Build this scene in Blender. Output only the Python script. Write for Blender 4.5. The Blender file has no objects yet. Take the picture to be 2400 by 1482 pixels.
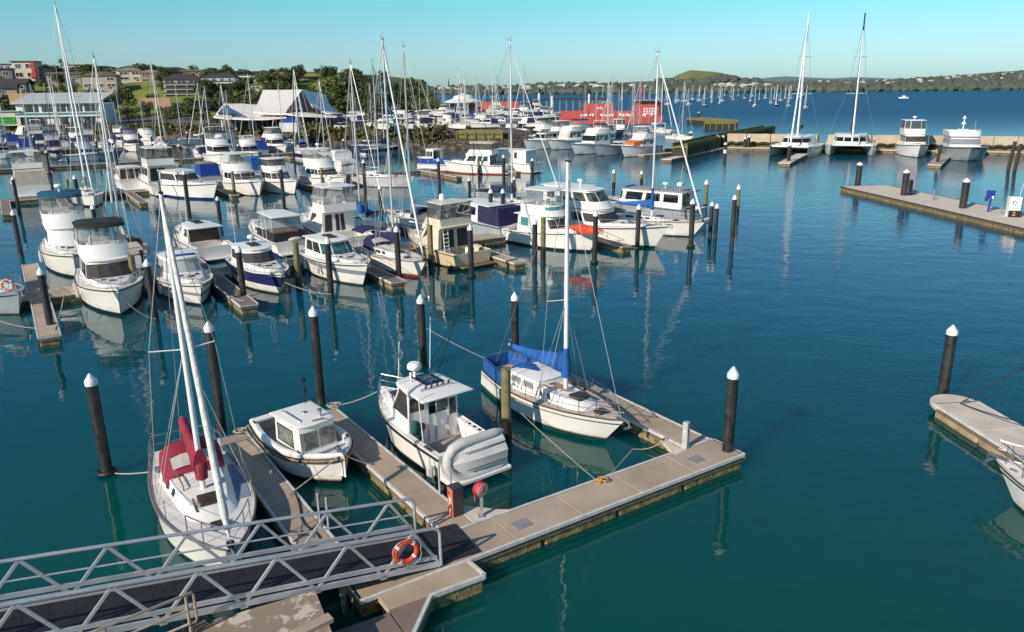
import bpy, math, random
from mathutils import Vector, Matrix
R = math.radians
rnd = random.Random(7)
scene = bpy.context.scene
COL = scene.collection

# ------------------------------------------------------------------ camera model (also used to read ground points)
FPX, CAMH, ROLL = 1800.0, 12.0, R(.7)
PITCH = math.atan((741 - 203) / FPX)

def at(px, py, z=0.0):
    u, v = (px - 1200) / FPX, (741 - py) / FPX
    c, s = math.cos(-ROLL), math.sin(-ROLL)
    u, v = u * c - v * s, u * s + v * c
    dy = math.cos(PITCH) + v * math.sin(PITCH)
    dz = -math.sin(PITCH) + v * math.cos(PITCH)
    t = (CAMH - z) / -dz
    return Vector((u * t, dy * t, z))

def atd(px, py, Y):
    """point at ground distance Y seen at a pixel (for things above the horizon)"""
    u, v = (px - 1200) / FPX, (741 - py) / FPX
    c, s = math.cos(-ROLL), math.sin(-ROLL)
    u, v = u * c - v * s, u * s + v * c
    dy = math.cos(PITCH) + v * math.sin(PITCH)
    dz = -math.sin(PITCH) + v * math.cos(PITCH)
    t = Y / dy
    return Vector((u * t, Y, CAMH + dz * t))

# ------------------------------------------------------------------ mesh builder
def link(o, parent=None):
    COL.objects.link(o)
    if parent is not None: o.parent = parent
    return o

class MB:
    def __init__(s): s.v = []; s.f = []
    def add(s, vs, fs):
        b = len(s.v); s.v += [tuple(p) for p in vs]
        s.f += [tuple(i + b for i in f) for f in fs]
        return s
    def box(s, c, d, rz=0.0, M=None):
        x, y, z = d[0] / 2, d[1] / 2, d[2] / 2
        P = [(-x, -y, -z), (x, -y, -z), (x, y, -z), (-x, y, -z), (-x, -y, z), (x, -y, z), (x, y, z), (-x, y, z)]
        m = M if M is not None else Matrix.Rotation(rz, 3, 'Z')
        c = Vector(c)
        return s.add([m @ Vector(p) + c for p in P], [(0, 3, 2, 1), (4, 5, 6, 7), (0, 1, 5, 4), (1, 2, 6, 5), (2, 3, 7, 6), (3, 0, 4, 7)])
    def bbox(s, c, d, b, rz=0.0):
        """box with a bevelled upper rim"""
        x, y, z = d[0] / 2, d[1] / 2, d[2]
        r = []
        for (i, zz) in ((0, 0), (0, z - b), (b, z)):
            r.append([(-x + i, -y + b, zz), (-x + b, -y + i, zz), (x - b, -y + i, zz), (x - i, -y + b, zz), (x - i, y - b, zz), (x - b, y - i, zz), (-x + b, y - i, zz), (-x + i, y - b, zz)])
        m = Matrix.Rotation(rz, 3, 'Z'); c = Vector(c)
        return s.loft([[m @ Vector(p) + c for p in q] for q in r], True, True)
    def beam(s, p, q, w, h=None, up=(0, 0, 1)):
        h = h or w
        p, q = Vector(p), Vector(q); d = (q - p).normalized()
        u = Vector(up); a = d.cross(u)
        if a.length < 1e-4: a = d.cross(Vector((1, 0, 0)))
        a.normalize(); u = a.cross(d)
        a *= w / 2; u *= h / 2
        P = [p - a - u, p + a - u, p + a + u, p - a + u, q - a - u, q + a - u, q + a + u, q - a + u]
        return s.add(P, [(0, 1, 2, 3), (7, 6, 5, 4), (0, 4, 5, 1), (1, 5, 6, 2), (2, 6, 7, 3), (3, 7, 4, 0)])
    def tube(s, path, r, n=6, cap=True, closed=False, r1=None):
        pts = [Vector(p) for p in path]; N = len(pts); rings = []
        nrm = None
        for i, p in enumerate(pts):
            if closed: d = (pts[(i + 1) % N] - pts[i - 1])
            else: d = pts[min(i + 1, N - 1)] - pts[max(i - 1, 0)]
            if d.length < 1e-9: d = Vector((0, 0, 1))
            d.normalize()
            if nrm is None:
                nrm = Vector((0, 0, 1)) if abs(d.z) < .9 else Vector((1, 0, 0))
            a = d.cross(nrm)
            if a.length < 1e-4: a = d.cross(Vector((.3, .9, .1)))
            a.normalize(); b = d.cross(a).normalized(); nrm = -b
            rr = r if r1 is None else r + (r1 - r) * i / max(N - 1, 1)
            if isinstance(r, (list, tuple)): rr = r[i]
            rings.append([p + a * (rr * math.cos(2 * math.pi * k / n)) + b * (rr * math.sin(2 * math.pi * k / n)) for k in range(n)])
        b0 = len(s.v)
        for q in rings: s.v += [tuple(p) for p in q]
        for i in range(N if closed else N - 1):
            j = (i + 1) % N
            for k in range(n):
                l = (k + 1) % n
                s.f.append((b0 + i * n + k, b0 + j * n + k, b0 + j * n + l, b0 + i * n + l))
        if cap and not closed:
            s.f.append(tuple(b0 + k for k in range(n)))
            s.f.append(tuple(b0 + (N - 1) * n + k for k in reversed(range(n))))
        return s
    def cyl(s, p, q, r0, r1=None, n=10):
        return s.tube([p, q], [r0, r0 if r1 is None else r1], n)
    def loft(s, rings, cap0=False, cap1=False, closed=True):
        n = len(rings[0]); b0 = len(s.v)
        for q in rings: s.v += [tuple(p) for p in q]
        for i in range(len(rings) - 1):
            for k in range(n if closed else n - 1):
                l = (k + 1) % n
                s.f.append((b0 + i * n + k, b0 + i * n + l, b0 + (i + 1) * n + l, b0 + (i + 1) * n + k))
        if cap0: s.f.append(tuple(b0 + k for k in reversed(range(n))))
        if cap1: s.f.append(tuple(b0 + (len(rings) - 1) * n + k for k in range(n)))
        return s
    def poly(s, pts):
        return s.add(pts, [tuple(range(len(pts)))])
    def prism(s, pts, z0, z1):
        """extrude a ccw plan polygon"""
        return s.loft([[(p[0], p[1], z0) for p in pts], [(p[0], p[1], z1) for p in pts]], True, True)
    def lathe(s, prof, c=(0, 0, 0), n=12, ax=None):
        c = Vector(c); rings = []
        m = Matrix.Identity(3) if ax is None else Vector((0, 0, 1)).rotation_difference(Vector(ax)).to_matrix()
        for (r, z) in prof:
            rings.append([c + m @ Vector((r * math.cos(2 * math.pi * k / n), r * math.sin(2 * math.pi * k / n), z)) for k in range(n)])
        return s.loft(rings, True, True)
    def sphere(s, c, r, nu=8, nv=5, sc=(1, 1, 1), jit=0, rg=None):
        rings = []
        for j in range(nv + 1):
            t = math.pi * (j + .001) / (nv + .002) - math.pi / 2
            ring = []
            for k in range(nu):
                a = 2 * math.pi * k / nu
                q = r * (1 + (rg.uniform(-jit, jit) if rg else 0))
                ring.append((c[0] + q * math.cos(t) * math.cos(a) * sc[0], c[1] + q * math.cos(t) * math.sin(a) * sc[1], c[2] + q * math.sin(t) * sc[2]))
            rings.append(ring)
        return s.loft(rings, True, True)
    def mesh(s, name, mat, smooth=None):
        me = bpy.data.meshes.new(name)
        me.from_pydata(s.v, [], s.f)
        if mat is not None: me.materials.append(mat)
        if smooth is not None:
            me.polygons.foreach_set('use_smooth', [True] * len(me.polygons))
            me.set_sharp_from_angle(angle=R(smooth))
        me.update()
        return me
    def build(s, name, mat, parent=None, smooth=None, label=None, loc=None):
        if not s.f: return None
        o = bpy.data.objects.new(name, s.mesh(name, mat, smooth))
        link(o, parent)
        if loc is not None: o.location = loc
        if label: o['label'] = label
        return o

def thing(name, label, cat, loc=(0, 0, 0), rz=0.0, group=None):
    o = bpy.data.objects.new(name, None); COL.objects.link(o)
    o.empty_display_size = .3
    o.location = loc; o.rotation_euler = (0, 0, rz)
    o['label'] = label; o['category'] = cat
    if group: o['group'] = group
    return o

def tag(o, label, cat, group=None):
    o['label'] = label; o['category'] = cat
    if group: o['group'] = group
    return o

def struct(o):
    o['kind'] = 'structure'; return o

def dup(root, loc, rz=None, label=None, group=None, sc=None):
    r = root.copy(); COL.objects.link(r); r.location = loc
    if rz is not None: r.rotation_euler = (0, 0, rz)
    if sc is not None: r.scale = (sc, sc, sc) if not isinstance(sc, tuple) else sc
    if label: r['label'] = label
    if group: r['group'] = group
    for ch in list(root.children):
        c = ch.copy(); COL.objects.link(c); c.parent = r
        for g in list(ch.children):
            d = g.copy(); COL.objects.link(d); d.parent = c
    return r

# ------------------------------------------------------------------ materials
MATS = {}
def nodes(name):
    m = bpy.data.materials.new(name); m.use_nodes = True
    nt = m.node_tree; b = nt.nodes['Principled BSDF']
    return m, nt, b

def mat(name, c, rough=.5, metal=0.0, var=.12, scale=3.0, bump=0.0, bscale=30.0, c2=None, alpha=None, spec=None, streak=0.0, coord='Object', detail=5.0):
    if name in MATS: return MATS[name]
    m, nt, b = nodes(name); L = nt.links.new
    tc = nt.nodes.new('ShaderNodeTexCoord')
    src = tc.outputs['Object' if coord == 'World' else coord]
    if coord == 'World':
        g = nt.nodes.new('ShaderNodeNewGeometry'); src = g.outputs['Position']
    no = nt.nodes.new('ShaderNodeTexNoise'); no.inputs['Scale'].default_value = scale; no.inputs['Detail'].default_value = detail
    L(src, no.inputs['Vector'])
    mx = nt.nodes.new('ShaderNodeMix'); mx.data_type = 'RGBA'
    c2 = c2 or tuple(x * (1 - 2 * var) for x in c)
    rp = nt.nodes.new('ShaderNodeMapRange'); rp.inputs['From Min'].default_value = .35; rp.inputs['From Max'].default_value = .68
    L(no.outputs['Fac'], rp.inputs['Value']); L(rp.outputs[0], mx.inputs['Factor'])
    mx.inputs['A'].default_value = (*c, 1); mx.inputs['B'].default_value = (*c2, 1)
    out = mx.outputs['Result']
    if streak:
        mp = nt.nodes.new('ShaderNodeMapping'); mp.inputs['Scale'].default_value = (6, 6, .35)
        n2 = nt.nodes.new('ShaderNodeTexNoise'); n2.inputs['Scale'].default_value = 2.0; n2.inputs['Detail'].default_value = 6
        L(src, mp.inputs[0]); L(mp.outputs[0], n2.inputs['Vector'])
        r2 = nt.nodes.new('ShaderNodeMapRange'); r2.inputs['From Min'].default_value = .52; r2.inputs['From Max'].default_value = .78; r2.inputs['To Max'].default_value = streak
        L(n2.outputs['Fac'], r2.inputs['Value'])
        m2 = nt.nodes.new('ShaderNodeMix'); m2.data_type = 'RGBA'
        L(r2.outputs[0], m2.inputs['Factor']); L(out, m2.inputs['A']); m2.inputs['B'].default_value = (.22, .18, .12, 1)
        out = m2.outputs['Result']
    L(out, b.inputs['Base Color'])
    b.inputs['Roughness'].default_value = rough; b.inputs['Metallic'].default_value = metal
    if spec is not None: b.inputs['Specular IOR Level'].default_value = spec
    if alpha is not None: b.inputs['Alpha'].default_value = alpha
    if bump:
        n3 = nt.nodes.new('ShaderNodeTexNoise'); n3.inputs['Scale'].default_value = bscale; n3.inputs['Detail'].default_value = 4
        L(src, n3.inputs['Vector'])
        bp = nt.nodes.new('ShaderNodeBump'); bp.inputs['Strength'].default_value = bump; bp.inputs['Distance'].default_value = .05
        L(n3.outputs['Fac'], bp.inputs['Height']); L(bp.outputs[0], b.inputs['Normal'])
    MATS[name] = m
    return m

def hull_mat(name, top, bottom=(.02, .03, .05), zb=.06, stripe=None, z0=0, z1=0, rough=.22):
    """hull paint: antifouling below zb, optional stripe between z0 and z1, faint rust / scum streaks"""
    if name in MATS: return MATS[name]
    m, nt, b = nodes(name); L = nt.links.new
    tc = nt.nodes.new('ShaderNodeTexCoord'); sp = nt.nodes.new('ShaderNodeSeparateXYZ'); L(tc.outputs['Object'], sp.inputs[0])
    no = nt.nodes.new('ShaderNodeTexNoise'); no.inputs['Scale'].default_value = 1.6; no.inputs['Detail'].default_value = 6
    mp = nt.nodes.new('ShaderNodeMapping'); mp.inputs['Scale'].default_value = (3, 3, .5)
    L(tc.outputs['Object'], mp.inputs[0]); L(mp.outputs[0], no.inputs['Vector'])
    rp = nt.nodes.new('ShaderNodeMapRange'); rp.inputs['From Min'].default_value = .5; rp.inputs['From Max'].default_value = .85; rp.inputs['To Max'].default_value = .16
    L(no.outputs['Fac'], rp.inputs['Value'])
    mx = nt.nodes.new('ShaderNodeMix'); mx.data_type = 'RGBA'; L(rp.outputs[0], mx.inputs['Factor'])
    mx.inputs['A'].default_value = (*top, 1); mx.inputs['B'].default_value = (top[0] * .6, top[1] * .55, top[2] * .45, 1)
    out = mx.outputs['Result']
    def band(lo, hi, colr, out):
        a = nt.nodes.new('ShaderNodeMath'); a.operation = 'GREATER_THAN'; a.inputs[1].default_value = lo; L(sp.outputs['Z'], a.inputs[0])
        c = nt.nodes.new('ShaderNodeMath'); c.operation = 'LESS_THAN'; c.inputs[1].default_value = hi; L(sp.outputs['Z'], c.inputs[0])
        d = nt.nodes.new('ShaderNodeMath'); d.operation = 'MULTIPLY'; L(a.outputs[0], d.inputs[0]); L(c.outputs[0], d.inputs[1])
        k = nt.nodes.new('ShaderNodeMix'); k.data_type = 'RGBA'; L(d.outputs[0], k.inputs['Factor']); L(out, k.inputs['A']); k.inputs['B'].default_value = (*colr, 1)
        return k.outputs['Result']
    # scum just above the water
    out = band(zb, zb + .05, (.33, .30, .2), out)
    if stripe: out = band(z0, z1, stripe, out)
    out = band(-5, zb, bottom, out)
    L(out, b.inputs['Base Color']); b.inputs['Roughness'].default_value = rough
    MATS[name] = m
    return m

WHITE = mat('gelcoat_white', (.86, .835, .78), .28, var=.04, scale=1.2, streak=.13)
WHITE2 = mat('gelcoat_cool', (.74, .75, .74), .3, var=.06, scale=1.0, streak=.25)
CREAM = mat('gelcoat_cream', (.78, .70, .55), .35, var=.09, scale=1.2, streak=.4)
DECKW = mat('deck_nonskid', (.75, .71, .65), .75, var=.07, scale=2.5, bump=.15, bscale=90)
DECKC = mat('deck_tan', (.60, .50, .42), .8, var=.1, scale=3, bump=.2, bscale=70)
GLASS = mat('dark_glass', (.012, .014, .018), .06, var=.2, spec=.8)
SMOKE = mat('window_cover', (.045, .04, .042), .7, var=.2, scale=4)
TEALG = mat('teal_glass', (.06, .30, .27), .1, var=.15)
CLEAR = mat('clear_vinyl', (.62, .62, .60), .12, var=.2, scale=5, alpha=.24)
CLEARG = mat('clear_window', (.30, .36, .36), .06, var=.2, scale=2, alpha=.45)
STEEL = mat('stainless', (.55, .55, .55), .28, metal=.9, var=.1)
ALU = mat('brushed_aluminium', (.62, .62, .63), .42, metal=.4, var=.10, scale=2, c2=(.48, .48, .50), bump=.1, bscale=40)
MASTW = mat('mast_white', (.82, .82, .80), .35, var=.05)
MASTA = mat('mast_alloy', (.62, .62, .62), .38, metal=.35, var=.08)
MASTBLUE = mat('mast_teal_cover', (.0, .22, .36), .7, var=.15)
MASTNAVY = mat('mast_navy', (.015, .02, .06), .35, var=.1)
WIRE = mat('rigging_wire', (.42, .42, .42), .4, metal=.5)
def pile_mat():
    m = mat('pile_black', (.014, .013, .015), .42, var=.3, scale=3, c2=(.04, .037, .038), bump=.3, bscale=9, streak=.25)
    nt = m.node_tree; b = nt.nodes['Principled BSDF']; L = nt.links.new
    src = b.inputs['Base Color'].links[0].from_socket
    tc = nt.nodes.new('ShaderNodeTexCoord'); sp = nt.nodes.new('ShaderNodeSeparateXYZ'); L(tc.outputs['Object'], sp.inputs[0])
    n = nt.nodes.new('ShaderNodeTexNoise'); n.inputs['Scale'].default_value = 7; n.inputs['Detail'].default_value = 5; L(tc.outputs['Object'], n.inputs['Vector'])
    ad = nt.nodes.new('ShaderNodeMath'); ad.operation = 'ADD'; L(sp.outputs['Z'], ad.inputs[0]); L(n.outputs['Fac'], ad.inputs[1])
    r = nt.nodes.new('ShaderNodeMapRange'); r.inputs['From Min'].default_value = .5; r.inputs['From Max'].default_value = .85; r.inputs['To Min'].default_value = .7; r.inputs['To Max'].default_value = 0; L(ad.outputs[0], r.inputs['Value'])
    x = nt.nodes.new('ShaderNodeMix'); x.data_type = 'RGBA'; L(r.outputs[0], x.inputs['Factor']); L(src, x.inputs['A']); x.inputs['B'].default_value = (.075, .065, .035, 1)
    L(x.outputs['Result'], b.inputs['Base Color']); return m
BLACKP = pile_mat()
CAPW = mat('pile_cap_white', (.78, .78, .77), .45, var=.08, scale=5, streak=.25)
BLACK = mat('black_rubber', (.018, .018, .02), .6, var=.3)
TIMB = mat('old_timber_pile', (.24, .20, .10), .9, var=.2, scale=4, c2=(.13, .135, .06), bump=.5, bscale=25)
CONC = mat('pontoon_concrete', (.46, .365, .275), .88, var=.1, scale=.9, c2=(.34, .265, .195), detail=9, bump=.2, bscale=50, streak=.0)
CONCL = mat('pale_concrete', (.66, .58, .49), .88, var=.1, scale=1.5, c2=(.54, .47, .39), bump=.2, bscale=50)
CONCD = mat('shaded_weathered_concrete', (.24, .19, .15), .85, var=.14, scale=1.5, c2=(.17, .135, .11), bump=.2, bscale=50)  # darker concrete copy: shade put into the shadowed foreground decks, weathered far walkways
FLOAT = mat('weedy_float', (.33, .26, .12), .85, var=.3, scale=5, c2=(.08, .07, .025), bump=.6, bscale=14)
RUBST = mat('white_rubstrip', (.66, .64, .60), .55, var=.12, scale=4, streak=.35)
WOOD = mat('weathered_timber', (.21, .15, .10), .85, var=.2, scale=5, bump=.4, bscale=30)
TEAK = mat('teak', (.26, .15, .075), .65, var=.2, scale=8)
ROPE = mat('pale_rope', (.52, .47, .38), .9, var=.2, scale=40, bump=.5, bscale=120)
ROPED = mat('dark_rope', (.03, .03, .035), .9, var=.2, scale=40)
NAVY = mat('navy_canvas', (.018, .022, .085), .8, var=.2, scale=2, bump=.3, bscale=8)
BLUE = mat('blue_canvas', (.012, .115, .40), .75, var=.15, scale=2, bump=.4, bscale=7)
BLUED = mat('deep_blue_canvas', (.01, .055, .30), .75, var=.15, scale=2, bump=.3, bscale=7)
TEALC = mat('teal_canvas', (.015, .10, .17), .75, var=.15, scale=2, bump=.3, bscale=7)
MAROON = mat('maroon_canvas', (.30, .018, .045), .75, var=.2, scale=2, c2=(.20, .012, .03), bump=.5, bscale=6)
BEIGE = mat('beige_canvas', (.58, .52, .43), .8, var=.12, scale=2, bump=.4, bscale=6)
GREYC = mat('grey_canvas', (.24, .25, .27), .8, var=.12, scale=2, bump=.3, bscale=6)
BLACKC = mat('black_canvas', (.02, .02, .024), .75, var=.2, scale=2, bump=.3, bscale=6)
ORANGE = mat('orange_plastic', (.75, .10, .02), .45, var=.08)
RED = mat('red_paint', (.58, .07, .05), .5, var=.1)
REDS = mat('ferry_red', (.58, .095, .08), .5, var=.1, scale=.5)
ROYAL = mat('royal_blue', (.01, .03, .32), .45, var=.1)
HYPAL = mat('grey_hypalon', (.55, .54, .52), .6, var=.08)
SOLAR = mat('solar_cells', (.008, .01, .022), .12, var=.3, scale=8)
WHITEM = mat('white_marking', (.8, .8, .78), .6, var=.05)
GREEND = mat('dark_green_cloth', (.01, .10, .07), .85, var=.2)
BROWNC = mat('brown_leather', (.12, .055, .035), .6)
# ------------------------------------------------------------------ camera, sun, sky
cam_d = bpy.data.cameras.new('camera'); cam = bpy.data.objects.new('camera', cam_d); COL.objects.link(cam)
cam_d.sensor_width = 36; cam_d.lens = FPX / 2400 * 36; cam_d.clip_end = 20000; cam_d.clip_start = .1
fw = Vector((0, math.cos(PITCH), -math.sin(PITCH))); up0 = Vector((0, math.sin(PITCH), math.cos(PITCH))); rt0 = Vector((1, 0, 0))
c_, s_ = math.cos(ROLL), math.sin(ROLL)
rt = rt0 * c_ - up0 * s_; up = up0 * c_ + rt0 * s_
cam.matrix_world = Matrix(((rt.x, up.x, -fw.x, 0), (rt.y, up.y, -fw.y, 0), (rt.z, up.z, -fw.z, CAMH), (0, 0, 0, 1)))
scene.camera = cam
scene.view_settings.view_transform = 'Standard'; scene.view_settings.look = 'None'; scene.view_settings.exposure = 0
SUN_EL, SUN_AZ = 29.0, (-.69, -.724)          # direction (x, y) towards the sun
sd = bpy.data.lights.new('sun', 'SUN'); so = bpy.data.objects.new('sun', sd); COL.objects.link(so)
sd.energy = 5.0; sd.angle = R(.5); sd.color = (1, .88, .75)
dv = Vector((SUN_AZ[0] * math.cos(R(SUN_EL)), SUN_AZ[1] * math.cos(R(SUN_EL)), math.sin(R(SUN_EL))))
so.rotation_euler = dv.to_track_quat('Z', 'Y').to_euler()
w = bpy.data.worlds.new('World'); scene.world = w; w.use_nodes = True
nt = w.node_tree; bg = nt.nodes['Background']
sky = nt.nodes.new('ShaderNodeTexSky'); sky.sky_type = 'NISHITA'; sky.sun_disc = False
sky.sun_elevation = R(SUN_EL); sky.sun_rotation = math.atan2(SUN_AZ[0], SUN_AZ[1]); sky.air_density = 1.0; sky.dust_density = .4; sky.ozone_density = 1.5
tint = nt.nodes.new('ShaderNodeMix'); tint.data_type = 'RGBA'; tint.blend_type = 'MULTIPLY'; tint.inputs['Factor'].default_value = 1
tc_ = nt.nodes.new('ShaderNodeTexCoord'); sz_ = nt.nodes.new('ShaderNodeSeparateXYZ'); nt.links.new(tc_.outputs['Generated'], sz_.inputs[0])
gr = nt.nodes.new('ShaderNodeValToRGB'); nt.links.new(sz_.outputs['Z'], gr.inputs[0]); el = gr.color_ramp.elements
el[0].position = 0.0; el[0].color = (.66, 1.0, 1.42, 1); el[1].position = .55; el[1].color = (.92, 1.14, 1.2, 1)
for ps, cl in ((.05, (.68, 1.08, 1.37, 1)), (.095, (.57, 1.2, 1.28, 1)), (.118, (.54, 1.32, 1.26, 1)), (.138, (.62, 1.0, 1.2, 1)), (.30, (.40, 1.0, 1.25, 1))):
    e_ = el.new(ps); e_.color = cl
nt.links.new(sky.outputs[0], tint.inputs['A']); nt.links.new(gr.outputs[0], tint.inputs['B']); nt.links.new(tint.outputs['Result'], bg.inputs[0]); bg.inputs[1].default_value = .094

# ------------------------------------------------------------------ water
def water():
    m, nt, b = nodes('harbour_water'); L = nt.links.new
    g = nt.nodes.new('ShaderNodeNewGeometry'); sp = nt.nodes.new('ShaderNodeSeparateXYZ'); L(g.outputs['Position'], sp.inputs[0])
    # distance tint: greener close by, bluer further out, sky reflection put into the colour
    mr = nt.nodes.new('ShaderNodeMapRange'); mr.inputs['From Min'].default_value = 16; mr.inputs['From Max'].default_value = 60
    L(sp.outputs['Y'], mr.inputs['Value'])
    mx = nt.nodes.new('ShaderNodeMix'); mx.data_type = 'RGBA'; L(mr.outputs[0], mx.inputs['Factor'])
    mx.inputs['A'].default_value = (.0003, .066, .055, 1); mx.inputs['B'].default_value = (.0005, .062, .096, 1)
    n0 = nt.nodes.new('ShaderNodeTexNoise'); n0.inputs['Scale'].default_value = .05; n0.inputs['Detail'].default_value = 3
    L(g.outputs['Position'], n0.inputs['Vector'])
    mm = nt.nodes.new('ShaderNodeMapRange'); mm.inputs['To Min'].default_value = .8; mm.inputs['To Max'].default_value = 1.2; L(n0.outputs['Fac'], mm.inputs['Value'])
    sc = nt.nodes.new('ShaderNodeMix'); sc.data_type = 'RGBA'; sc.blend_type = 'MULTIPLY'; sc.inputs['Factor'].default_value = 1
    L(mx.outputs['Result'], sc.inputs['A']); L(mm.outputs[0], sc.inputs['B'])
    L(sc.outputs['Result'], b.inputs['Base Color'])
    b.inputs['IOR'].default_value = 1.45
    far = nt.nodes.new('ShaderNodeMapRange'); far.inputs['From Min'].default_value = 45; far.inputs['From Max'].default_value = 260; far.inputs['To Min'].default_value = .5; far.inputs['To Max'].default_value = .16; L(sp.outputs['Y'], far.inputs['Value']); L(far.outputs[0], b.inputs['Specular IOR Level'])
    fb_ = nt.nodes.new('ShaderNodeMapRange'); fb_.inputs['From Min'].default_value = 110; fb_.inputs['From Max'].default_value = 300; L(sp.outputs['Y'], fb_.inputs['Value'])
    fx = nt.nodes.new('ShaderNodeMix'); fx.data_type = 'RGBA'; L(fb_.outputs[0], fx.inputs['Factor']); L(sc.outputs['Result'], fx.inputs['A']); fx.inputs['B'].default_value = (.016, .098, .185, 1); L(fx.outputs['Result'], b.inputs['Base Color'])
    b.subsurface_method = 'BURLEY'; b.inputs['Subsurface Weight'].default_value = 1; b.inputs['Subsurface Radius'].default_value = (1.0, 1.6, 1.6); b.inputs['Subsurface Scale'].default_value = 1.6
    # open bay beyond the breakwater is ruffled by wind
    bay = nt.nodes.new('ShaderNodeMapRange'); bay.inputs['From Min'].default_value = 150; bay.inputs['From Max'].default_value = 320; L(sp.outputs['Y'], bay.inputs['Value'])
    ro = nt.nodes.new('ShaderNodeMapRange'); ro.inputs['To Min'].default_value = .025; ro.inputs['To Max'].default_value = .38; L(bay.outputs[0], ro.inputs['Value'])
    r1 = nt.nodes.new('ShaderNodeMapRange'); r1.inputs['From Min'].default_value = 50; r1.inputs['From Max'].default_value = 130; r1.inputs['To Max'].default_value = .15; L(sp.outputs['Y'], r1.inputs['Value'])
    r2 = nt.nodes.new('ShaderNodeMapRange'); r2.inputs['From Min'].default_value = 0; r2.inputs['From Max'].default_value = 22; r2.inputs['To Min'].default_value = .25; L(sp.outputs['X'], r2.inputs['Value'])
    r3 = nt.nodes.new('ShaderNodeMath'); r3.operation = 'MULTIPLY'; L(r1.outputs[0], r3.inputs[0]); L(r2.outputs[0], r3.inputs[1])
    r4 = nt.nodes.new('ShaderNodeMath'); r4.operation = 'ADD'; L(r3.outputs[0], r4.inputs[0]); L(ro.outputs[0], r4.inputs[1]); L(r4.outputs[0], b.inputs['Roughness'])
    # ripples: long soft ones, short ones, and wind patches (more on the right of the channel)
    def wave(scale, sx, sy, rz, det):
        mp = nt.nodes.new('ShaderNodeMapping'); mp.inputs['Scale'].default_value = (sx, sy, 1); mp.inputs['Rotation'].default_value = (0, 0, rz)
        n = nt.nodes.new('ShaderNodeTexNoise'); n.inputs['Scale'].default_value = scale; n.inputs['Detail'].default_value = det; n.inputs['Roughness'].default_value = .5
        L(g.outputs['Position'], mp.inputs[0]); L(mp.outputs[0], n.inputs['Vector']); return n.outputs['Fac']
    a = wave(.55, .7, 1, .3, 2); c = wave(2.6, .6, 1, -.25, 3)
    chan = nt.nodes.new('ShaderNodeMapRange'); chan.inputs['From Min'].default_value = 4; chan.inputs['From Max'].default_value = 30
    chan.inputs['To Min'].default_value = .35; chan.inputs['To Max'].default_value = 1.0; L(sp.outputs['X'], chan.inputs['Value'])
    pn = nt.nodes.new('ShaderNodeTexNoise'); pn.inputs['Scale'].default_value = .035; pn.inputs['Detail'].default_value = 2; L(g.outputs['Position'], pn.inputs['Vector'])
    pr = nt.nodes.new('ShaderNodeMapRange'); pr.inputs['From Min'].default_value = .4; pr.inputs['From Max'].default_value = .65; pr.inputs['To Min'].default_value = .35; L(pn.outputs['Fac'], pr.inputs['Value'])
    mu = nt.nodes.new('ShaderNodeMath'); mu.operation = 'MULTIPLY'; L(chan.outputs[0], mu.inputs[0]); L(pr.outputs[0], mu.inputs[1])
    b1 = nt.nodes.new('ShaderNodeBump'); b1.inputs['Strength'].default_value = .07; b1.inputs['Distance'].default_value = .5; L(a, b1.inputs['Height'])
    b2 = nt.nodes.new('ShaderNodeBump'); b2.inputs['Distance'].default_value = .10; L(c, b2.inputs['Height']); L(b1.outputs[0], b2.inputs['Normal'])
    st = nt.nodes.new('ShaderNodeMath'); st.operation = 'MULTIPLY'; st.inputs[1].default_value = .30; L(mu.outputs[0], st.inputs[0]); L(st.outputs[0], b2.inputs['Strength'])
    L(b2.outputs[0], b.inputs['Normal'])
    mb = MB(); rings = []
    for r in (0, 20, 60, 150, 400, 1000, 3000, 9000):
        rings.append([(r * math.cos(2 * math.pi * k / 48), r * math.sin(2 * math.pi * k / 48), 0) for k in range(48)])
    mb.loft([r[::-1] for r in rings[1:]]); mb.poly(rings[1])
    struct(mb.build('water', m))
water()
# ------------------------------------------------------------------ piles
def pile_mesh(h, r):
    k = MB(); k.lathe([(r, -1), (r, h - .36)], n=16)
    q = MB(); q.lathe([(r * 1.05, h - .36), (r * 1.05, h - .22), (r * .98, h - .2), (.03, h + .02)], n=16)
    return k.mesh('pile_shaft', BLACKP, 40), q.mesh('pile_cap', CAPW, 35)
PM = {}
def pile(p, h, r, label, group=None, hoop=False, lean=0, white=False):
    r *= .9; key = (round(h, 1), round(r, 3))
    if key not in PM: PM[key] = pile_mesh(*key)
    t = thing('mooring_pile', label, 'mooring pile', (p[0], p[1], 0), rnd.uniform(0, 6), group)
    if lean: t.rotation_euler = (R(rnd.uniform(-lean, lean)), R(rnd.uniform(-lean, lean)), 0)
    for nm, me in zip(('shaft', 'cone_cap'), PM[key]):
        o = bpy.data.objects.new(nm, me); link(o, t)
    if hoop:
        k = MB(); k.tube([(math.cos(a) * r * 1.35, math.sin(a) * r * 1.35, .10) for a in [i * math.pi / 8 for i in range(16)]], .07, 6, closed=True)
        k.build('float_collar', BLACK, t, 40)
    if white:
        k = MB(); k.lathe([(r * 1.04, h * .42), (r * 1.04, h * .62)], n=16); k.build('white_band', CAPW, t, 40)
    return t
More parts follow.
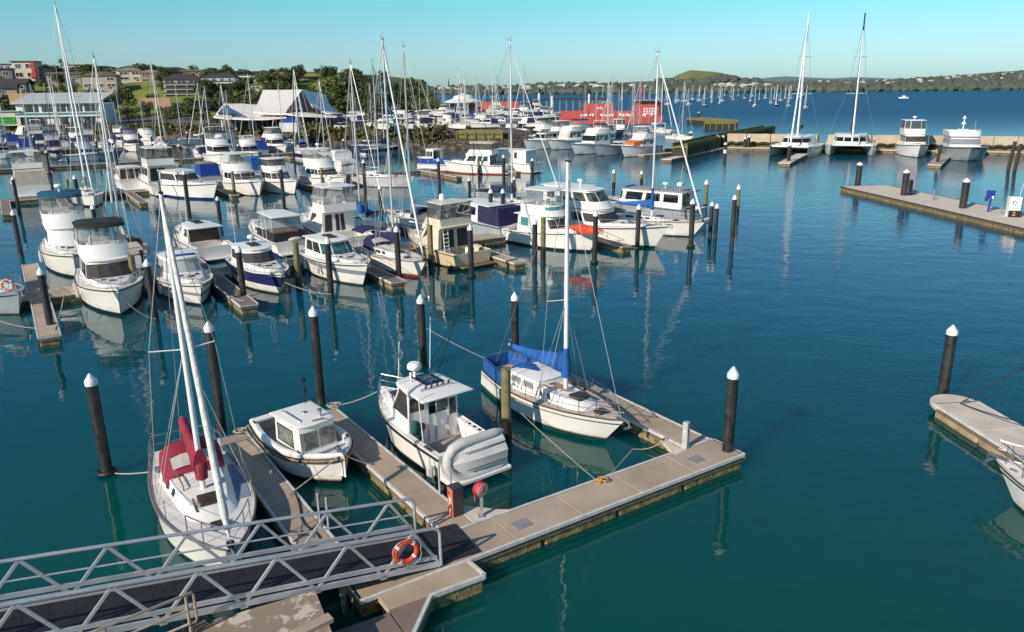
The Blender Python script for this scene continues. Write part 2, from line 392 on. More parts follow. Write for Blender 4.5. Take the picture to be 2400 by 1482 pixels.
def timber_pile(p, h, r, label, group=None):
    t = thing('timber_pile', label, 'timber pile', (p[0], p[1], 0), rnd.uniform(0, 6), group)
    k = MB(); n = 10; rings = []
    for z in (-1, .9, h * .6, h):
        rings.append([(r * (1 + .06 * math.sin(3 * a + z)) * math.cos(a), r * (1 + .06 * math.sin(3 * a + z)) * math.sin(a), z + (.04 * math.sin(2 * a) if z == h else 0)) for a in [2 * math.pi * i / n for i in range(n)]])
    k.loft(rings, True, True); k.build('shaft', TIMB, t, 50)
    k = MB(); k.lathe([(r * 1.09, -1), (r * 1.09, .55), (r * 1.02, .95)], n=10); k.build('wet_foot', mat('wet_pile_foot', (.03, .025, .014), .4, var=.3, scale=6, bump=.5, bscale=20), t, 50)
    return t

# ------------------------------------------------------------------ pontoons
def pontoon(name, label, a, b, w, z=.5, cat='pontoon', topm=None, joints=2.4, side=None, ends=(True, True), strip=RUBST, group=None):
    """straight floating pontoon from a to b (centre line), deck slabs with joints, floats, rub strips"""
    a, b = Vector(a[:2]), Vector(b[:2]); d = b - a; Ln = d.length; ang = math.atan2(d.y, d.x)
    t = thing(name, label, cat, (a.x, a.y, 0), ang, group)
    topm = topm or CONC
    n = max(1, round(Ln / joints)); k = MB()
    for i in range(n):
        x0, x1 = Ln * i / n + .008, Ln * (i + 1) / n - .008
        k.bbox(((x0 + x1) / 2, 0, z - .14), (x1 - x0, w - .16, .14), .012)
    k.build('deck_slab', topm, t)
    k = MB(); k.box((Ln / 2, 0, z - .20), (Ln - .02, w - .04, .12)); k.build('frame', WOOD, t)
    k = MB()
    for s in (-1, 1): k.beam((0, s * (w / 2 - .02), z - .04), (Ln, s * (w / 2 - .02), z - .04), .08, .1)
    for e, x in zip(ends, (0.03, Ln - .03)):
        if e: k.beam((x, -w / 2 + .02, z - .045), (x, w / 2 - .02, z - .045), .07, .09)
    k.build('rub_strip', strip, t)
    k = MB(); m = max(1, round(Ln / 2.6))
    for i in range(m):
        x0, x1 = Ln * i / m + .05, Ln * (i + 1) / m - .05
        k.bbox(((x0 + x1) / 2, 0, -.5), (x1 - x0, w - .12, z + .24), .05)
    k.build('float', side or FLOAT, t)
    return t

def cleat(p, rz, label, group='mooring cleats on the pontoons'):
    k = MB(); k.box((0, 0, .03), (.08, .06, .06)); k.tube([(-.16, 0, .075), (-.08, 0, .085), (.08, 0, .085), (.16, 0, .075)], .02, 6)
    o = k.build('cleat', STEEL, None, 40); o.location = p; o.rotation_euler = (0, 0, rz); tag(o, label, 'cleat', group); return o

def rope(p, q, sag, label, m=None, r=.022, n=14, group=None, cat='rope'):
    p, q = Vector(p), Vector(q)
    k = MB(); k.tube([p.lerp(q, i / n) - Vector((0, 0, sag * 4 * (i / n) * (1 - i / n))) for i in range(n + 1)], r, 6)
    o = k.build('mooring_line', m or ROPE, None, 60); tag(o, label, cat, group); return o

A1 = R(33.0)                       # walkway axis
E1 = Vector((math.cos(A1), math.sin(A1))); E2 = Vector((-math.sin(A1), math.cos(A1)))
def v2(p): return Vector((p[0], p[1]))

# main walkway of the near berth
M0 = v2(at(1105, 1310, .5)); M1 = v2(at(1734, 1072, .5))
MW = 1.42
main_c = M0 + E2 * (MW / 2)
Lm = (M1 - M0).dot(E1)
pontoon('main_pontoon', 'wide tan concrete walkway pontoon in the foreground with the red hose reel', main_c - E1 * 3.0, main_c + E1 * (Lm + .30), MW)
# rounded end fender
k = MB(); pe = main_c + E1 * (Lm + .34)
k.box((pe.x, pe.y, .37), (.14, MW - .1, .2), A1); k.build('end_fender', RUBST); tag(bpy.data.objects['end_fender'], 'pale rounded fender on the free end of the foreground walkway', 'fender')
# fingers
f3a = v2(at(1250, 842, .5)); f3e = main_c + E1 * (Lm - 1.55) + E2 * (MW / 2 + .03)
def dk(u, v): return M0 + E1 * u + E2 * v
FW = .98
for lb_, ub, uf, vf in (('tan finger pontoon between the small launch and the white fishing boat', .46, .16, 11.2), ('tan finger pontoon between the red-covered yacht and the small launch', -3.02, -3.2, 11.0)):
    pontoon('finger_pontoon', lb_, dk(ub, MW + .03), dk(uf, vf), FW, ends=(False, True))
pontoon('finger_pontoon', 'tan finger pontoon on the right of the blue-covered yacht', dk(9.6, MW + .03), dk(9.45, 11.0), 1.15, ends=(False, True))
# corner gussets
def gusset(px, label, m=CONCL, z=.505):
    k = MB(); pts = [at(x, y, z) for x, y in px]
    k.loft([[(p.x, p.y, z - .1) for p in pts], [(p.x, p.y, z) for p in pts]], True, True)
    o = k.build('corner_gusset', m); tag(o, label, 'gusset'); return o
def gusset_uv(q, label, z=.505):
    k = MB(); pts = [dk(*p_) for p_ in q]; k.prism([(p_.x, p_.y) for p_ in pts], z - .12, z); o = k.build('corner_gusset', CONCL); tag(o, label, 'gusset')
gusset_uv([(.97, MW + .02), (2.1, MW + .02), (1.8, 1.66), (1.3, 2.2), (.97, 2.4)], 'pale triangular dock corner plate under the hose reel')
gusset([(1582, 1066), (1606, 1056), (1560, 1030), (1549, 1031)], 'pale triangular dock corner plate by the grey service post')
# hatch covers let into the deck
for (x, y, lb) in ((1632, 1077, 'grey square access plate near the free end of the foreground walkway'), (1223, 1229, 'grey square access plate on the walkway in front of the hose reel')):
    p = at(x, y, .5); k = MB(); k.bbox((0, 0, 0), (.5, .4, .012), .005); o = k.build('access_plate', mat('grey_plate', (.27, .27, .27), .6)); o.location = (p.x, p.y, .503); o.rotation_euler = (0, 0, A1); tag(o, lb, 'access plate')

# lower landing pontoon beside the gangway foot
def slab(name, px, z, label, m, th=.16, strip=None):
    t = thing(name, label, 'pontoon')
    pts = [at(x, y, z) for x, y in px]
    k = MB(); k.loft([[(p.x, p.y, z - th) for p in pts], [(p.x, p.y, z) for p in pts]], True, True); k.build('deck_slab', m, t)
    c = sum((v2(p) for p in pts), Vector((0, 0))) / len(pts)
    k = MB(); q = [c + (v2(p) - c) * .95 for p in pts]
    k.loft([[(p.x, p.y, -.5) for p in q], [(p.x, p.y, z - th) for p in q]], True, True); k.build('float', FLOAT, t)
    if strip:
        k = MB()
        for i, j in strip: k.beam((pts[i].x, pts[i].y, z - .03), (pts[j].x, pts[j].y, z - .03), .09, .11)
        k.build('rub_strip', RUBST, t)
    return t
slab('landing_pontoon', [(886, 1397), (912, 1430), (1008, 1396), (1136, 1348), (1099, 1316)], .47, 'short tan landing stage against the foreground walkway below the gangway foot', CONC, strip=[(3, 2), (3, 4)])
slab('corner_pontoon', [(914, 1433), (950, 1484), (967, 1490), (1008, 1399)], .465, 'dark brown triangular deck piece in shade beside the landing stage', CONCD, strip=[(3, 2)])  # the shade on this deck is put into its dark concrete colour
slab('approach_pontoon', [(560, 1560), (800, 1600), (960, 1500), (947, 1486), (911, 1436)], .46, 'shaded blue-grey approach pontoon at the bottom edge', CONCD)  # shadowed deck: its shade is carried by the concrete colour

# shore landing with flaking paint
def shore_landing():
    m, nt, b = nodes('flaking_paint'); L = nt.links.new
    g = nt.nodes.new('ShaderNodeNewGeometry')
    n = nt.nodes.new('ShaderNodeTexNoise'); n.inputs['Scale'].default_value = 2.2; n.inputs['Detail'].default_value = 9; n.inputs['Roughness'].default_value = .65; L(g.outputs['Position'], n.inputs['Vector'])
    cr = nt.nodes.new('ShaderNodeValToRGB'); e = cr.color_ramp.elements
    e[0].position = .53; e[0].color = (.27, .21, .155, 1); e[1].position = .56; e[1].color = (.55, .48, .40, 1)
    L(n.outputs['Fac'], cr.inputs[0])
    n2 = nt.nodes.new('ShaderNodeTexNoise'); n2.inputs['Scale'].default_value = 1.1; n2.inputs['Detail'].default_value = 4; L(g.outputs['Position'], n2.inputs['Vector'])
    r2 = nt.nodes.new('ShaderNodeMapRange'); r2.inputs['From Min'].default_value = .62; r2.inputs['From Max'].default_value = .72; L(n2.outputs['Fac'], r2.inputs['Value'])
    mx = nt.nodes.new('ShaderNodeMix'); mx.data_type = 'RGBA'; L(r2.outputs[0], mx.inputs['Factor']); L(cr.outputs[0], mx.inputs['A']); mx.inputs['B'].default_value = (.20, .09, .05, 1)
    L(mx.outputs['Result'], b.inputs['Base Color']); b.inputs['Roughness'].default_value = .85
    z = 1.1
    t = thing('shore_landing', 'old concrete landing with flaking pale paint at the bottom of the photo', 'landing')
    pts = [at(x, y, z) for x, y in ((380, 1540), (820, 1560), (778, 1482), (738, 1384), (505, 1452))]
    k = MB(); k.loft([[(p.x, p.y, .6) for p in pts], [(p.x, p.y, z) for p in pts]], True, True); k.build('slab', m, t)
    k = MB(); pa, pb = at(690, 1494, z), at(776, 1452, z); k.beam((pa.x, pa.y, z + .05), (pb.x, pb.y, z + .05), .25, .1); k.build('kerb', CONC, t)
    k = MB()
    for x, y in ((600, 1470), (730, 1440)):
        p = at(x, y, z); k.cyl((p.x, p.y, -1), (p.x, p.y, .62), .14)
    k.build('support_pile', WOOD, t)
    pa, pb = at(455, 1475, z), at(485, 1458, z)
    k = MB(); k.beam((pa.x, pa.y, z - .05), (pb.x, pb.y, z - .05), .2, .12); k.build('timber_bearer', WOOD, t)
    # tan painted handrail beside the gangway
    h = thing('handrail', 'tan painted tubular handrail in front of the gangway', 'handrail')
    top0, top1 = at(120, 1520, 2.1), at(452, 1388, 2.1)
    k = MB(); d = (top1 - top0)
    q = top1 - d.normalized() * .02
    k.tube([top0, q, top1 + Vector((0, 0, -.06)), top1 + Vector((0, 0, -.62)), q + Vector((0, 0, -.7)), top0 + Vector((0, 0, -.7))], .03, 8)
    k.tube([top0 + Vector((0, 0, -.36)), top1 + Vector((0, 0, -.36))], .024, 8)
    k.build('rail', mat('tan_paint', (.50, .37, .27), .5, var=.12, scale=6), h, 50)
    k = MB()
    for f in (.35, .94): k.cyl(top0.lerp(top1, f), top0.lerp(top1, f) - Vector((0, 0, 1.9)), .03)
    k.build('rail_post', MATS['tan_paint'], h, 50)
shore_landing()

# ------------------------------------------------------------------ gangway: two aluminium trusses and a dark ribbed ramp
def gangway():
    g0 = Vector((-1.85, 16.62, .55)); ang = R(209.5); sl = .135; W = 1.62
    t = thing('gangway', 'aluminium truss gangway with dark ramp leading down to the walkway', 'gangway', g0, ang)
    def p(x, y, h): return Vector((x, y, x * sl + h))
    L_ = 15.2; n0 = 1.5; pitch = 1.6; y1 = -W       # local +y is towards the camera side
    for s, y in (('near', 0.0), ('far', -W)):
        k = MB()
        k.beam(p(.02, y, .06), p(L_, y, .06), .07, .13); k.beam(p(.1, y, .26), p(L_, y, .26), .05, .10)
        k.build('bottom_chord', ALU, t)
        k = MB()
        k.tube([p(0, y, 0.02), p(0, y, .92), p(.05, y, 1.03), p(.18, y, 1.08), p(L_, y, 1.08)], .042, 8)
        k.build('handrail', ALU, t, 40)
        k = MB()
        x = n0; i = 0
        k.beam(p(.03, y, .06), p(n0 - pitch / 2, y, 1.05), .055, .075)
        while x < L_:
            k.beam(p(x, y, .02), p(x - pitch / 2, y, 1.05), .045, .064); k.beam(p(x, y, .02), p(x + pitch / 2, y, 1.05), .045, .064)
            k.box(p(x, y, .0), (.16, .07, .10))
            x += pitch
        k.build('diagonal_brace', ALU, t)
    k = MB(); k.tube([p(.02, -W, .60), p(L_, -W, .60)], .022, 6); k.build('mid_rail', ALU, t, 40)
    k = MB()
    for i in range(64):
        x0 = L_ * i / 64; k.box(p(x0 + .12, -W / 2, .10 + .004 * (i % 2)), (.25, W - .1, .03), M=Matrix.Rotation(-math.atan(sl), 3, 'Y'))
    k.build('ramp_deck', mat('ramp_black', (.022, .022, .03), .75, var=.25, scale=4, bump=.4, bscale=30), t)
    k = MB()
    for yy in (-.16, -W + .16, -W + .3): k.beam(p(.1, yy, .14), p(L_, yy, .14), .035, .04)
    k.build('kerb_strip', ALU, t)
    k = MB(); k.box((-.55, -W / 2, .005), (1.15, W - .1, .03), M=Matrix.Rotation(-.04, 3, 'Y')); k.build('landing_flap', MATS['ramp_black'], t)
    # lifebuoy hung on the near truss
    c = Vector((.92, .07, .92 * sl + .62))
    b = thing('lifebuoy', 'orange lifebuoy with white bands hanging on the gangway truss', 'lifebuoy', t.matrix_basis @ c if False else (0, 0, 0))
    Mx = Matrix.Translation(g0) @ Matrix.Rotation(ang, 4, 'Z')
    b.location = Mx @ c; b.rotation_euler = (0, 0, ang)
    def ring(a0, a1, r, rr, m, nm, n=28):
        k = MB(); k.tube([(r * math.cos(a), 0, r * math.sin(a)) for a in [a0 + (a1 - a0) * i / n for i in range(n + (0 if abs(a1 - a0 - 2 * math.pi) < .01 else 1))]], rr, 10, closed=abs(a1 - a0 - 2 * math.pi) < .01); k.build(nm, m, b, 60)
    ring(0, 2 * math.pi, .27, .062, mat('buoy_orange', (.78, .075, .025), .5, var=.08), 'ring')
    for a in (.7, 2.3, 3.85, 5.4): ring(a - .12, a + .12, .27, .066, WHITEM, 'white_band', 5)
    k = MB(); pts = []
    for i in range(41):
        a = 2 * math.pi * i / 40; rr = .35 + .06 * abs(math.sin(2 * a)); pts.append((rr * math.cos(a), .05, rr * math.sin(a) - .02))
    k.tube(pts[:-1], .012, 5, closed=True); k.build('grab_line', ROPE, b, 60)
    return t
gangway()
# shore bearings below the gangway: weedy chains and a steel prop
k = MB(); p0 = at(800, 1375, .7); p1 = at(815, 1440, 0); k.cyl(p0, (p1.x, p1.y, -.6), .07); k.build('steel_prop', mat('pitted_steel', (.32, .29, .26), .6, metal=.3, var=.3, scale=8, bump=.4, bscale=20)); tag(bpy.data.objects['steel_prop'], 'pitted steel prop in the water between the two landings', 'prop')

# ------------------------------------------------------------------ dock furniture
def dock_furniture():
    # fire hose cabinet
    p = dk(.74, 2.1)
    t = thing('fire_cabinet', 'tall red fire cabinet with white lettering on the walkway', 'fire cabinet', (p.x, p.y, .5), A1)
    k = MB(); k.bbox((0, 0, 0), (.34, .30, .86), .02); k.build('cabinet', mat('cabinet_dark', (.05, .04, .045), .5), t)
    k = MB(); k.bbox((0, 0, .86), (.36, .32, .03), .01); k.build('lid', mat('cabinet_top', (.05, .05, .065), .5), t)
    k = MB(); k.box((-.1755, 0, .43), (.012, .29, .84)); d = k.build('door', mat('cabinet_red', (.70, .16, .09), .5, var=.1), t)
    k = MB()
    k.box((-.184, 0, .50), (.004, .10, .09)); k.box((-.184, .03, .56), (.004, .05, .03))
    for i, ww in enumerate((.17, .15, .17, .13, .16)): k.box((-.184, 0, .40 - .055 * i), (.004, ww, .018))
    k.build('lettering', WHITEM, t)
    k = MB(); k.box((-.19, .05, .70), (.02, .03, .05)); k.build('handle', BLACK, t)
    # hose reel
    p = dk(1.27, 1.6)
    t = thing('hose_reel', 'red hose reel on a galvanised post at the dock corner', 'hose reel', (p.x, p.y, .5), R(0))
    k = MB(); k.box((0, 0, .34), (.09, .07, .68)); k.box((0, 0, .01), (.2, .2, .02)); k.build('post', mat('galvanised', (.42, .42, .42), .5, metal=.5, var=.15, scale=8), t)
    ax = Vector((.72, -.66, -.12)).normalized()
    c = Vector((0.0, 0, .84))
    k = MB(); k.lathe([(.12, -.11), (.215, -.10), (.225, -.09), (.225, -.07), (.19, -.065), (.195, .05), (.225, .055), (.225, .07), (.10, .08)], c - ax * .02, 24, ax); k.build('drum', mat('hose_red', (.72, .05, .09), .5, var=.15, scale=30), t, 40)
    k = MB(); k.lathe([(.2, .0), (.2, .012), (.19, .02)], c + ax * .052, 24, ax); f = k.build('face_plate', mat('reel_face', (.62, .46, .42), .5), t, 40)
    k = MB(); k.lathe([(.075, .0), (.07, .03)], c + ax * .074, 16, ax); k.build('hub', mat('hose_red', (.7, .05, .09)), t, 40)
    k = MB(); k.tube([c + Vector((-.17, .06, -.12)), c + Vector((-.19, .03, -.22)), c + Vector((-.18, .03, -.4))], .016, 6); k.build('nozzle', MATS['hose_red'], t, 50)
    # service post at the dock corner
    p = at(1606, 1050, .5)
    t = thing('service_post', 'square grey service post at the corner of the right finger', 'service post', (p.x, p.y, .5), A1 + .3)
    k = MB(); k.bbox((0, 0, 0), (.19, .19, .93), .015); k.build('post', mat('post_grey', (.46, .47, .46), .5, var=.1), t)
    k = MB(); k.box((-.10, .0, .62), (.02, .06, .06)); k.build('socket', WHITEM, t)
    # pairs of alloy boarding poles on finger edges
    for (x, y, lb) in ((1031, 1160, 'thin alloy boarding pole at the stern corner of the white fishing boat'), (1058, 1181, 'thin alloy boarding pole next to the red cabinet'), (751, 1236, 'thin alloy pole on the finger behind the gangway, left one'), (771, 1247, 'thin alloy pole on the finger behind the gangway, right one')):
        p = at(x, y, .5); k = MB(); k.cyl((0, 0, -.1), (0, 0, 1.02), .032); k.lathe([(.036, 1.0), (.036, 1.03), (.01, 1.05)]); o = k.build('boarding_pole', ALU, None, 40); o.location = (p.x, p.y, .5); tag(o, lb, 'pole', 'alloy poles on the near fingers')
    for i, (x, y, lb) in enumerate(((940, 1098, 'steel cleat on the near edge of the middle finger by the launch bow'), (1420, 1126, 'steel cleat on the walkway edge where the yacht bow line ends'), (1556, 1033, 'steel cleat at the inner corner of the right finger'), (700, 1255, 'steel cleat on the finger behind the gangway'))):
        p = at(x, y, .51); cleat((p.x, p.y, .505), A1 + (1.57 if i % 2 else 0), lb)
dock_furniture()

near_piles = [((252, 1112), 3.55, .2, 'black mooring pile with white cone cap on the left, tied to the red-covered yacht', True),
 ((521, 1010), 4.2, .19, 'black mooring pile with white cone cap at the end of the red yacht\'s finger', False),
 ((753, 945), 4.0, .19, 'black mooring pile with white cone cap behind the small launch', False),
 ((993, 858), 3.3, .19, 'black mooring pile with white cone cap behind the fishing boat\'s radar', False),
 ((1208, 838), 3.15, .19, 'black mooring pile with white cone cap behind the blue-covered yacht stern', False),
 ((1714, 1058), 3.35, .2, 'tall black mooring pile with white cone cap on the free end of the walkway', False),
 ((2206, 940), 3.1, .22, 'thick black mooring pile with white cone cap on the right dock corner', False)]
for p, h, r, lb, hp in near_piles: pile(dk(10.0, .50) if 'tall black' in lb else at(*p), h, r, lb, hoop=hp)
timber_pile(at(1188, 1035), 2.75, .17, 'weathered greenish timber pile without a cap between the fishing boat and the blue yacht')
# ------------------------------------------------------------------ boats: local +X is the bow, z = 0 the waterline
OCC = []
def samples(p, rz, L): return [(p[0] + math.cos(rz) * L * f, p[1] + math.sin(rz) * L * f) for f in (.08, .36, .64, .92)]
def occ(p, rz, L): OCC.extend(samples(p, rz, L))
def is_free(p, rz, L, r=3.7):
    return all((a[0] - b[0]) ** 2 + (a[1] - b[1]) ** 2 > r * r for a in samples(p, rz, L) for b in OCC)

class Hull:
    """lofted hull with sheer; half(x) and top(x) give the deck edge"""
    def __init__(s, L, B, fb, fs, rake=1.0, tw=.85, sm=.38, pw=2.2, flare=.8, sp=1.8, n=18, draft=.3, trake=0.0):
        s.L, s.B, s.fb, s.fs, s.rake, s.tw, s.sm, s.pw, s.flare, s.sp, s.n, s.draft, s.trake = L, B, fb, fs, rake, tw, sm, pw, flare, sp, n, draft, trake
    def _prof(s, t, pw, tw):
        if t < s.sm: return tw + (1 - tw) * math.sin(math.pi / 2 * t / s.sm)
        return max(0.0, 1 - ((t - s.sm) / (1 - s.sm)) ** pw)
    def half(s, x): return s.B / 2 * s._prof(min(max(x / s.L, 0), 1), s.pw, s.tw)
    def top(s, x): return s.fs + (s.fb - s.fs) * min(max(x / s.L, 0), 1) ** s.sp
    def pts(s, t):
        zt = s.top(t * s.L); bs = max(s.B / 2 * s._prof(t, s.pw, s.tw), .015); bw = max(s.B / 2 * s._prof(t, s.pw * s.flare, s.tw * .93) * .9, .012)
        out = []
        for f, w in ((-1, .12), (-.5, .62), (0, 1.0), (.35, 1.0), (.7, 1.0), (1, 1.0)):
            if f <= 0: z = s.draft * f; y = bw * w
            else: z = zt * f; y = bw + (bs - bw) * f ** 1.35
            x = t * s.L - s.rake * (1 - max(z, -s.draft) / zt) * t ** 4 + s.trake * (1 - z / zt) * (1 - t) ** 4
            out.append((x, y, z))
        return out
    def build(s, root, m, name='hull'):
        k = MB()
        st = [s.pts(i / s.n) for i in range(s.n + 1)]
        for sg in (-1, 1):
            rings = [[(p[0], p[1] * sg, p[2]) for p in q] for q in st]
            if sg > 0: rings = [r[::-1] for r in rings]
            k.loft(rings, closed=False)
        a = st[0]
        k.poly([(p[0], -p[1], p[2]) for p in a][::-1] + [(p[0], p[1], p[2]) for p in a][0:]) if False else k.poly([(p[0], p[1], p[2]) for p in a] + [(p[0], -p[1], p[2]) for p in a[::-1]])
        return k.build(name, m, root, 40)
    def edge(s, x0, x1, n=14, inset=0.0, dz=0.0, side=1):
        return [(x, side * max(s.half(x) - inset, 0.0), s.top(x) + dz) for x in [x0 + (x1 - x0) * i / n for i in range(n + 1)]]
    def loop(s, x0, inset=0.0, dz=0.0, n=14):
        """deck edge from stern port round the bow to stern starboard"""
        a = s.edge(x0, s.L - .02, n, inset, dz, 1); b = s.edge(x0, s.L - .02, n, inset, dz, -1)
        return a + b[::-1][1:]
    def deck(s, root, m, cock=None, floor=.35, side=.28, trans=.18, dz=-.03, fm=None, n=18):
        """deck surface with an optional cockpit well from the transom to x = cock"""
        k = MB(); kf = MB()
        xs = [s.L * i / n for i in range(n + 1)]
        if cock: xs = sorted(set(xs + [cock, trans]))
        xs[-1] = s.L - .01
        def pt(x, y, z=None): return (x, y, (s.top(x) + dz) if z is None else z)
        for a, b in zip(xs, xs[1:]):
            ha, hb = max(s.half(a) - .01, .004), max(s.half(b) - .01, .004)
            if cock and trans <= a and b <= cock + 1e-6:
                for sg in (-1, 1):
                    q = [pt(a, sg * ha), pt(a, sg * (ha - side)), pt(b, sg * (hb - side)), pt(b, sg * hb)]
                    k.poly(q if sg < 0 else q[::-1])
                    q = [pt(a, sg * (ha - side)), (a, sg * (ha - side), floor), (b, sg * (hb - side), floor), pt(b, sg * (hb - side))]
                    k.poly(q if sg < 0 else q[::-1])
                kf.poly([(a, -(ha - side), floor), (b, -(hb - side), floor), (b, hb - side, floor), (a, ha - side, floor)])
            else:
                cz = .03
                k.poly([pt(a, -ha), pt(b, -hb), (b, 0, s.top(b) + dz + cz), (a, 0, s.top(a) + dz + cz)])
                k.poly([(a, 0, s.top(a) + dz + cz), (b, 0, s.top(b) + dz + cz), pt(b, hb), pt(a, ha)])
        if cock:
            for x in (trans, cock):
                h = s.half(x) - side - .01
                k.poly([(x, -h, floor), (x, h, floor), pt(x, h), (x, 0, s.top(x) + dz + .03), pt(x, -h)])
        o = k.build('deck', m, root)
        if cock: kf.build('cockpit_floor', fm or m, root)
        return o
    def rub(s, root, m, dz=-.10, r=.035, x0=0.0):
        k = MB(); k.tube([(p[0], p[1], p[2]) for p in s.loop(x0, -.012, dz)], r, 6)
        return k.build('rub_rail', m, root, 50)

def plan(x0, x1, w0, w1, nose, z, n=6, pn=2.0):
    """cabin outline: back starboard, along starboard, curved front, port side"""
    P = [(x0, -w0, z), (x1 - nose, -w1, z)]
    for i in range(1, n):
        a = -math.pi / 2 + math.pi * i / n
        P.append((x1 - nose + nose * abs(math.cos(a)) ** (2 / pn), w1 * math.copysign(abs(math.sin(a)) ** (2 / pn), math.sin(a)), z))
    P += [(x1 - nose, w1, z), (x0, w0, z)]
    return [Vector(p) for p in P]

def quad(a, b, c, d, u0, u1, v0, v1, off=.012):
    """panel on the quad a b (bottom) d c (top), pushed outwards"""
    def q(u, v): return a.lerp(b, u).lerp(d.lerp(c, u), v)
    P = [q(u0, v0), q(u1, v0), q(u1, v1), q(u0, v1)]
    nn = (P[1] - P[0]).cross(P[3] - P[0])
    if nn.length < 1e-9: return [], []
    nn.normalize()
    F = [p + nn * off for p in P]; Bk = [p - nn * .02 for p in P]
    return F + Bk, [(0, 1, 2, 3), (0, 4, 5, 1), (1, 5, 6, 2), (2, 6, 7, 3), (3, 7, 4, 0)]

class Cab:
    """lofted superstructure from two plan outlines"""
    def __init__(s, r0, r1): s.a, s.b = r0, r1; s.n = len(r0)
    def body(s, root, name, m, cap=True, smooth=35):
        k = MB(); k.loft([s.a, s.b], False, cap); return k.build(name, m, root, smooth)
    def seg(s, i): j = (i + 1) % s.n; return s.a[i], s.a[j], s.b[j], s.b[i]
    def panel(s, root, name, m, segs, u=(0, 1), v=(.2, .85), off=.012, split=None):
        """one window over consecutive segments"""
        k = MB()
        for idx, i in enumerate(segs):
            u0 = u[0] if idx == 0 else 0; u1 = u[1] if idx == len(segs) - 1 else 1
            k.add(*quad(*s.seg(i), u0, u1, v[0], v[1], off))
        return k.build(name, m, root)
    def at(s, i, u, v):
        a, b, c, d = s.seg(i); return a.lerp(b, u).lerp(d.lerp(c, u), v)
NF = 6
FRONT = list(range(1, NF + 1)); SB, PT, BK = 0, NF + 1, NF + 2

def windows(root, cab, m, sides=((.08, .46), (.5, .92)), v=(.25, .85), front=3, fm=None, back=None, pm=None):
    for (u0, u1) in sides:
        cab.panel(root, 'side_window', m, [SB], (u0, u1), v)
        cab.panel(root, 'side_window', pm or m, [PT], (1 - u1, 1 - u0), v)
    if front == 3:
        for sg, u in (((1, 2), (.12, .94)), ((3, 4), (.06, .94)), ((5, 6), (.06, .88))): cab.panel(root, 'windscreen', fm or m, list(sg), u, v)
    elif front == 2:
        for sg, u in (((1, 2, 3), (.12, .96)), ((4, 5, 6), (.04, .88))): cab.panel(root, 'windscreen', fm or m, list(sg), u, v)
    elif front == 1:
        cab.panel(root, 'windscreen', fm or m, FRONT, (.1, .9), v)
    if back:
        for (u0, u1) in back: cab.panel(root, 'saloon_door', m, [BK], (u0, u1), (.06, .88))

def bow_rail(root, h, x0, ht=.55, inset=.10, n=7, mid=True, drop=True, r=.018, name='bow_rail', m=None):
    k = MB(); lp = h.loop(x0, inset, 0, 10)
    top = [(p[0], p[1], p[2] + ht) for p in lp]
    if drop: top = [lp[0]] + top[1:-1] + [lp[-1]]
    k.tube(top, r, 5)
    if mid: k.tube([(p[0], p[1], p[2] + ht * .5) for p in lp[1:-1]], r * .7, 4)
    for i in range(1, len(lp) - 1, 2): k.cyl(lp[i], (lp[i][0], lp[i][1], lp[i][2] + ht), r * .8, n=5)
    return k.build(name, m or STEEL, root, 50)

def slab_roof(root, name, x0, x1, w0, w1, nose, z, th, m, camber=.05, n=6):
    r = [plan(x0 + .04, x1 - .04, w0 - .04, w1 - .04, nose, z), plan(x0, x1, w0, w1, nose, z + th * .35), plan(x0, x1, w0, w1, nose, z + th * .7), plan(x0 + .07, x1 - .07, w0 - .07, w1 - .07, nose, z + th)]
    k = MB(); k.loft(r, True, False)
    t = r[-1]; c = len(t)
    xm = (x0 + x1) / 2
    k.loft([t, [Vector((xm + (p.x - xm) * .6, p.y * .6, z + th + camber)) for p in t]], False, True)
    return k.build(name, m, root, 35)

def hatch(root, x, y, z, sx=.45, sy=.45, m=None, name='deck_hatch'):
    k = MB(); k.bbox((x, y, z - .06), (sx, sy, .10), .02); return k.build(name, m or SMOKE, root)

def radar(root, p, r=.28, stalk=.35, m=None):
    k = MB(); x, y, z = p
    k.cyl((x, y, z - .02), (x, y, z + stalk), .06); k.lathe([(r * .7, stalk), (r, stalk + .05), (r, stalk + .16), (r * .75, stalk + .24), (.05, stalk + .26)], (x, y, z), 14)
    return k.build('radar_dome', m or WHITEM, root, 40)

def aerial(root, p, h, lean=(-.1, 0), r=.012, name='aerial'):
    k = MB(); k.tube([p, (p[0] + lean[0] * h, p[1] + lean[1] * h, p[2] + h)], r, 4); return k.build(name, WHITEM, root)

def fender(root, p, h=.5, r=.1, m=None):
    k = MB(); k.lathe([(.03, 0), (r, .06), (r, h - .06), (.03, h), (.02, h + .25)], p, 8); return k.build('fender', m or HYPAL, root, 40)

def anchor(root, h):
    k = MB(); x, z = h.L, h.top(h.L)
    k.beam((x - .35, 0, z + .03), (x + .22, 0, z + .03), .12, .05); k.tube([(x - .2, 0, z + .08), (x + .2, 0, z + .06), (x + .24, 0, z - .16)], .028, 5); k.box((x + .17, 0, z - .18), (.10, .3, .04))
    return k.build('anchor', STEEL, root)

def frame_clears(root, r0, r1, m=CLEAR, fm=STEEL, name='clear_panel', segs=None, posts=True, pr=.02, skip=()):
    """transparent panels between two outlines with posts"""
    c = Cab(r0, r1)
    for grp, nm in ((([SB]), 's'), (FRONT, 'f'), ([PT], 'p'), ([BK], 'b')):
        if nm in skip: continue
        k = MB()
        for i in grp:
            a, b, cc, d = c.seg(i); k.poly([a, b, cc, d])
        k.build(name, m, root)
    if posts:
        k = MB()
        for i in (0, 1, 3, 5, NF + 1, NF + 2): k.cyl(r0[i], r1[i], pr, n=5)
        k.tube(r1, pr, 5, closed=True)
        k.build('canopy_frame', fm, root)

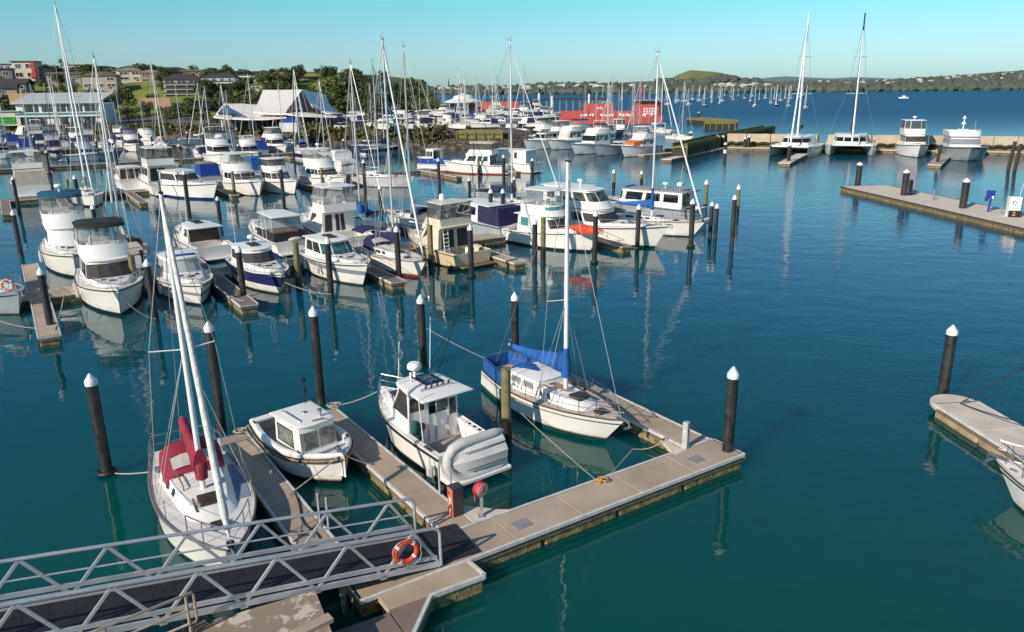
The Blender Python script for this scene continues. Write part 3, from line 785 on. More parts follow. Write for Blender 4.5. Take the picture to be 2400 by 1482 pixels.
# ------------------------------------------------------------------ parametric motor cruiser
def motor(name, label, cat, p, rz, group=None, **o):
    g = o.get
    L, B = g('L', 10.0), g('B', 3.4)
    fb, fs = g('fb', L * .165), g('fs', L * .105)
    h = Hull(L, B, fb, fs, g('rake', L * .11), g('tw', .88), g('sm', .42), g('pw', 2.3), g('flare', .68), g('sp', 1.7), n=g('n', 16))
    off = Vector((0, 0))
    t = thing(name, label, cat, (p[0], p[1], 0), rz, group); occ(p, rz, L)
    det = g('det', 2)
    h.build(t, g('hull', HULLS['white']))
    cock = g('cock', .24) * L
    fl = fs * .45
    h.deck(t, g('deckm', DECKW), cock=cock if g('cock', .24) else None, floor=fl, side=.3, fm=g('floorm', DECKC))
    if det: h.rub(t, g('rubm', BLACK if g('darkrub', True) else RUBST), -.12, .03 * L / 10)
    c0, c1 = g('c0', .25) * L, g('c1', .66) * L
    zd = h.top(c0) - .08; ch = g('ch', 1.45); cw = g('cw', .80) * B / 2; cf = g('cf', .72) * B / 2; rk = g('rk', 1.0); nose = g('nose', .55)
    wm = g('wall', WHITE); gm = g('glass', GLASS); top = g('top', wm)
    # low trunk on the foredeck
    if g('trunk', True):
        x1 = g('t1', .86) * L; zt0, zt1 = h.top(c1) - .1, h.top(x1) - .05
        ra = plan(c1 - rk - .2, x1, cf * .98, max(h.half(x1 - .8) - .35, .25), 1.0, zt0)
        for q in ra: q.z = h.top(q.x) - .06
        rb = [Vector((min(q.x, x1 - .0) - .18 * max(0, (q.x - c1) / (x1 - c1)), q.y * .9, h.top(min(q.x, c1 + .6)) + g('th', .22))) for q in ra]
        tr = Cab(ra, rb); tr.body(t, 'trunk_cabin', wm)
        if det > 1 and g('hatches', True):
            xh = c1 + (x1 - c1) * .42
            hatch(t, xh, 0, rb[0].z + .09, .42, .42); 
            for sg in (-1, 1): hatch(t, xh - .55, sg * .45, rb[0].z + .085, .28, .22)
            if g('trunkwin'):
                tr.panel(t, 'trunk_window', gm, [SB], (.45, .95), (.3, .8)); tr.panel(t, 'trunk_window', gm, [PT], (.05, .55), (.3, .8))
    r0 = plan(c0, c1, cw, cf, nose, zd); r1 = plan(c0 + g('rb', .05), c1 - rk, cw * .90, cf * .88, nose * .9, zd + ch)
    cab = Cab(r0, r1); cab.body(t, 'cabin', wm)
    windows(t, cab, gm, g('sides', ((.10, .42), (.46, .70), (.73, .96))), g('wv', (.38, .86)), g('front', 3), g('fm', gm), g('back', ((.08, .36), (.40, .66))), g('pm'))
    zr = zd + ch
    slab_roof(t, 'roof', c0 - g('over', .35), c1 - rk + g('fover', .18), cw * .98, cf * .96, nose, zr, .10, top)
    zr += .13
    if g('sunroof') and det:
        for i in range(2): hatch(t, c0 + (c1 - rk - c0) * (.38 + .3 * i), 0, zr + .06, .5, .62, SMOKE, 'roof_hatch')
    if g('roofpanel'):
        k = MB(); k.bbox((c1 - rk - .55, 0, zr + .01), (.5, cf * 1.5, .03), .01); k.build('roof_panel', g('roofpanel'), t)
    ztop = zr
    # flybridge
    if g('fly'):
        f0, f1 = g('f0', c0 / L - .03) * L, g('f1', c1 / L - .10) * L
        fw, fh = cw * g('fwid', .98), g('fh', .75)
        a = plan(f0, f1, fw * .96, fw * .86, .7, zr - .05); b = plan(f0 + .05, f1 - g('frk', .55), fw, fw * .92, .6, zr + fh)
        fc = Cab(a, b); fc.body(t, 'flybridge', wm, cap=False)
        if g('bandwin'): fc.panel(t, 'tinted_band', gm, FRONT, (0, 1), (.55, .85))
        inner = [Vector((q.x * .985 + .05, q.y * .93, zr + fh - .02)) for q in b]
        k = MB(); k.loft([b, inner], False, False); k.loft([inner, [Vector((q.x, q.y, zr + .08)) for q in inner]], False, True); k.build('flybridge_well', DECKW, t)
        k = MB(); xs = f0 + (f1 - f0) * .45
        k.bbox((xs, -.45, zr + .05), (.5, .55, .55), .06); k.bbox((xs - .22, -.45, zr + .55), (.12, .55, .45), .04); k.bbox((xs, .55, zr + .05), (.5, .55, .55), .06); k.bbox((xs - .22, .55, zr + .55), (.12, .55, .45), .04)
        k.build('helm_seat', WHITE2, t); k = MB(); k.bbox((f1 - 1.15, 0, zr + .05), (.45, fw * 1.3, fh + .02), .08); k.build('helm_console', g('consm', WHITE2), t)
        zf = zr + fh; kind = g('fly')
        hh = g('hh', 1.15)
        c = [Vector((q.x - .25 * (q.x - f0) / (f1 - f0), q.y * .93, zf + hh)) for q in b]
        if kind in ('hard', 'bimini', 'soft'):
            frame_clears(t, [Vector((q.x, q.y, zf)) for q in b], c, g('clear', CLEAR), STEEL if kind != 'soft' else g('bimc', NAVY), skip=g('skip', ()))
            xa, xb = c[0].x - g('tover', .25), max(q.x for q in c) + .22
            if kind == 'hard': slab_roof(t, 'hardtop', xa, xb, fw * .98, fw * .92, .6, zf + hh, .10, g('topm', wm))
            else:
                ra2 = [plan(xa, xb, fw * .99, fw * .93, .6, zf + hh - .10), plan(xa, xb, fw * .99, fw * .93, .6, zf + hh - .02), plan(xa + .15, xb - .2, fw * .8, fw * .75, .5, zf + hh + .12), plan(xa + .4, xb - .5, fw * .4, fw * .4, .4, zf + hh + .17)]
                k = MB(); k.loft(ra2, True, True); k.build('bimini_top', g('bimc', NAVY), t, 60)
            ztop = zf + hh + .12
        elif kind == 'screen':
            c2 = [Vector((q.x - .12, q.y * .97, zf + .3)) for q in b]
            frame_clears(t, [Vector((q.x, q.y, zf)) for q in b], c2, g('clear', CLEAR), STEEL, skip=('b',), posts=False); ztop = zf + .3
        elif kind == 'cover':
            k = MB(); k.loft([[Vector((q.x, q.y, zf - .06)) for q in b], [Vector((q.x * .97 + f0 * .03, q.y * .8, zf + .32)) for q in b]], False, True); k.build('flybridge_cover', g('bimc', BEIGE), t, 50)
            ztop = zf + .3
    # cockpit canopy
    if g('aft'):
        m_ = g('aft'); a = plan(.15, c0 + .05, h.half(.3) - .12, cw * .98, .02, h.top(.2) - .02); b = plan(.45, c0 + .05, (h.half(.3) - .2) * .95, cw * .93, .02, zr - .15)
        k = MB(); k.loft([a, b], False, True); k.build('cockpit_cover', m_, t, 30)
    if g('arch'):
        k = MB(); xa = c0 + .1; yy = cw * .95
        k.tube([(xa - .3, -yy, zd + .3), (xa, -yy, ztop + .45), (xa + .05, -yy * .8, ztop + .62), (xa + .05, yy * .8, ztop + .62), (xa, yy, ztop + .45), (xa - .3, yy, zd + .3)], .06, 6); k.build('radar_arch', wm, t, 40)
    if g('radar', False): radar(t, (c0 + (c1 - rk - c0) * .35, 0, ztop), .26 * L / 10)
    if det:
        bow_rail(t, h, g('r0', .5) * L, mid=det > 1)
        k = MB(); h2 = h.half(0) - .15
        if g('swim', True):
            k.bbox((-.32, 0, .16), (.66, h2 * 2, .09), .03); k.build('swim_platform', g('swimm', WHITE2), t)
        for i in range(g('aer', 1)): aerial(t, (c0 + .4 + .4 * i, (-1) ** i * cw * .8, zr), g('aerh', 2.4))
    if det > 1:
        anchor(t, h)
        for sg in (-1, 1):
            for fx in g('fend', (.3, .55)): fender(t, (fx * L, sg * (h.half(fx * L) + .09), h.top(fx * L) - .85), .5, .10)
        if g('ports', True):
            k = MB()
            for fx in (.62, .70): 
                for sg in (-1, 1): 
                    x = fx * L; k.box((x, sg * (h.half(x) - .04), h.top(x) * .66), (.4, .12, .13), rz=-sg * .18)
            if g('portsm'): k.build('hull_port', g('portsm'), t)
        k = MB()
        for fx in (.12, .9):
            for sg in (-1, 1): k.bbox((fx * L, sg * max(h.half(fx * L) - .14, .1), h.top(fx * L) - .02), (.22, .05, .07), .02)
        k.build('deck_cleat', STEEL, t)
    t['_h'] = 0
    del t['_h']
    return t, h

HULLS = {
 'white': hull_mat('hull_white', (.84, .815, .76), (.03, .03, .035)),
 'whiteblue': hull_mat('hull_white_bluefoot', (.84, .815, .765), (.02, .03, .07), .10, (.02, .05, .2), .10, .22),
 'whitered': hull_mat('hull_white_redfoot', (.84, .815, .765), (.30, .05, .03), .16),
 'whitegreen': hull_mat('hull_white_greenfoot', (.80, .78, .72), (.01, .055, .045), .17),
 'whiteblack': hull_mat('hull_white_blackfoot', (.84, .815, .76), (.015, .015, .02), .14),
 'bluestripe': hull_mat('hull_white_stripe', (.84, .815, .765), (.02, .03, .06), .10, (.30, .29, .30), .62, .82),
 'cream': hull_mat('hull_cream', (.70, .56, .36), (.03, .03, .03), .08),
 'navy': hull_mat('hull_navy', (.018, .022, .07), (.6, .58, .54), .34),
 'grey': hull_mat('hull_grey', (.36, .40, .42), (.03, .03, .04)),
 'bluegrey': hull_mat('hull_bluegrey', (.25, .31, .40), (.03, .03, .04)),
 'black': hull_mat('hull_black', (.025, .03, .035), (.02, .02, .025)),
 'green': hull_mat('hull_pale_green', (.52, .56, .42), (.05, .06, .04)),
}

# ------------------------------------------------------------------ parametric sloop
def sloop(name, label, p, rz, group=None, cat='sailing boat', **o):
    g = o.get
    L, B = g('L', 9.0), g('B', 2.9)
    h = Hull(L, B, g('fb', L * .125), g('fs', L * .10), g('rake', L * .10), g('tw', .62), g('sm', .45), g('pw', 2.0), g('flare', .8), 2.0, n=g('n', 18), trake=g('trake', -.1), draft=.35)
    t = thing(name, label, cat, (p[0], p[1], 0), rz, group); det = g('det', 2); occ(p, rz, L)
    h.build(t, g('hull', HULLS['white']))
    dm = g('deckm', DECKW); wm = g('wall', WHITE)
    h.deck(t, dm, cock=.30 * L if g('cock', True) else None, floor=.3, side=h.B * .2, trans=.1 * L if L > 7 else .3, dz=-.02)
    if det: 
        k = MB(); k.tube(h.loop(0, -.005, .01, 18), .03, 5); k.build('toe_rail', g('toe', TEAK), t, 50)
        if g('stripe'): 
            k = MB(); k.tube(h.loop(.1, -.012, -.14, 18), .016, 4); k.build('cove_stripe', g('stripe'), t, 50)
    # coachroof
    c0, c1 = .28 * L, g('c1', .72) * L; chh = g('ch', .42)
    cw_ = g('cw', 1.0); a = plan(c0, c1, h.B * .33 * cw_, h.B * .24 * cw_, .9, 0); b = plan(c0 + .05, c1 - .55, h.B * .28 * cw_, h.B * .18 * cw_, .8, 0)
    for q in a: q.z = h.top(q.x) - .04
    for q in b: q.z = h.top(c0) + chh * (1 - .35 * max(0, (q.x - c0) / (c1 - c0)))
    cb = Cab(a, b); 
    cb.body(t, 'coachroof', wm)
    if g('dog'):       # raised doghouse step aft
        da = [Vector((min(q.x, .5 * L), q.y * .98, q.z - .1)) for q in b]; db = [Vector((min(q.x, .5 * L) - .03 * (q.x > .4 * L), q.y * .9, h.top(c0) + chh + .2)) for q in b]
        dh = Cab(da, db); dh.body(t, 'doghouse', wm)
    if det:
        for (u0, u1) in g('wins', ((.12, .34), (.42, .6), (.68, .80))):
            cb.panel(t, 'cabin_window', g('glass', GLASS), [SB], (u0, u1), (.35, .8)); cb.panel(t, 'cabin_window', g('glass', GLASS), [PT], (1 - u1, 1 - u0), (.35, .8))
    zc = h.top(c0) + chh
    mx = g('mx', .56) * L; zm = zc - .1
    if det > 1:
        hatch(t, mx + .75, 0, zc - .02, .55, .55, g('hatchm', SMOKE)); hatch(t, c1 + .25, 0, h.top(c1) + .07, .4, .4, SMOKE)
        k = MB(); k.bbox((c0 + .45, 0, zc - .04), (.8, .7, .10), .03); k.build('companion_hatch', g('compm', WHITE2), t)
        k = MB()
        for sg in (-1, 1): k.tube([(c0 + .8, sg * h.B * .2, zc + .0), (c0 + .85, sg * h.B * .2, zc + .07), (mx - .2, sg * h.B * .19, zc + .05), (mx - .1, sg * h.B * .19, zc - .04)], .02, 5)
        k.build('handrail', TEAK, t)
        k = MB()
        for sg in (-1, 1): k.lathe([(.09, 0), (.07, .05), (.08, .14)], (.2 * L, sg * h.half(.2 * L) * .78, h.top(.2 * L)), 10)
        k.build('winch', STEEL, t, 40)
        k = MB(); k.tube([(.12 * L, 0, .5), (.16 * L, 0, .95), (.26 * L, 0, 1.0)], .025, 5); k.build('tiller', TEAK, t, 40)
    # rig
    H = g('H', L * 1.35); zt = zm + H; lean = g('lean', (0, 0))
    def mp(z): f = (z - zm) / H; return Vector((mx + lean[0] * f, lean[1] * f, z))
    k = MB(); r = g('mr', .075); k.tube([mp(zm), mp(zm + H * .5), mp(zt)], [r, r, r * .7], 8); 
    mast = k.build('mast', g('mast', MASTA), t, 50)
    sp = [g('sp1', .52)] + ([.76] if g('sp2') else [])
    k = MB()
    for f in sp:
        z = zm + H * f; w_ = h.B * .32 * (1 if f < .6 else .75)
        k.tube([mp(z) + Vector((-.12, -w_, .05)), mp(z), mp(z) + Vector((-.12, w_, .05))], .022, 5)
    k.build('spreader', g('mast', MASTA), mast)
    if det:
        k = MB(); tp = mp(zt)
        k.tube([tp, tp + Vector((-.25, 0, .12)), tp + Vector((-.35, .05, .3))], .012, 4); k.tube([tp, tp + Vector((.1, 0, .45))], .01, 4); k.box(tp + Vector((.02, 0, .03)), (.22, .09, .05))
        k.build('masthead', BLACK, mast)
    wr = g('wr', .012); k = MB()
    bowp = Vector((L - .15, 0, h.top(L) + .05)); stp = Vector((.05, 0, h.top(0) + .05))
    fz = mp(zm + H * g('fs_', .97))
    k.tube([stp, mp(zt)], wr, 4)
    for sg in (-1, 1):
        cp = Vector((mx - .2, sg * (h.half(mx) - .06), h.top(mx)))
        z = zm + H * sp[0]; w_ = h.B * .32
        k.tube([cp, mp(z) + Vector((-.12, sg * w_, .05)), mp(zt) if not sp[1:] else mp(zm + H * .76) + Vector((-.12, sg * w_ * .75, .05)), mp(zt)], wr, 4)
        k.tube([cp + Vector((.25, 0, 0)), mp(z)], wr, 4); k.tube([cp + Vector((-.3, 0, 0)), mp(z)], wr, 4)
    if g('genoa') is None: k.tube([bowp, fz], wr, 4)
    k.build('rigging', WIRE, t)
    if g('genoa'):
        k = MB(); n = 14; k.tube([bowp.lerp(fz, .03 + .95 * i / n) for i in range(n + 1)], [.03] + [g('gr', .085) * (1 - .5 * i / n) + (.008 if i % 2 else 0) for i in range(1, n)] + [.02], 8); k.build('furled_sail', g('genoa'), t, 60)
        k = MB(); k.lathe([(.1, 0), (.1, .12), (.05, .14)], (bowp.x - .02, 0, bowp.z + .05), 10); k.build('furling_drum', BLACK, t, 40)
    bl = g('bl', .36) * L; zb = zm + g('bz', .75)
    be = Vector((mx - bl, 0, zb + g('brise', .1)))
    k = MB(); k.tube([(mx - .05, 0, zb), be], .05, 8); k.build('boom', MASTA, t, 50)
    if g('cover'):
        n = 12; rings = []
        for i in range(n + 1):
            f = i / n; c = Vector((mx + .08, 0, zb)).lerp(be + Vector((.15, 0, 0)), f)
            hh = (g('cvh', .42) * (1 - f) ** 1.5 + .24); ww = .19 * g('cvw', 1) * (1 - f * .35)
            sag = .02 * math.sin(i * 2.3)
            if i == 0: ww *= .9
            rings.append([c + Vector((.0, ww * math.cos(a) * (.55 + .45 * (1 - math.sin(a)) / 2) + sag, (hh * (math.sin(a) * .5 + .5) - .14) * (1.0))) for a in [2 * math.pi * q / 12 for q in range(12)]])
        k = MB(); k.loft(rings, True, True); k.build('sail_cover', g('cover'), t, 60)
        # collar round the mast
        k = MB(); k.tube([mp(zb - .2), mp(zb + .25), mp(zb + g('collar', .85))], [.17, .18, .10], 10); k.build('mast_collar', g('cover'), t, 60)
    if g('dodger'):
        x0, x1 = c0 - .35, c0 + .75; w_ = h.B * .34; n = 8; rings = []
        for j, (x, hz) in enumerate(((x0, .62), (x0 + .35, .66), (x0 + .75, .60), (x1 + .1, .06))):
            rings.append([Vector((x, w_ * math.cos(math.pi * q / n) * (1 if j < 3 else .95), zc - .22 + (hz + .22) * math.sin(math.pi * q / n) ** .45)) for q in range(n + 1)])
        k = MB(); k.loft(rings, closed=False); k.build('sprayhood', g('dodger'), t, 40)
        k = MB()
        for q0, q1 in ((2, 4), (4, 6)):
            P = []
            for rr, ff in ((rings[3], .25), (rings[3], .25)): pass
            a0 = rings[3][q0].lerp(rings[2][q0], .3); a1 = rings[3][q1].lerp(rings[2][q1], .3); b0 = rings[3][q0].lerp(rings[2][q0], .85); b1 = rings[3][q1].lerp(rings[2][q1], .85)
            o_ = Vector((.03, 0, .03)); am, bm = rings[3][(q0 + q1) // 2].lerp(rings[2][(q0 + q1) // 2], .3), rings[3][(q0 + q1) // 2].lerp(rings[2][(q0 + q1) // 2], .85)
            k.poly([a0 + o_, am + o_, bm + o_, b0 + o_]); k.poly([am + o_, a1 + o_, b1 + o_, bm + o_])
        k.build('sprayhood_window', g('dodwin', HYPAL), t)
    if g('bimini'):
        k = MB(); w_ = h.half(.15 * L) * .8
        rings = [[Vector((x, w_ * math.cos(math.pi * q / 6), zc + .75 + .25 * math.sin(math.pi * q / 6))) for q in range(7)] for x in (.04 * L, .14 * L, .25 * L)]
        k.loft(rings, closed=False); k.build('bimini_top', g('bimini'), t, 50)
        k = MB()
        for x in (.06, .22):
            for sg in (-1, 1): k.cyl((x * L, sg * h.half(x * L) * .85, h.top(x * L)), (x * L, sg * w_, zc + .75), .015, n=5)
        k.build('bimini_frame', STEEL, t)
    if det:
        k = MB(); ht = .6; x0 = .8 * L if det > 1 else .85 * L
        lp = h.loop(x0, .06, 0, 5)
        k.tube([lp[0]] + [(q[0] - .02, q[1], q[2] + ht) for q in lp[:]] + [lp[-1]], .018, 5); k.tube([(q[0], q[1], q[2] + ht * .5) for q in lp], .012, 4)
        for q in (lp[2], lp[-3]): k.cyl(q, (q[0], q[1], q[2] + ht), .016, n=5)
        k.build('pulpit', STEEL, t, 50)
        k = MB(); e = [(x, h.half(x) - .06, h.top(x)) for x in (.16 * L, .08 * L, .015 * L)]; lp = e + [(q[0], -q[1], q[2]) for q in e[::-1]]
        k.tube([lp[0]] + [(q[0], q[1], q[2] + ht) for q in lp] + [lp[-1]], .018, 5); k.tube([(q[0], q[1], q[2] + ht * .5) for q in lp], .012, 4)
        for q in lp[1:-1]: k.cyl(q, (q[0], q[1], q[2] + ht), .016, n=5)
        k.build('pushpit', STEEL, t, 50)
        k = MB()
        for sg in (-1, 1):
            xs = [.16 * L + (x0 - .16 * L) * i / 4 for i in range(5)]
            for f in (.5, 1): k.tube([(x, sg * (h.half(x) - .06), h.top(x) + ht * f) for x in xs], .007, 4)
            for x in xs[1:-1]: k.cyl((x, sg * (h.half(x) - .06), h.top(x)), (x, sg * (h.half(x) - .06), h.top(x) + ht), .013, n=5)
        k.build('lifelines', STEEL, t)
    if det > 1: anchor(t, h)
    return t, h
def zat(x, y, py):
    """height above a ground point that is seen at image row py"""
    lo, hi = -2.0, 80.0
    for _ in range(40):
        m = (lo + hi) / 2; zz = m - CAMH
        f = y * math.cos(PITCH) - zz * math.sin(PITCH); u = y * math.sin(PITCH) + zz * math.cos(PITCH)
        U, V = x / f, u / f
        V = U * math.sin(ROLL) + V * math.cos(ROLL)
        if 741 - FPX * V > py: lo = m
        else: hi = m
    return lo
def along(sternpx, zs, bowpx, zb):
    a, b = at(*sternpx, zs), at(*bowpx, zb); d = v2(b) - v2(a)
    return v2(a), math.atan2(d.y, d.x), d.length
def from_bow(px, rz, L, z=0.0, rake=0.0):
    b = v2(at(*px, z)); return b - Vector((math.cos(rz), math.sin(rz))) * (L - rake)

# ---- yacht with the maroon sail cover
p, rz, L = along((424, 1042), .95, (545, 1292), 1.2)
mxf = .52; mb = p + Vector((math.cos(rz), math.sin(rz))) * mxf * L
H1 = zat(mb.x, mb.y, 440) - 1.35
t, h = sloop('sailing_yacht', 'white sailing yacht with maroon sail cover and sprayhood, bow under the gangway', p, rz, L=L, B=2.6, fb=1.15, fs=.9, pw=2.3, rake=.9, tw=.7, mx=mxf, H=H1, cover=MAROON, cvh=.62, cvw=1.4, cw=1.16, wins=((.30, .37), (.52, .58)), dodger=MAROON, genoa=mat('furled_white', (.74, .72, .68), .7, var=.15, scale=6, bump=.5, bscale=10), gr=.10, mast=MASTW, bl=.36, bz=.55, brise=.62, sp2=False, sp1=.50, toe=mat('grey_toe_rail', (.20, .16, .14), .6), deckm=mat('deck_ivory', (.74, .70, .65), .7, var=.05, bump=.1, bscale=90), hull=HULLS['white'], hatchm=mat('bronze_hatch', (.06, .045, .03), .3), c1=.76, ch=.36, collar=.3, lean=(-.15, .0), wr=.010)
# non-slip blue-grey side panel, instrument strips and staysail tackle
k = MB()
for sg, x0, x1 in ((1, .30, .62),):
    n = 6
    P = [(L * (x0 + (x1 - x0) * i / n), sg * (h.half(L * (x0 + (x1 - x0) * i / n)) - .12), h.top(L * (x0 + (x1 - x0) * i / n)) - .012 + .012) for i in range(n + 1)]
    Q = [(q[0], q[1] - sg * .42, q[2] + .014) for q in P]
    k.loft([[Vector(q) for q in P], [Vector(q) for q in Q]], closed=False)
k.build('side_deck_panel', mat('bluegrey_nonslip', (.26, .30, .38), .8), t)
k = MB()
for i in range(2): k.box((.47 * L - .75 + 0 * i, .25 - .16 * i, 1.295), (.42, .09, .03))
for i in range(9): k.box((.60 * L + .07 * i, -.38 + .0 * i, 1.27 - .012 * i), (.035, .07, .02))
k.build('deck_vents', BLACK, t)

# ---- small launch with centre wheelhouse (bow to the lower right)
def small_launch():
    p, rz, L = along((632, 970), .85, (807, 1066), 1.15)
    h = Hull(L, 2.35, 1.15, .82, .35, .66, .5, 2.7, .8, 2.2, n=18, draft=.3)
    t = thing('wheelhouse_launch', 'small white launch with upright wheelhouse and rope-brown rubbing strake', 'launch', (p.x, p.y, 0), rz)
    h.build(t, HULLS['whiteblack'])
    # bulwark cap: wide rounded coaming round the open cockpit
    k = MB()
    for sg in (-1, 1):
        xs = [L * i / 20 for i in range(21)]
        rings = []
        for x in xs:
            hb = max(h.half(x), .03); z = h.top(x); w_ = min(.24, hb * .8)
            rings.append([Vector((x, sg * hb, z - .02)), Vector((x, sg * (hb - .02), z + .03)), Vector((x, sg * (hb - w_ * .5), z + .06)), Vector((x, sg * (hb - w_), z + .02)), Vector((x, sg * (hb - w_ - .01), .36))])
        if sg > 0: rings = [r[::-1] for r in rings]
        k.loft(rings, closed=False)
    k.build('bulwark', WHITE, t, 60)
    k = MB()
    xs = [.05 + (L - .5) * i / 12 for i in range(13)]
    for a, b in zip(xs, xs[1:]): k.poly([(a, -h.half(a) + .2, .36), (b, -max(h.half(b) - .2, .02), .36), (b, max(h.half(b) - .2, .02), .36), (a, h.half(a) - .2, .36)])
    k.poly([(.1, -h.half(.1) + .1, .36), (.1, h.half(.1) - .1, .36), (.1, h.half(.1) - .1, h.top(0) + .02), (.1, -h.half(.1) + .1, h.top(0) + .02)])
    k.build('cockpit_floor', mat('grey_floor', (.30, .28, .28), .8), t)
    k = MB(); k.bbox((.12, 0, h.top(0) - .05), (.3, 2 * h.half(.1) - .1, .10), .04); k.build('stern_deck', WHITE, t)
    k = MB()                                             # raised foredeck shelf inside the bow
    xs = [.70 * L + (.27 * L) * i / 6 for i in range(7)]
    for a, b in zip(xs, xs[1:]): k.poly([(a, -h.half(a) + .2, .82), (b, -max(h.half(b) - .2, .02), .82), (b, max(h.half(b) - .2, .02), .82), (a, h.half(a) - .2, .82)])
    k.poly([(xs[0], -h.half(xs[0]) + .2, .36), (xs[0], h.half(xs[0]) - .2, .36), (xs[0], h.half(xs[0]) - .2, .82), (xs[0], -h.half(xs[0]) + .2, .82)][::-1])
    k.build('foredeck', WHITE2, t)
    k = MB(); k.tube(h.loop(0, -.03, -.16, 18), .045, 6); k.build('rubbing_strake', mat('strake_rope', (.36, .24, .13), .8, var=.3, scale=12), t, 50)
    k = MB(); k.tube(h.loop(0, -.035, -.10, 18), .022, 6); k.tube(h.loop(0, -.035, -.22, 18), .022, 6); k.build('strake_edge', BLACK, t, 50)
    # wheelhouse
    c0, c1, zd, ch = .38 * L, .72 * L, .36, 1.24
    r0 = plan(c0, c1, .72, .70, .25, zd, pn=4.5); r1 = plan(c0 + .02, c1 - .20, .69, .66, .22, zd + ch, pn=4.5)
    mid = [a.lerp(b, .52) for a, b in zip(r0, r1)]
    c = Cab(r0, r1); c.body(t, 'wheelhouse', WHITE)
    gl = mat('wheelhouse_glass', (.24, .25, .20), .05, var=.5, scale=3, c2=(.08, .09, .07), spec=.7)
    c.panel(t, 'side_window', gl, [SB], (.12, .86), (.42, .88)); c.panel(t, 'side_window', gl, [PT], (.14, .88), (.42, .88))
    k = MB()
    c.panel(t, 'windscreen', gl, [2, 3], (.12, .94), (.42, .88)); c.panel(t, 'windscreen', gl, [4, 5], (.06, .88), (.42, .88))
    fr = BLACK
    for seg, u0, u1 in ((SB, .12, .86),):
        P = [c.at(seg, u0, .42), c.at(seg, u1, .42), c.at(seg, u1, .88), c.at(seg, u0, .88)]
        k = MB(); k.tube([q + Vector((0, -.012, 0)) for q in P], .02, 5, closed=True); k.build('window_frame', fr, t)
    slab_roof(t, 'roof', c0 - .25, c1 - .12, .76, .72, .25, zd + ch, .10, WHITE, camber=.04)
    zr = zd + ch + .13
    k = MB(); k.bbox((c0 + .7, .05, zr - .0), (.16, .16, .05), .03); k.lathe([(.05, 0), (.05, .16), (.09, .18), (.09, .24), (.02, .27)], (c1 - .5, .3, zr), 10); k.build('roof_fittings', STEEL, t, 40)
    k = MB(); k.tube([(c0 + .1, -.46, zr), (c0 + .15, -.46, zr + .07), (c1 - .5, -.46, zr + .07), (c1 - .45, -.46, zr)], .018, 5); k.build('grab_rail', STEEL, t, 50)
    k = MB(); k.cyl((c1 - .3, -.1, zr), (c1 - .22, .28, zr + .02), .03); k.build('wiper_horn', STEEL, t)
    k = MB(); k.tube([(c0 - .1, .5, zr - .1), (c0 - .1, .5, zr + .75)], .025, 6); 
    for z in (.35, .72): k.lathe([(.02, 0), (.08, .04), (.08, .12), (.02, .16)], (c0 - .1, .5, zr + z), 10)
    k.build('signal_mast', BLACK, t, 40)
    k = MB(); k.bbox((c0 - .3, -.2, .36), (.4, .5, .5), .04); k.build('engine_box', mat('locker_blue', (.20, .24, .40), .6), t)
    k = MB(); k.lathe([(.07, 0), (.05, .06), (.08, .2), (.03, .22)], (L - .35, 0, h.top(L) - .02), 8); k.beam((L - .5, 0, h.top(L) + .07), (L + .05, 0, h.top(L) + .05), .14, .05); k.build('samson_post', STEEL, t, 40)
    k = MB(); 
    for x, sg in ((.75, -1), (.75, 1), (.08, -1), (.08, 1)): k.bbox((x * L, sg * (h.half(x * L) - .12), h.top(x * L) + .05), (.2, .05, .06), .02)
    k.build('deck_cleat', BLACK, t)
    return t, h, p, rz, L
LA = small_launch()

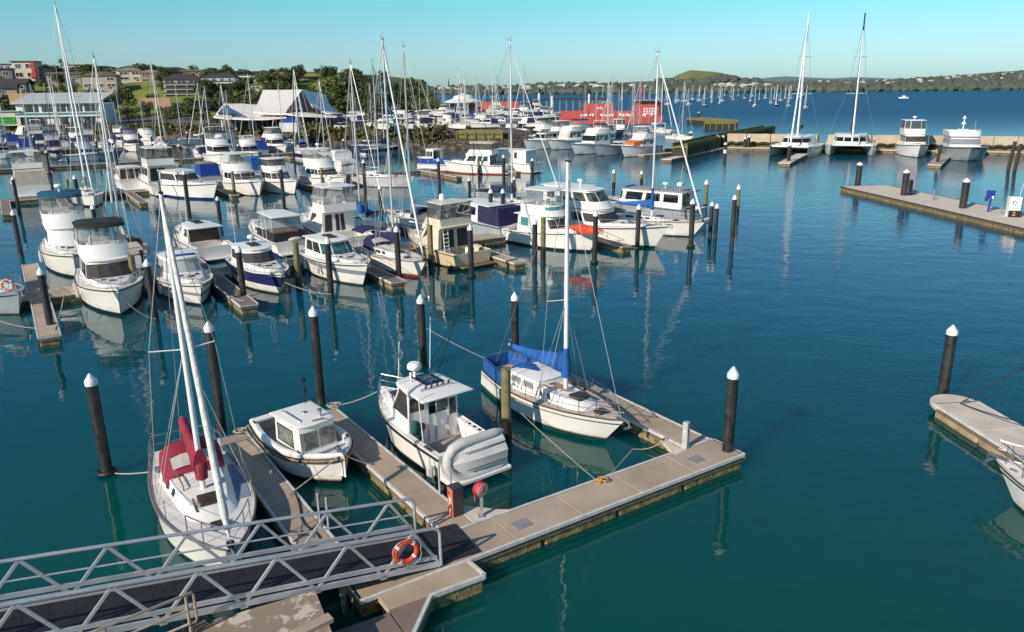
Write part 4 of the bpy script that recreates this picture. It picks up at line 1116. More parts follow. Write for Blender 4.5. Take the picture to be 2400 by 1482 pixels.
# ---- hardtop fishing boat with an inflatable on its stern platform
def fishing_boat():
    a = v2(at(1098, 1090, .35)); b = v2(at(893, 905, 1.25)); d = b - a; rz = math.atan2(d.y, d.x); L = d.length
    B = 2.35
    h = Hull(L, B, 1.25, .98, .75, .95, .40, 2.4, .7, 1.6, n=18)
    t = thing('fishing_boat', 'white hardtop fishing boat with solar panel and grey inflatable on its stern platform', 'fishing boat', (a.x, a.y, 0), rz)
    h.build(t, hull_mat('hull_fishing', (.80, .785, .73), (.03, .03, .035)))
    ck = .36 * L; fl = .38
    h.deck(t, WHITE, cock=ck, floor=fl, side=.2, trans=.22, fm=mat('cockpit_sole', (.34, .31, .29), .8))
    k = MB(); k.tube(h.loop(0, -.02, -.13, 18), .04, 6); k.build('rub_rail', BLACK, t, 50)
    zd = h.top(ck) - .06
    # cuddy / trunk forward
    r0 = plan(.5 * L, .90 * L, .9, .55, .9, 0); r1 = plan(.5 * L, .84 * L, .82, .42, .8, 0)
    for q in r0: q.z = h.top(q.x) - .05
    for q in r1: q.z = h.top(.5 * L) + .36 - .12 * max(0, (q.x - .5 * L) / (.4 * L))
    cu = Cab(r0, r1); cu.body(t, 'cuddy', WHITE); 
    for sg, u in ((SB, (.35, .62)), (PT, (.38, .65))): cu.panel(t, 'porthole', SMOKE, [sg], u, (.3, .85))
    k = MB(); k.bbox((.76 * L, 0, h.top(.76 * L) + .22), (.5, .5, .09), .02); k.build('deck_hatch', SMOKE, t)
    # hardtop cabin, dark covered side glass
    c0, c1, ch = .355 * L, .70 * L, 1.36
    q0 = plan(c0, c1, .98, .82, .45, zd); q1 = plan(c0 + .0, c1 - .75, .90, .72, .35, zd + ch)
    c = Cab(q0, q1)
    k = MB(); 
    low = [x.lerp(y, .34) for x, y in zip(q0, q1)]; k.loft([q0, low], False, False)
    hi = [x.lerp(y, .93) for x, y in zip(q0, q1)]; k.loft([hi, q1], False, False)
    k.build('cabin_side', WHITE, t, 35)
    c.panel(t, 'side_glass_cover', SMOKE, [SB], (.0, .985), (.33, .95), .0); c.panel(t, 'side_glass_cover', SMOKE, [PT], (.015, 1), (.33, .95), .0)
    c.panel(t, 'windscreen_cover', SMOKE, FRONT, (.02, .98), (.33, .95), .0)
    k = MB()
    for i in (0, 1, NF + 1, NF + 2): k.cyl(q0[i].lerp(q1[i], .3), q1[i], .035, n=6)
    k.build('cabin_pillar', WHITE, t)
    # aft bulkhead with sliding door
    k = MB(); w_ = .96
    zt = zd + ch
    k.box((c0 + .02, .58, (fl + zt) / 2), (.05, .74, zt - fl)); k.box((c0 + .02, -.78, (fl + zt) / 2), (.05, .36, zt - fl)); k.box((c0 + .02, -.2, zt - .07), (.05, .85, .14)); k.box((c0 + .02, 0, fl + .05), (.06, 1.9, .1))
    k.build('aft_bulkhead', WHITE, t)
    k = MB(); k.box((c0 + .05, -.36, (fl + zt) / 2 - .02), (.02, .46, zt - fl - .3)); k.build('door_glass', CLEARG, t)
    k = MB(); k.box((c0 + .03, -.78, fl + 1.15), (.075, .26, .6)); k.box((c0 + .03, .62, zd + .95), (.075, .55, .5)); k.build('aft_window', mat('tan_window', (.16, .12, .10), .08, var=.5, scale=4), t)
    k = MB()
    for y in (-.6, -.12, .2): k.box((c0 - .0, y, (fl + zt) / 2), (.05, .035, zt - fl - .1))
    k.build('door_frame', ALU, t)
    k = MB(); k.bbox((c0 + .7, -.5, fl), (.5, .55, .9), .06); k.bbox((c0 + .6, .45, fl), (.8, .7, .5), .06); k.build('cabin_seat', mat('teal_seat', (.10, .20, .19), .7), t)
    # roof with long aft overhang
    slab_roof(t, 'hardtop', c0 - 1.0, c1 - .62, .98, .84, .45, zt, .09, WHITE, camber=.05)
    zr = zt + .13
    k = MB(); k.bbox((c0 + .55, -.15, zr), (1.05, .72, .035), .01); sp = k.build('solar_panel', SOLAR, t)
    k = MB()
    for i in range(5):
        for j in range(5 - (i % 2)): k.box((c0 + .30 + .13 * i, -.34 + .09 * j + .045 * (i % 2), zr + .038), (.075, .035, .004))
    k.build('panel_silver_cells', mat('cell_silver', (.55, .56, .58), .3, metal=.3), sp)  # pale cell pattern of the solar panel
    k = MB(); k.tube([(c0 + .05, -.72, zr), (c0 + .05, -.72, zr + .05), (c1 - .95, -.66, zr + .05)], .02, 5); k.tube([(c0 - .35, .6, zr), (c0 - .3, .6, zr + .06), (c0 - .3, -.6, zr + .06), (c0 - .35, -.6, zr)], .02, 5); k.build('roof_rail', STEEL, t, 50)
    k = MB()
    for i in range(5): k.cyl((c0 - .3, -.45 + .22 * i, zr + .06), (c0 - .34, -.45 + .22 * i, zr + .17), .035, n=6)
    k.build('rod_holder', BLACK, t)
    radar(t, (c1 - 1.05, .1, zr), .25, .3)
    k = MB(); k.cyl((c1 - 1.35, .42, zr), (c1 - 1.35, .42, zr + .25), .03, n=6); k.lathe([(.05, .25), (.05, .33), (.01, .36)], (c1 - 1.35, .42, zr), 8); k.build('gps_mushroom', WHITEM, t, 40)
    aerial(t, (c0 + .9, .78, zr - .05), 1.7, (-.35, .12), .016); aerial(t, (c0 + 1.3, -.70, zr - .05), 1.9, (.1, -.12), .014); aerial(t, (c0 - .8, .9, .95), 1.9, (.02, .05), .016)
    k = MB(); k.tube([(c1 - .5, -.72, zr), (c1 - 2.0, -1.1, zr + 2.2)], .016, 5); k.tube([(c1 - .4, -.75, zd + .2), (c1 - 2.6, -.98, zr + 3.0)], .02, 5); k.build('fishing_rod', BLACK, t)
    bow_rail(t, h, .66 * L, .5, .06, drop=False)
    # figure-like jacket hanging on the cabin corner is cloth only
    k = MB(); k.sphere((c0 - .14, .80, fl + .78), .17, 9, 6, (1, 1, 1.5), .16, rnd); k.sphere((c0 - .16, .74, fl + .42), .15, 9, 6, (1, 1, 1.6), .2, rnd); k.build('hanging_jacket', GREEND, t, 60)
    k = MB(); k.lathe([(.14, 0), (.16, .02), (.14, .05)], (c0 - .12, .55, fl + .75), 14, (-1, 0, 0)); k.build('hanging_net', BROWNC, t, 60)
    # stern platform
    k = MB(); k.bbox((-.42, 0, .22), (.85, B * .96, .12), .04); k.build('swim_platform', WHITE, t)
    k = MB(); k.bbox((-.25, 0, -.3), (.4, 1.9, .5), .05); k.build('outboard_bracket', WHITE2, t)
    k = MB()
    for i in range(3): k.bbox((.55 + .16 * i, h.half(.6) - .1, h.top(.6) - .03), (.09, .09, .05), .01)
    for i in range(4): k.bbox((.55 + .3 * i, -(h.half(.6) - .1), h.top(.6) - .03), (.09, .09, .05), .01)
    k.build('rod_socket', BLACK, t)
    fender(t, (.3, h.half(.3) + .13, .0), .62, .12)
    return t, h, a, rz, L
FB = fishing_boat()

# inflatable dinghy tipped on its side across the platform
def dinghy():
    t0, h, a, rz, L = FB
    t = thing('inflatable_dinghy', 'grey rigid inflatable dinghy tipped up on the fishing boat\'s stern platform', 'dinghy')
    ln, w_, r = 2.15, 1.1, .17
    k = MB(); path = []
    for i in range(25):
        u = i / 24
        if u < .36: path.append((-ln / 2 + ln * .72 * u / .36, -w_ / 2, 0))
        elif u > .64: path.append((-ln / 2 + ln * .72 * (1 - u) / .36, w_ / 2, 0))
        else:
            q = (u - .36) / .28 * math.pi - math.pi / 2; path.append((-ln / 2 + ln * .72 + ln * .28 * math.cos(q), w_ / 2 * math.sin(q), .10 * math.cos(q)))
    k.tube(path, [r * .35, r * .8] + [r] * 21 + [r * .8, r * .35], 12)
    T = k.build('tube', HYPAL, t, 50)
    k = MB(); rings = []
    for i in range(8):
        f = i / 7; x = -ln / 2 + .1 + (ln - .2) * f; hw = w_ / 2 * (1 if f < .6 else math.cos((f - .6) / .4 * 1.4)); kz = -.30 + .26 * f ** 3
        rings.append([Vector((x, -hw, -.06)), Vector((x, -hw * .7, kz * .62)), Vector((x, -hw * .35, kz * .74)), Vector((x, 0, kz)), Vector((x, hw * .35, kz * .74)), Vector((x, hw * .7, kz * .62)), Vector((x, hw, -.06))])
    k.loft(rings, closed=False); k.poly(rings[0][::-1]); k.build('hull', mat('rib_hull', (.74, .72, .69), .4, var=.08), t, 25)
    k = MB()
    for sg in (-1, 1): k.tube([(x, sg * (w_ / 2 * .5), z) for x, z in ((-.95, -.235), (0, -.235), (.55, -.19))], .014, 4)
    k.build('strake', BLACK, t)
    k = MB(); k.box((-ln / 2 + .12, 0, .02), (.05, w_ - .2, .36)); k.build('transom', GREYC, t)
    m = Matrix.Translation(Vector((a.x, a.y, 0))) @ Matrix.Rotation(rz, 4, 'Z') @ Matrix.Translation(Vector((-.52, -.02, .86))) @ Matrix.Rotation(R(90), 4, 'Z') @ Matrix.Rotation(R(102), 4, 'X')
    t.matrix_basis = m
    return t
dinghy()

# ---- long-keeled yacht with blue cloths
p, rz, L = along((1158, 858), .9, (1463, 988), 1.12)
mxf = .60; mb = p + Vector((math.cos(rz), math.sin(rz))) * mxf * L
H4 = zat(mb.x, mb.y, 372) - 1.35
t, h = sloop('sailing_yacht', 'white sailing yacht with blue sail cover and blue cockpit cloths beside the right finger', p, rz, L=L, B=2.45, fb=1.12, fs=.88, pw=2.1, rake=1.0, tw=.52, trake=-.25, mx=mxf, H=H4, cover=BLUE, cvh=.62, mast=MASTW, mr=.085, bl=.46, bz=.78, brise=.12, sp1=.42, deckm=DECKC, wall=WHITE, hull=HULLS['whitegreen'], stripe=BLACK, toe=mat('dark_toe', (.10, .07, .05), .6), c1=.82, cw=1.1, ch=.44, wins=((.10, .20), (.26, .42), (.56, .62), (.72, .77)), glass=SMOKE, compm=BLUE, collar=.9)
k = MB()
for sg in (-1, 1):
    xs = [.02 * L + .27 * L * i / 6 for i in range(7)]
    lo = [Vector((x, sg * (h.half(x) - .05), h.top(x) + .03)) for x in xs]; hi = [q + Vector((0, sg * .02 * (i % 2), .53 + .02 * math.sin(i * 2))) for i, q in enumerate(lo)]
    k.loft([lo, hi], closed=False)
a_, b_ = h.half(.02 * L) - .05, h.top(0)
k.poly([(.02 * L, -a_, b_ + .03), (.02 * L, a_, b_ + .03), (.02 * L, a_, b_ + .53), (.02 * L, -a_, b_ + .53)])
k.build('cockpit_cloth', BLUE, t)
k = MB(); rr = []
for x, z in ((.23 * L, 1.52), (.30 * L, 1.64), (.40 * L, 1.60)): rr.append([Vector((x, y, z - .18 * (abs(y) / .62) ** 2)) for y in (-.62, -.3, 0, .3, .62)])
k.loft(rr, closed=False); k.build('cabin_cover', BLUE, t, 40)
k = MB()
for x in (.36, .39, .505, .53, .60, .67): 
    pass
    k.tube([(x * L, -.86, 1.0), (x * L - .02, -.72, 1.38), (x * L, -.60, 1.44)], .012, 4)
k.build('lashing', ROPED, t, 50)
ra_ = plan(.27 * L, .52 * L, .83, .80, .12, 1.0, pn=3); rb_ = plan(.275 * L, .50 * L, .74, .70, .12, 1.50, pn=3); dg_ = Cab(ra_, rb_); dg_.body(t, 'doghouse', WHITE)
slab_roof(t, 'doghouse_roof', .27 * L, .505 * L, .76, .72, .12, 1.49, .05, WHITE, .05)
for s_, us in ((SB, ((.12, .45), (.56, .9))), (PT, ((.1, .44), (.55, .88)))):
    for u_ in us: dg_.panel(t, 'doghouse_window', GREYC, [s_], u_, (.35, .82))
k = MB()
for i in range(14):
    a = rnd.uniform(0, 6.28); k.tube([(.52 * L + .04 * i, -.25 + .1 * math.sin(a), 1.42), (.54 * L + .05 * i, -.15 + .12 * math.cos(a), 1.46 - .01 * i), (.6 * L + .02 * i, .05, 1.38)], .014, 4)
k.build('rope_tails', mat('rope_tan', (.30, .18, .10), .9, var=.3, scale=30), t, 50)
# big pulpit platform

# ---- mooring lines
rope(at(778, 952, .55), at(884, 918, 1.0), .10, 'pale mooring line from the middle finger to the bow of the fishing boat')
rope(at(560, 1010, .55), at(598, 986, .85), .03, 'short pale stern line of the small launch')
rope(at(812, 1068, 1.1), at(872, 1088, .55), .05, 'pale bow line of the small launch to the middle finger')
rope(at(793, 1070, 1.1), at(676, 1160, .55), .03, 'pale bow line of the small launch to the left finger')
rope(at(270, 1110, .25), at(360, 1105, .8), .04, 'pale line from the left pile to the red-covered yacht')
rope(at(1484, 1052, .35), at(1418, 1124, .52), .02, 'slack pale bow line hanging to the walkway by the blue-covered yacht', r=.02)
rope(at(1484, 1052, .35), at(1552, 1036, .5), .12, 'looped pale line at the inner corner of the right finger', r=.02)
rope(at(1212, 960, 1.0), at(1405, 1132, .5), .05, 'thin pale line from the blue yacht\'s side to the walkway', r=.012)
rope(at(1140, 842, 1.2), at(1000, 770, 2.2), .05, 'thin pale line from the blue yacht stern towards the pile behind the fishing boat', r=.012)
rope(at(545, 1300, .9), at(640, 1345, .45), .05, 'pale bow line of the red-covered yacht under the gangway', r=.018)
for (x, y, lb) in ((563, 1013, 'coil of pale rope on the far end of the left finger'), (782, 954, 'coil of pale rope on the far end of the middle finger'), (1410, 1128, 'small orange rope coil on the walkway edge')):
    c = at(x, y, .52); k = MB()
    for i in range(5):
        rr = rnd.uniform(.10, .22) * (.45 if 'orange' in lb else 1); cx, cy = c.x + rnd.uniform(-.1, .1), c.y + rnd.uniform(-.1, .1)
        k.tube([(cx + rr * math.cos(a), cy + rr * math.sin(a), .53 + .02 * i) for a in [j * .52 for j in range(12)]], .022, 5, closed=True)
    o = k.build('rope_coil', mat('rope_yellow', (.55, .30, .06), .9) if 'orange' in lb else ROPE, None, 60); tag(o, lb, 'rope coil')
# hose lying on the left finger
k = MB(); pts = [at(x, y, .525) for x, y in ((690, 1150), (702, 1185), (706, 1215), (716, 1232), (742, 1250), (750, 1262))]; k.tube(pts, .018, 5); o = k.build('hose', BLACK, None, 60); tag(o, 'thin black hose lying on the left finger', 'hose')

# ---- right edge: dock, cabin boat, lines
pa = v2(at(2200, 952, .5)); pb = pa + Vector((.10, -1)).normalized() * 14
w_ = 1.75
rd = pontoon('side_pontoon', 'pale concrete pontoon with rounded end at the right edge', pb + Vector((.9, 0)), pa + Vector((.82, .35)), w_, topm=CONCL, side=mat('tan_float', (.42, .33, .20), .8, var=.2, scale=3, streak=.3))
k = MB(); k.lathe([(w_ / 2 - .02, .28), (w_ / 2, .32), (w_ / 2, .46), (w_ / 2 - .03, .49)], (0, 0, 0), 24); o = k.build('rounded_end', CONCL, rd, 40); o.location = ((pb + Vector((.9, 0)) - pa - Vector((.82, .35))).length - .05, 0, 0)
b_px = v2(at(2332, 1082, 1.05))
hd = R(-101 + 180)
m_, hh = motor('cabin_boat', 'white cabin boat with black stripe cut off by the right edge', 'motor boat', b_px - Vector((math.cos(R(118)), math.sin(R(118)))) * 7.0, R(118), L=7.0, B=2.5, fb=1.2, fs=.9, c0=.25, c1=.62, ch=1.0, fly=None, hull=hull_mat('hull_side_boat', (.80, .78, .74), (.03, .03, .04), .06, (.03, .03, .04), .78, .86), trunkwin=True, glass=CLEARG, darkrub=True, aer=1, sides=((.1, .45), (.5, .92)), fm=GLASS)
rope(at(2250, 945, .6), at(2420, 850, 2.6), .0, 'dark line rising to the right from the right dock', ROPED, .02)
rope(at(2250, 945, .55), at(2420, 996, 1.0), .06, 'dark slack line on the far side of the right dock', ROPED, .02)
o = cleat(at(2262, 945, .505), .3, 'steel cleat on the far edge of the right dock')
# ------------------------------------------------------------------ berth grid of the marina: u along walkways, v away from the camera
def uv(u, v): q = E1 * u + E2 * v; return Vector((q.x, q.y))
TOW, AWY, LFT, RGT = A1 - math.pi / 2, A1 + math.pi / 2, A1 + math.pi, A1
def dirv(a): return Vector((math.cos(a), math.sin(a)))
def bow_at(px, rz, L, z=0.0, rake=.11): return v2(at(*px, z)) - dirv(rz) * L * (1 - rake)
def stern_at(px, z=0.0): return v2(at(*px, z))

# walkway and fingers of the second row
pontoon('walkway_pontoon', 'long tan walkway between the two facing lines of berths in the middle distance', uv(-2, 52.3), uv(41, 52.3), 1.9)
for i, u in enumerate((.5, 10.2, 19.3, 28.4, 38.0)):
    nm = ('beside the black-bimini cruiser', 'between the blue-roofed and navy-hulled cruisers', 'right of the glassy cruiser', 'under the cream cruiser stern', 'below the white cruisers on the right')[i]
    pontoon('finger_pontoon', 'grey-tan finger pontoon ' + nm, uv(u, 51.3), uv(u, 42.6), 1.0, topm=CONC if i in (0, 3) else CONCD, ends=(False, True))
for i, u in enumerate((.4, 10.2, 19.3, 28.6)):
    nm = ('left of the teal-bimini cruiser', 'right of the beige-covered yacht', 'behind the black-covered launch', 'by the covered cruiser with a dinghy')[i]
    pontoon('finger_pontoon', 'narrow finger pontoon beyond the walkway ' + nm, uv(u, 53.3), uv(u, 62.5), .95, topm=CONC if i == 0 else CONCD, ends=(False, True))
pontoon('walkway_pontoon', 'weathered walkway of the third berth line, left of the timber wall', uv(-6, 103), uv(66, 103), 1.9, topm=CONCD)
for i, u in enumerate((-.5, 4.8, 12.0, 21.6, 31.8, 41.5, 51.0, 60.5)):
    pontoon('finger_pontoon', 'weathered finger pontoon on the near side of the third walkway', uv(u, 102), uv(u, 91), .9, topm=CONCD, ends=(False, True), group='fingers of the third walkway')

# --- second row, bows towards the camera
H_ = HULLS
motor('flybridge_cruiser', 'white flybridge cruiser with black bimini and clear screens, bow towards the camera', 'motor cruiser', bow_at((283, 740), TOW - .03, 10.2), TOW - .03, L=10.2, B=3.6, fb=1.75, fs=1.15, hull=H_['whiteblack'], fly='soft', bimc=BLACKC, clear=CLEAR, c0=.22, c1=.64, ch=1.35, rk=1.05, front=1, fm=SMOKE, hh=1.05, fwid=.98, aer=1, f1=.52, wv=(.34, .9))
motor('hardtop_cruiser', 'white hardtop cruiser with a blue stripe across its roof front', 'motor cruiser', bow_at((470, 716), TOW + .02, 8.6), TOW + .02, L=8.6, B=3.05, fb=1.45, fs=1.0, hull=H_['bluestripe'], fly=None, c0=.2, c1=.62, ch=1.25, rk=.9, sides=((.06, .5), (.54, .94)), glass=CLEARG, fm=CLEARG, roofpanel=BLUED, portsm=SMOKE, wv=(.42, .92), nose=.8)
motor('hardtop_cruiser', 'white cruiser with navy band along its hull and dark screen cover', 'motor cruiser', bow_at((655, 690), TOW, 8.8), TOW, L=8.8, B=3.0, fb=1.5, fs=1.05, hull=hull_mat('hull_navy_band', (.80, .78, .73), (.03, .03, .04), .08, (.025, .03, .12), .52, 1.22), fly=None, c0=.18, c1=.60, ch=1.15, rk=1.1, front=1, fm=SMOKE, sides=((.06, .94),), glass=SMOKE, sunroof=True, nose=.8, aer=3, aerh=2.8, radar=True)
motor('sports_cruiser', 'white cruiser with big clear windscreens and two dark roof hatches', 'motor cruiser', bow_at((850, 670), TOW + .02, 9.6), TOW + .02, L=9.6, B=3.2, fb=1.6, fs=1.1, hull=hull_mat('hull_grey_stripe', (.80, .78, .73), (.03, .03, .04), .08, (.24, .27, .30), .75, 1.05), fly=None, c0=.2, c1=.62, ch=1.2, rk=1.15, front=3, fm=mat('screen_glass', (.05, .14, .15), .06, var=.5, scale=2, spec=.8), sides=((.10, .46), (.52, .93)), sunroof=True, nose=.8, aer=0, wv=(.4, .93))
b5 = bow_at((985, 652), TOW + .05, 9.4, rake=.08)
def mast_h(p, rz, L, mx, py, z0): q = p + dirv(rz) * (L * mx); return zat(q.x, q.y, py) - z0
sloop('sailing_yacht', 'white yacht with navy boom tent and orange-red waterline, black plate near the bow', b5, TOW + .05, L=9.4, B=2.9, hull=H_['whitered'], cover=NAVY, cvh=.5, mx=.55, H=mast_h(b5, TOW + .05, 9.4, .55, 92, 1.3), genoa=WHITEM, gr=.08, dodger=NAVY, sp2=True, wr=.014, mr=.085, bimini=NAVY)
a6, r6, l6 = along((1112, 626), 0, (1000, 582), 0)
t6, h6 = motor('flybridge_cruiser', 'old cream flybridge cruiser with ladder, stern towards the camera', 'motor cruiser', a6, AWY + .12, L=8.2, B=3.5, fb=1.65, fs=1.05, hull=H_['cream'], wall=CREAM, deckm=CREAM, floorm=TEAK, fly='hard', c0=.26, c1=.72, ch=1.55, rk=1.3, f0=.24, f1=.60, hh=1.0, fh=.5, sides=((.52, .86),), glass=SMOKE, clear=mat('smoked_clear', (.12, .11, .09), .1, alpha=.55), topm=CREAM, back=((.06, .24), (.28, .45), (.56, .9)), swim=True, swimm=TEAK, trunk=True, radar=False, aer=0, rub=True, cock=.27, det=2, skip=())
k = MB()
for i in range(6): k.box((8.2 * .235, .95, .75 + .28 * i), (.16, .42, .04))
for y in (.75, 1.15): k.beam((8.2 * .235 - .1, y, .5), (8.2 * .235 + .08, y, 2.4), .05, .05)
k.build('ladder', WHITE, t6)
k = MB(); k.lathe([(.2, 0), (.2, .3), (.15, .38), (.02, .42)], (3.5, .1, 4.35), 12); k.build('radome', WHITEM, t6, 40)
k = MB(); k.bbox((.9, -.3, .47), (.5, .5, .75), .05); k.build('deck_locker', WHITE, t6)
k = MB()
for i in range(5): k.tube([(.3 + .1 * i, -1.0, .5), (.35 + .1 * i, -1.05, 1.0 + .1 * (i % 2)), (.5, -.95, 1.15)], .06, 5)
for x in (.3, .6, .9): k.tube([(x, .6, .5), (x, .6, 1.25)], .02, 5)
k.tube([(.3, .6, 1.25), (.9, .6, 1.25)], .02, 5); k.build('engine_clutter', BLACK, t6)
k = MB(); ring = [(-.3 + .45 * math.cos(a) * 3.2, 1.9 * math.sin(a), .12) for a in [-2.2 + 4.4 * i / 16 for i in range(17)]]
k.tube([(p_[0] * -1 + .8 if False else -p_[0] * .35 + .2, p_[1], p_[2]) for p_ in ring], .16, 7); k.build('tyre_fender', BLACK, t6, 50)
a7, r7, l7 = along((1206, 562), 0, (1388, 592), 0)
t7, h7 = motor('flybridge_cruiser', 'white trawler cruiser with teal windows and an orange kayak on its side deck', 'motor cruiser', a7, r7, L=l7 * 1.09, B=3.0, fb=1.75, fs=1.1, hull=H_['whiteblack'], fly='hard', c0=.16, c1=.62, ch=1.35, rk=.7, sides=((.10, .36),), glass=TEALG, pm=SMOKE, fm=SMOKE, front=3, topm=WHITE, hh=1.05, f0=.20, f1=.60, bandwin=True, fend=(), aer=2)
for (u0, u1) in ((.40, .66), (.70, .96)):
    pass
kp = thing('kayak', 'bright orange-red kayak lying on the white trawler cruiser\'s side deck', 'kayak')
q = v2(at(1372, 545, 1.75)); kp.location = (q.x, q.y, 1.98); kp.rotation_euler = (R(62), 0, r7 + .02)
k = MB(); ks = []
for i in range(13):
    f = i / 12; w_ = .36 * math.sin(math.pi * min(max(f, .02), .98)) ** .6
    ks.append([Vector(((f - .5) * 2.9, w_ * math.cos(a), .19 * w_ / .36 * math.sin(a) + .10 * abs(f - .5) ** 2)) for a in [2 * math.pi * j / 10 for j in range(10)]])
k.loft(ks, True, True); k.build('hull', mat('kayak_orange', (.80, .075, .02), .4, var=.06), kp, 50)
k = MB(); k.tube([(.25 * math.cos(a), .16 * math.sin(a), .17) for a in [2 * math.pi * j / 14 for j in range(14)]], .03, 6, closed=True); k.build('cockpit_rim', BLACK, kp, 50)
a8 = bow_at((1533, 582), r7 + .02, 11.5)
motor('flybridge_cruiser', 'large white cruiser with enclosed glazed bridge deck right of the kayak boat', 'motor cruiser', a8, r7 + .02, L=11.5, B=3.7, fb=1.9, fs=1.25, hull=H_['whitegreen'], fly=None, c0=.16, c1=.60, ch=1.3, rk=1.0, sides=((.08, .3), (.36, .62), (.66, .95)), front=1, fm=SMOKE, glass=SMOKE, fend=(), aer=0, trunk=True)
p8, h8 = bpy.data.objects['flybridge_cruiser'], None
t8 = [o for o in COL.objects if o.get('label', '').startswith('large white cruiser with enclosed')][0]
zb = 1.25 + 1.3 + .1
r0 = plan(1.6, 6.1, 1.45, 1.3, .9, zb); r1 = plan(1.8, 5.0, 1.25, 1.1, .7, zb + 1.35); cb = Cab(r0, r1); cb.body(t8, 'bridge_cabin', WHITE); windows(t8, cb, mat('bridge_glass', (.09, .10, .10), .06, var=.4, spec=.7), ((.12, .5), (.55, .95)), (.42, .92), 3)
slab_roof(t8, 'bridge_roof', 1.3, 5.2, 1.35, 1.2, .8, zb + 1.35, .1, WHITE); radar(t8, (2.9, .3, zb + 1.5), .24, .35); radar(t8, (2.2, -.5, zb + 1.5), .18, .1)
r9 = RGT - math.pi * .33
b9 = bow_at((1628, 556), r7 + .04, 10.2, rake=.08)
sloop('sailing_yacht', 'white yacht with bright blue sail cover, last boat on the right of the second row', b9, r7 + .04, L=10.2, B=3.1, hull=H_['white'], cover=BLUE, cvh=.6, mx=.52, H=mast_h(b9, r7 + .04, 10.2, .52, 122, 1.4), genoa=WHITEM, gr=.08, wr=.014, mr=.085, sp2=True, stripe=None, collar=1.6, mast=MASTW)
a10 = stern_at((1625, 512)); 
t10, h10 = motor('cabin_launch', 'long grey-roofed launch with a blue sunshade on its roof, behind the blue-covered yacht', 'launch', stern_at((1640, 520)), r7 + math.pi + .1, L=10.5, B=3.3, fb=1.7, fs=1.2, hull=H_['grey'], fly=None, c0=.12, c1=.78, ch=1.5, rk=.4, sides=((.06, .3), (.36, .6), (.66, .94)), front=3, top=mat('grey_roof', (.33, .33, .34), .7, var=.1), roofpanel=BLUED, trunk=False, fend=(), radar=True, over=.7)
k = MB(); k.bbox((1.6, .9, 3.25), (.5, .9, .32), .1); k.build('liferaft', WHITE2, t10, 40)

# left edge boat with lifebuoy
tl, hl = motor('workboat', 'white round-bowed boat with a lifebuoy on its rail cut off by the left edge', 'motor boat', bow_at((47, 738), R(-32), 8.5, rake=.05), R(-32), L=8.5, B=3.0, fb=1.35, fs=1.0, pw=3.0, rake=.5, hull=H_['grey'], deckm=mat('bluegrey_deck', (.30, .33, .42), .8), c0=.25, c1=.6, fly=None, trunk=True, hatches=False)
lb = thing('lifebuoy', 'faded orange lifebuoy on the rail of the boat at the left edge', 'lifebuoy'); q = at(17, 668, 1.9); lb.location = q; lb.rotation_euler = (0, 0, R(10))
k = MB(); k.tube([(.28 * math.cos(a), 0, .28 * math.sin(a)) for a in [i * math.pi / 12 for i in range(24)]], .07, 8, closed=True); k.build('ring', mat('faded_orange', (.68, .28, .16), .6), lb, 50)
k = MB()
for a in (.8, 2.4, 4.0, 5.5): k.tube([(.28 * math.cos(b), 0, .28 * math.sin(b)) for b in (a - .12, a, a + .12)], .074, 8)
k.build('white_band', WHITEM, lb, 50)
rope(at(-20, 745, .9), at(100, 770, .5), .15, 'pale line from the left-edge boat to the finger end')

# --- second row, far side of the walkway
motor('flybridge_cruiser', 'tall white flybridge cruiser with teal bimini, behind the black-bimini cruiser', 'motor cruiser', bow_at((180, 652), TOW - .03, 11.2), TOW - .03, L=11.2, B=3.7, fb=1.8, fs=1.25, hull=H_['whiteblack'], fly='soft', bimc=TEALC, hh=1.15, c0=.2, c1=.60, ch=1.55, rk=.8, front=0, sides=((.08, .4), (.5, .9)), aer=0, fh=.9, radar=True, f1=.54, clear=CLEAR)
b12 = stern_at((318, 632)); 
t12, h12 = sloop('sailing_yacht', 'white yacht with beige cockpit cover and an outboard on its stern rail', b12, AWY, L=9.0, B=3.0, hull=H_['white'], cover=BEIGE, cvh=.5, mx=.55, H=mast_h(b12, AWY, 9.0, .55, 132, 1.3), genoa=WHITEM, gr=.09, dodger=BEIGE, bimini=None, wr=.014, mr=.085, sp2=True, collar=1.8)
k = MB(); k.loft([plan(.4, 3.4, 1.0, 1.0, .3, 1.0), plan(.6, 3.2, .6, .6, .3, 1.55)], False, True); k.build('cockpit_cover', BEIGE, t12, 40)
k = MB(); k.bbox((-.05, -.5, .95), (.3, .25, .4), .06); k.cyl((-.05, -.5, .3), (-.05, -.5, 1.0), .06); k.build('outboard', BLACK, t12)
motor('express_cruiser', 'white express cruiser with black cockpit curtains, stern towards the camera', 'motor cruiser', stern_at((508, 610)), AWY + .08, L=9.2, B=3.1, fb=1.5, fs=1.05, hull=H_['whiteblue'], fly=None, c0=.26, c1=.66, ch=1.15, rk=1.0, aft=None, sides=((.1, .55),), front=1, back=((.02, .98),), glass=SMOKE, fm=SMOKE, sunroof=True, over=.9, nose=.9)
tq, hq = motor('lobster_launch', 'dark-sided launch with white hardtop and clear sides, stern towards the camera', 'launch', stern_at((690, 598)), AWY + .05, L=9.4, B=3.1, fb=1.6, fs=1.1, hull=H_['whiteblue'], fly=None, c0=.34, c1=.68, ch=.55, rk=.5, wall=WHITE, glass=GLASS, sides=((.1, .9),), front=0, back=None, fend=(), trunk=True)
k = MB(); k.loft([plan(.15, 4.2, 1.38, 1.38, .05, 1.08), plan(.3, 4.1, 1.25, 1.25, .05, 1.72)], False, False); k.build('cockpit_curtain', BLACKC, tq)
k = MB(); k.box((2.2, 0, 1.4), (2.6, 1.6, .5)); k.build('cockpit_furniture', mat('orange_tan', (.40, .16, .06), .7, var=.4, scale=3), tq)
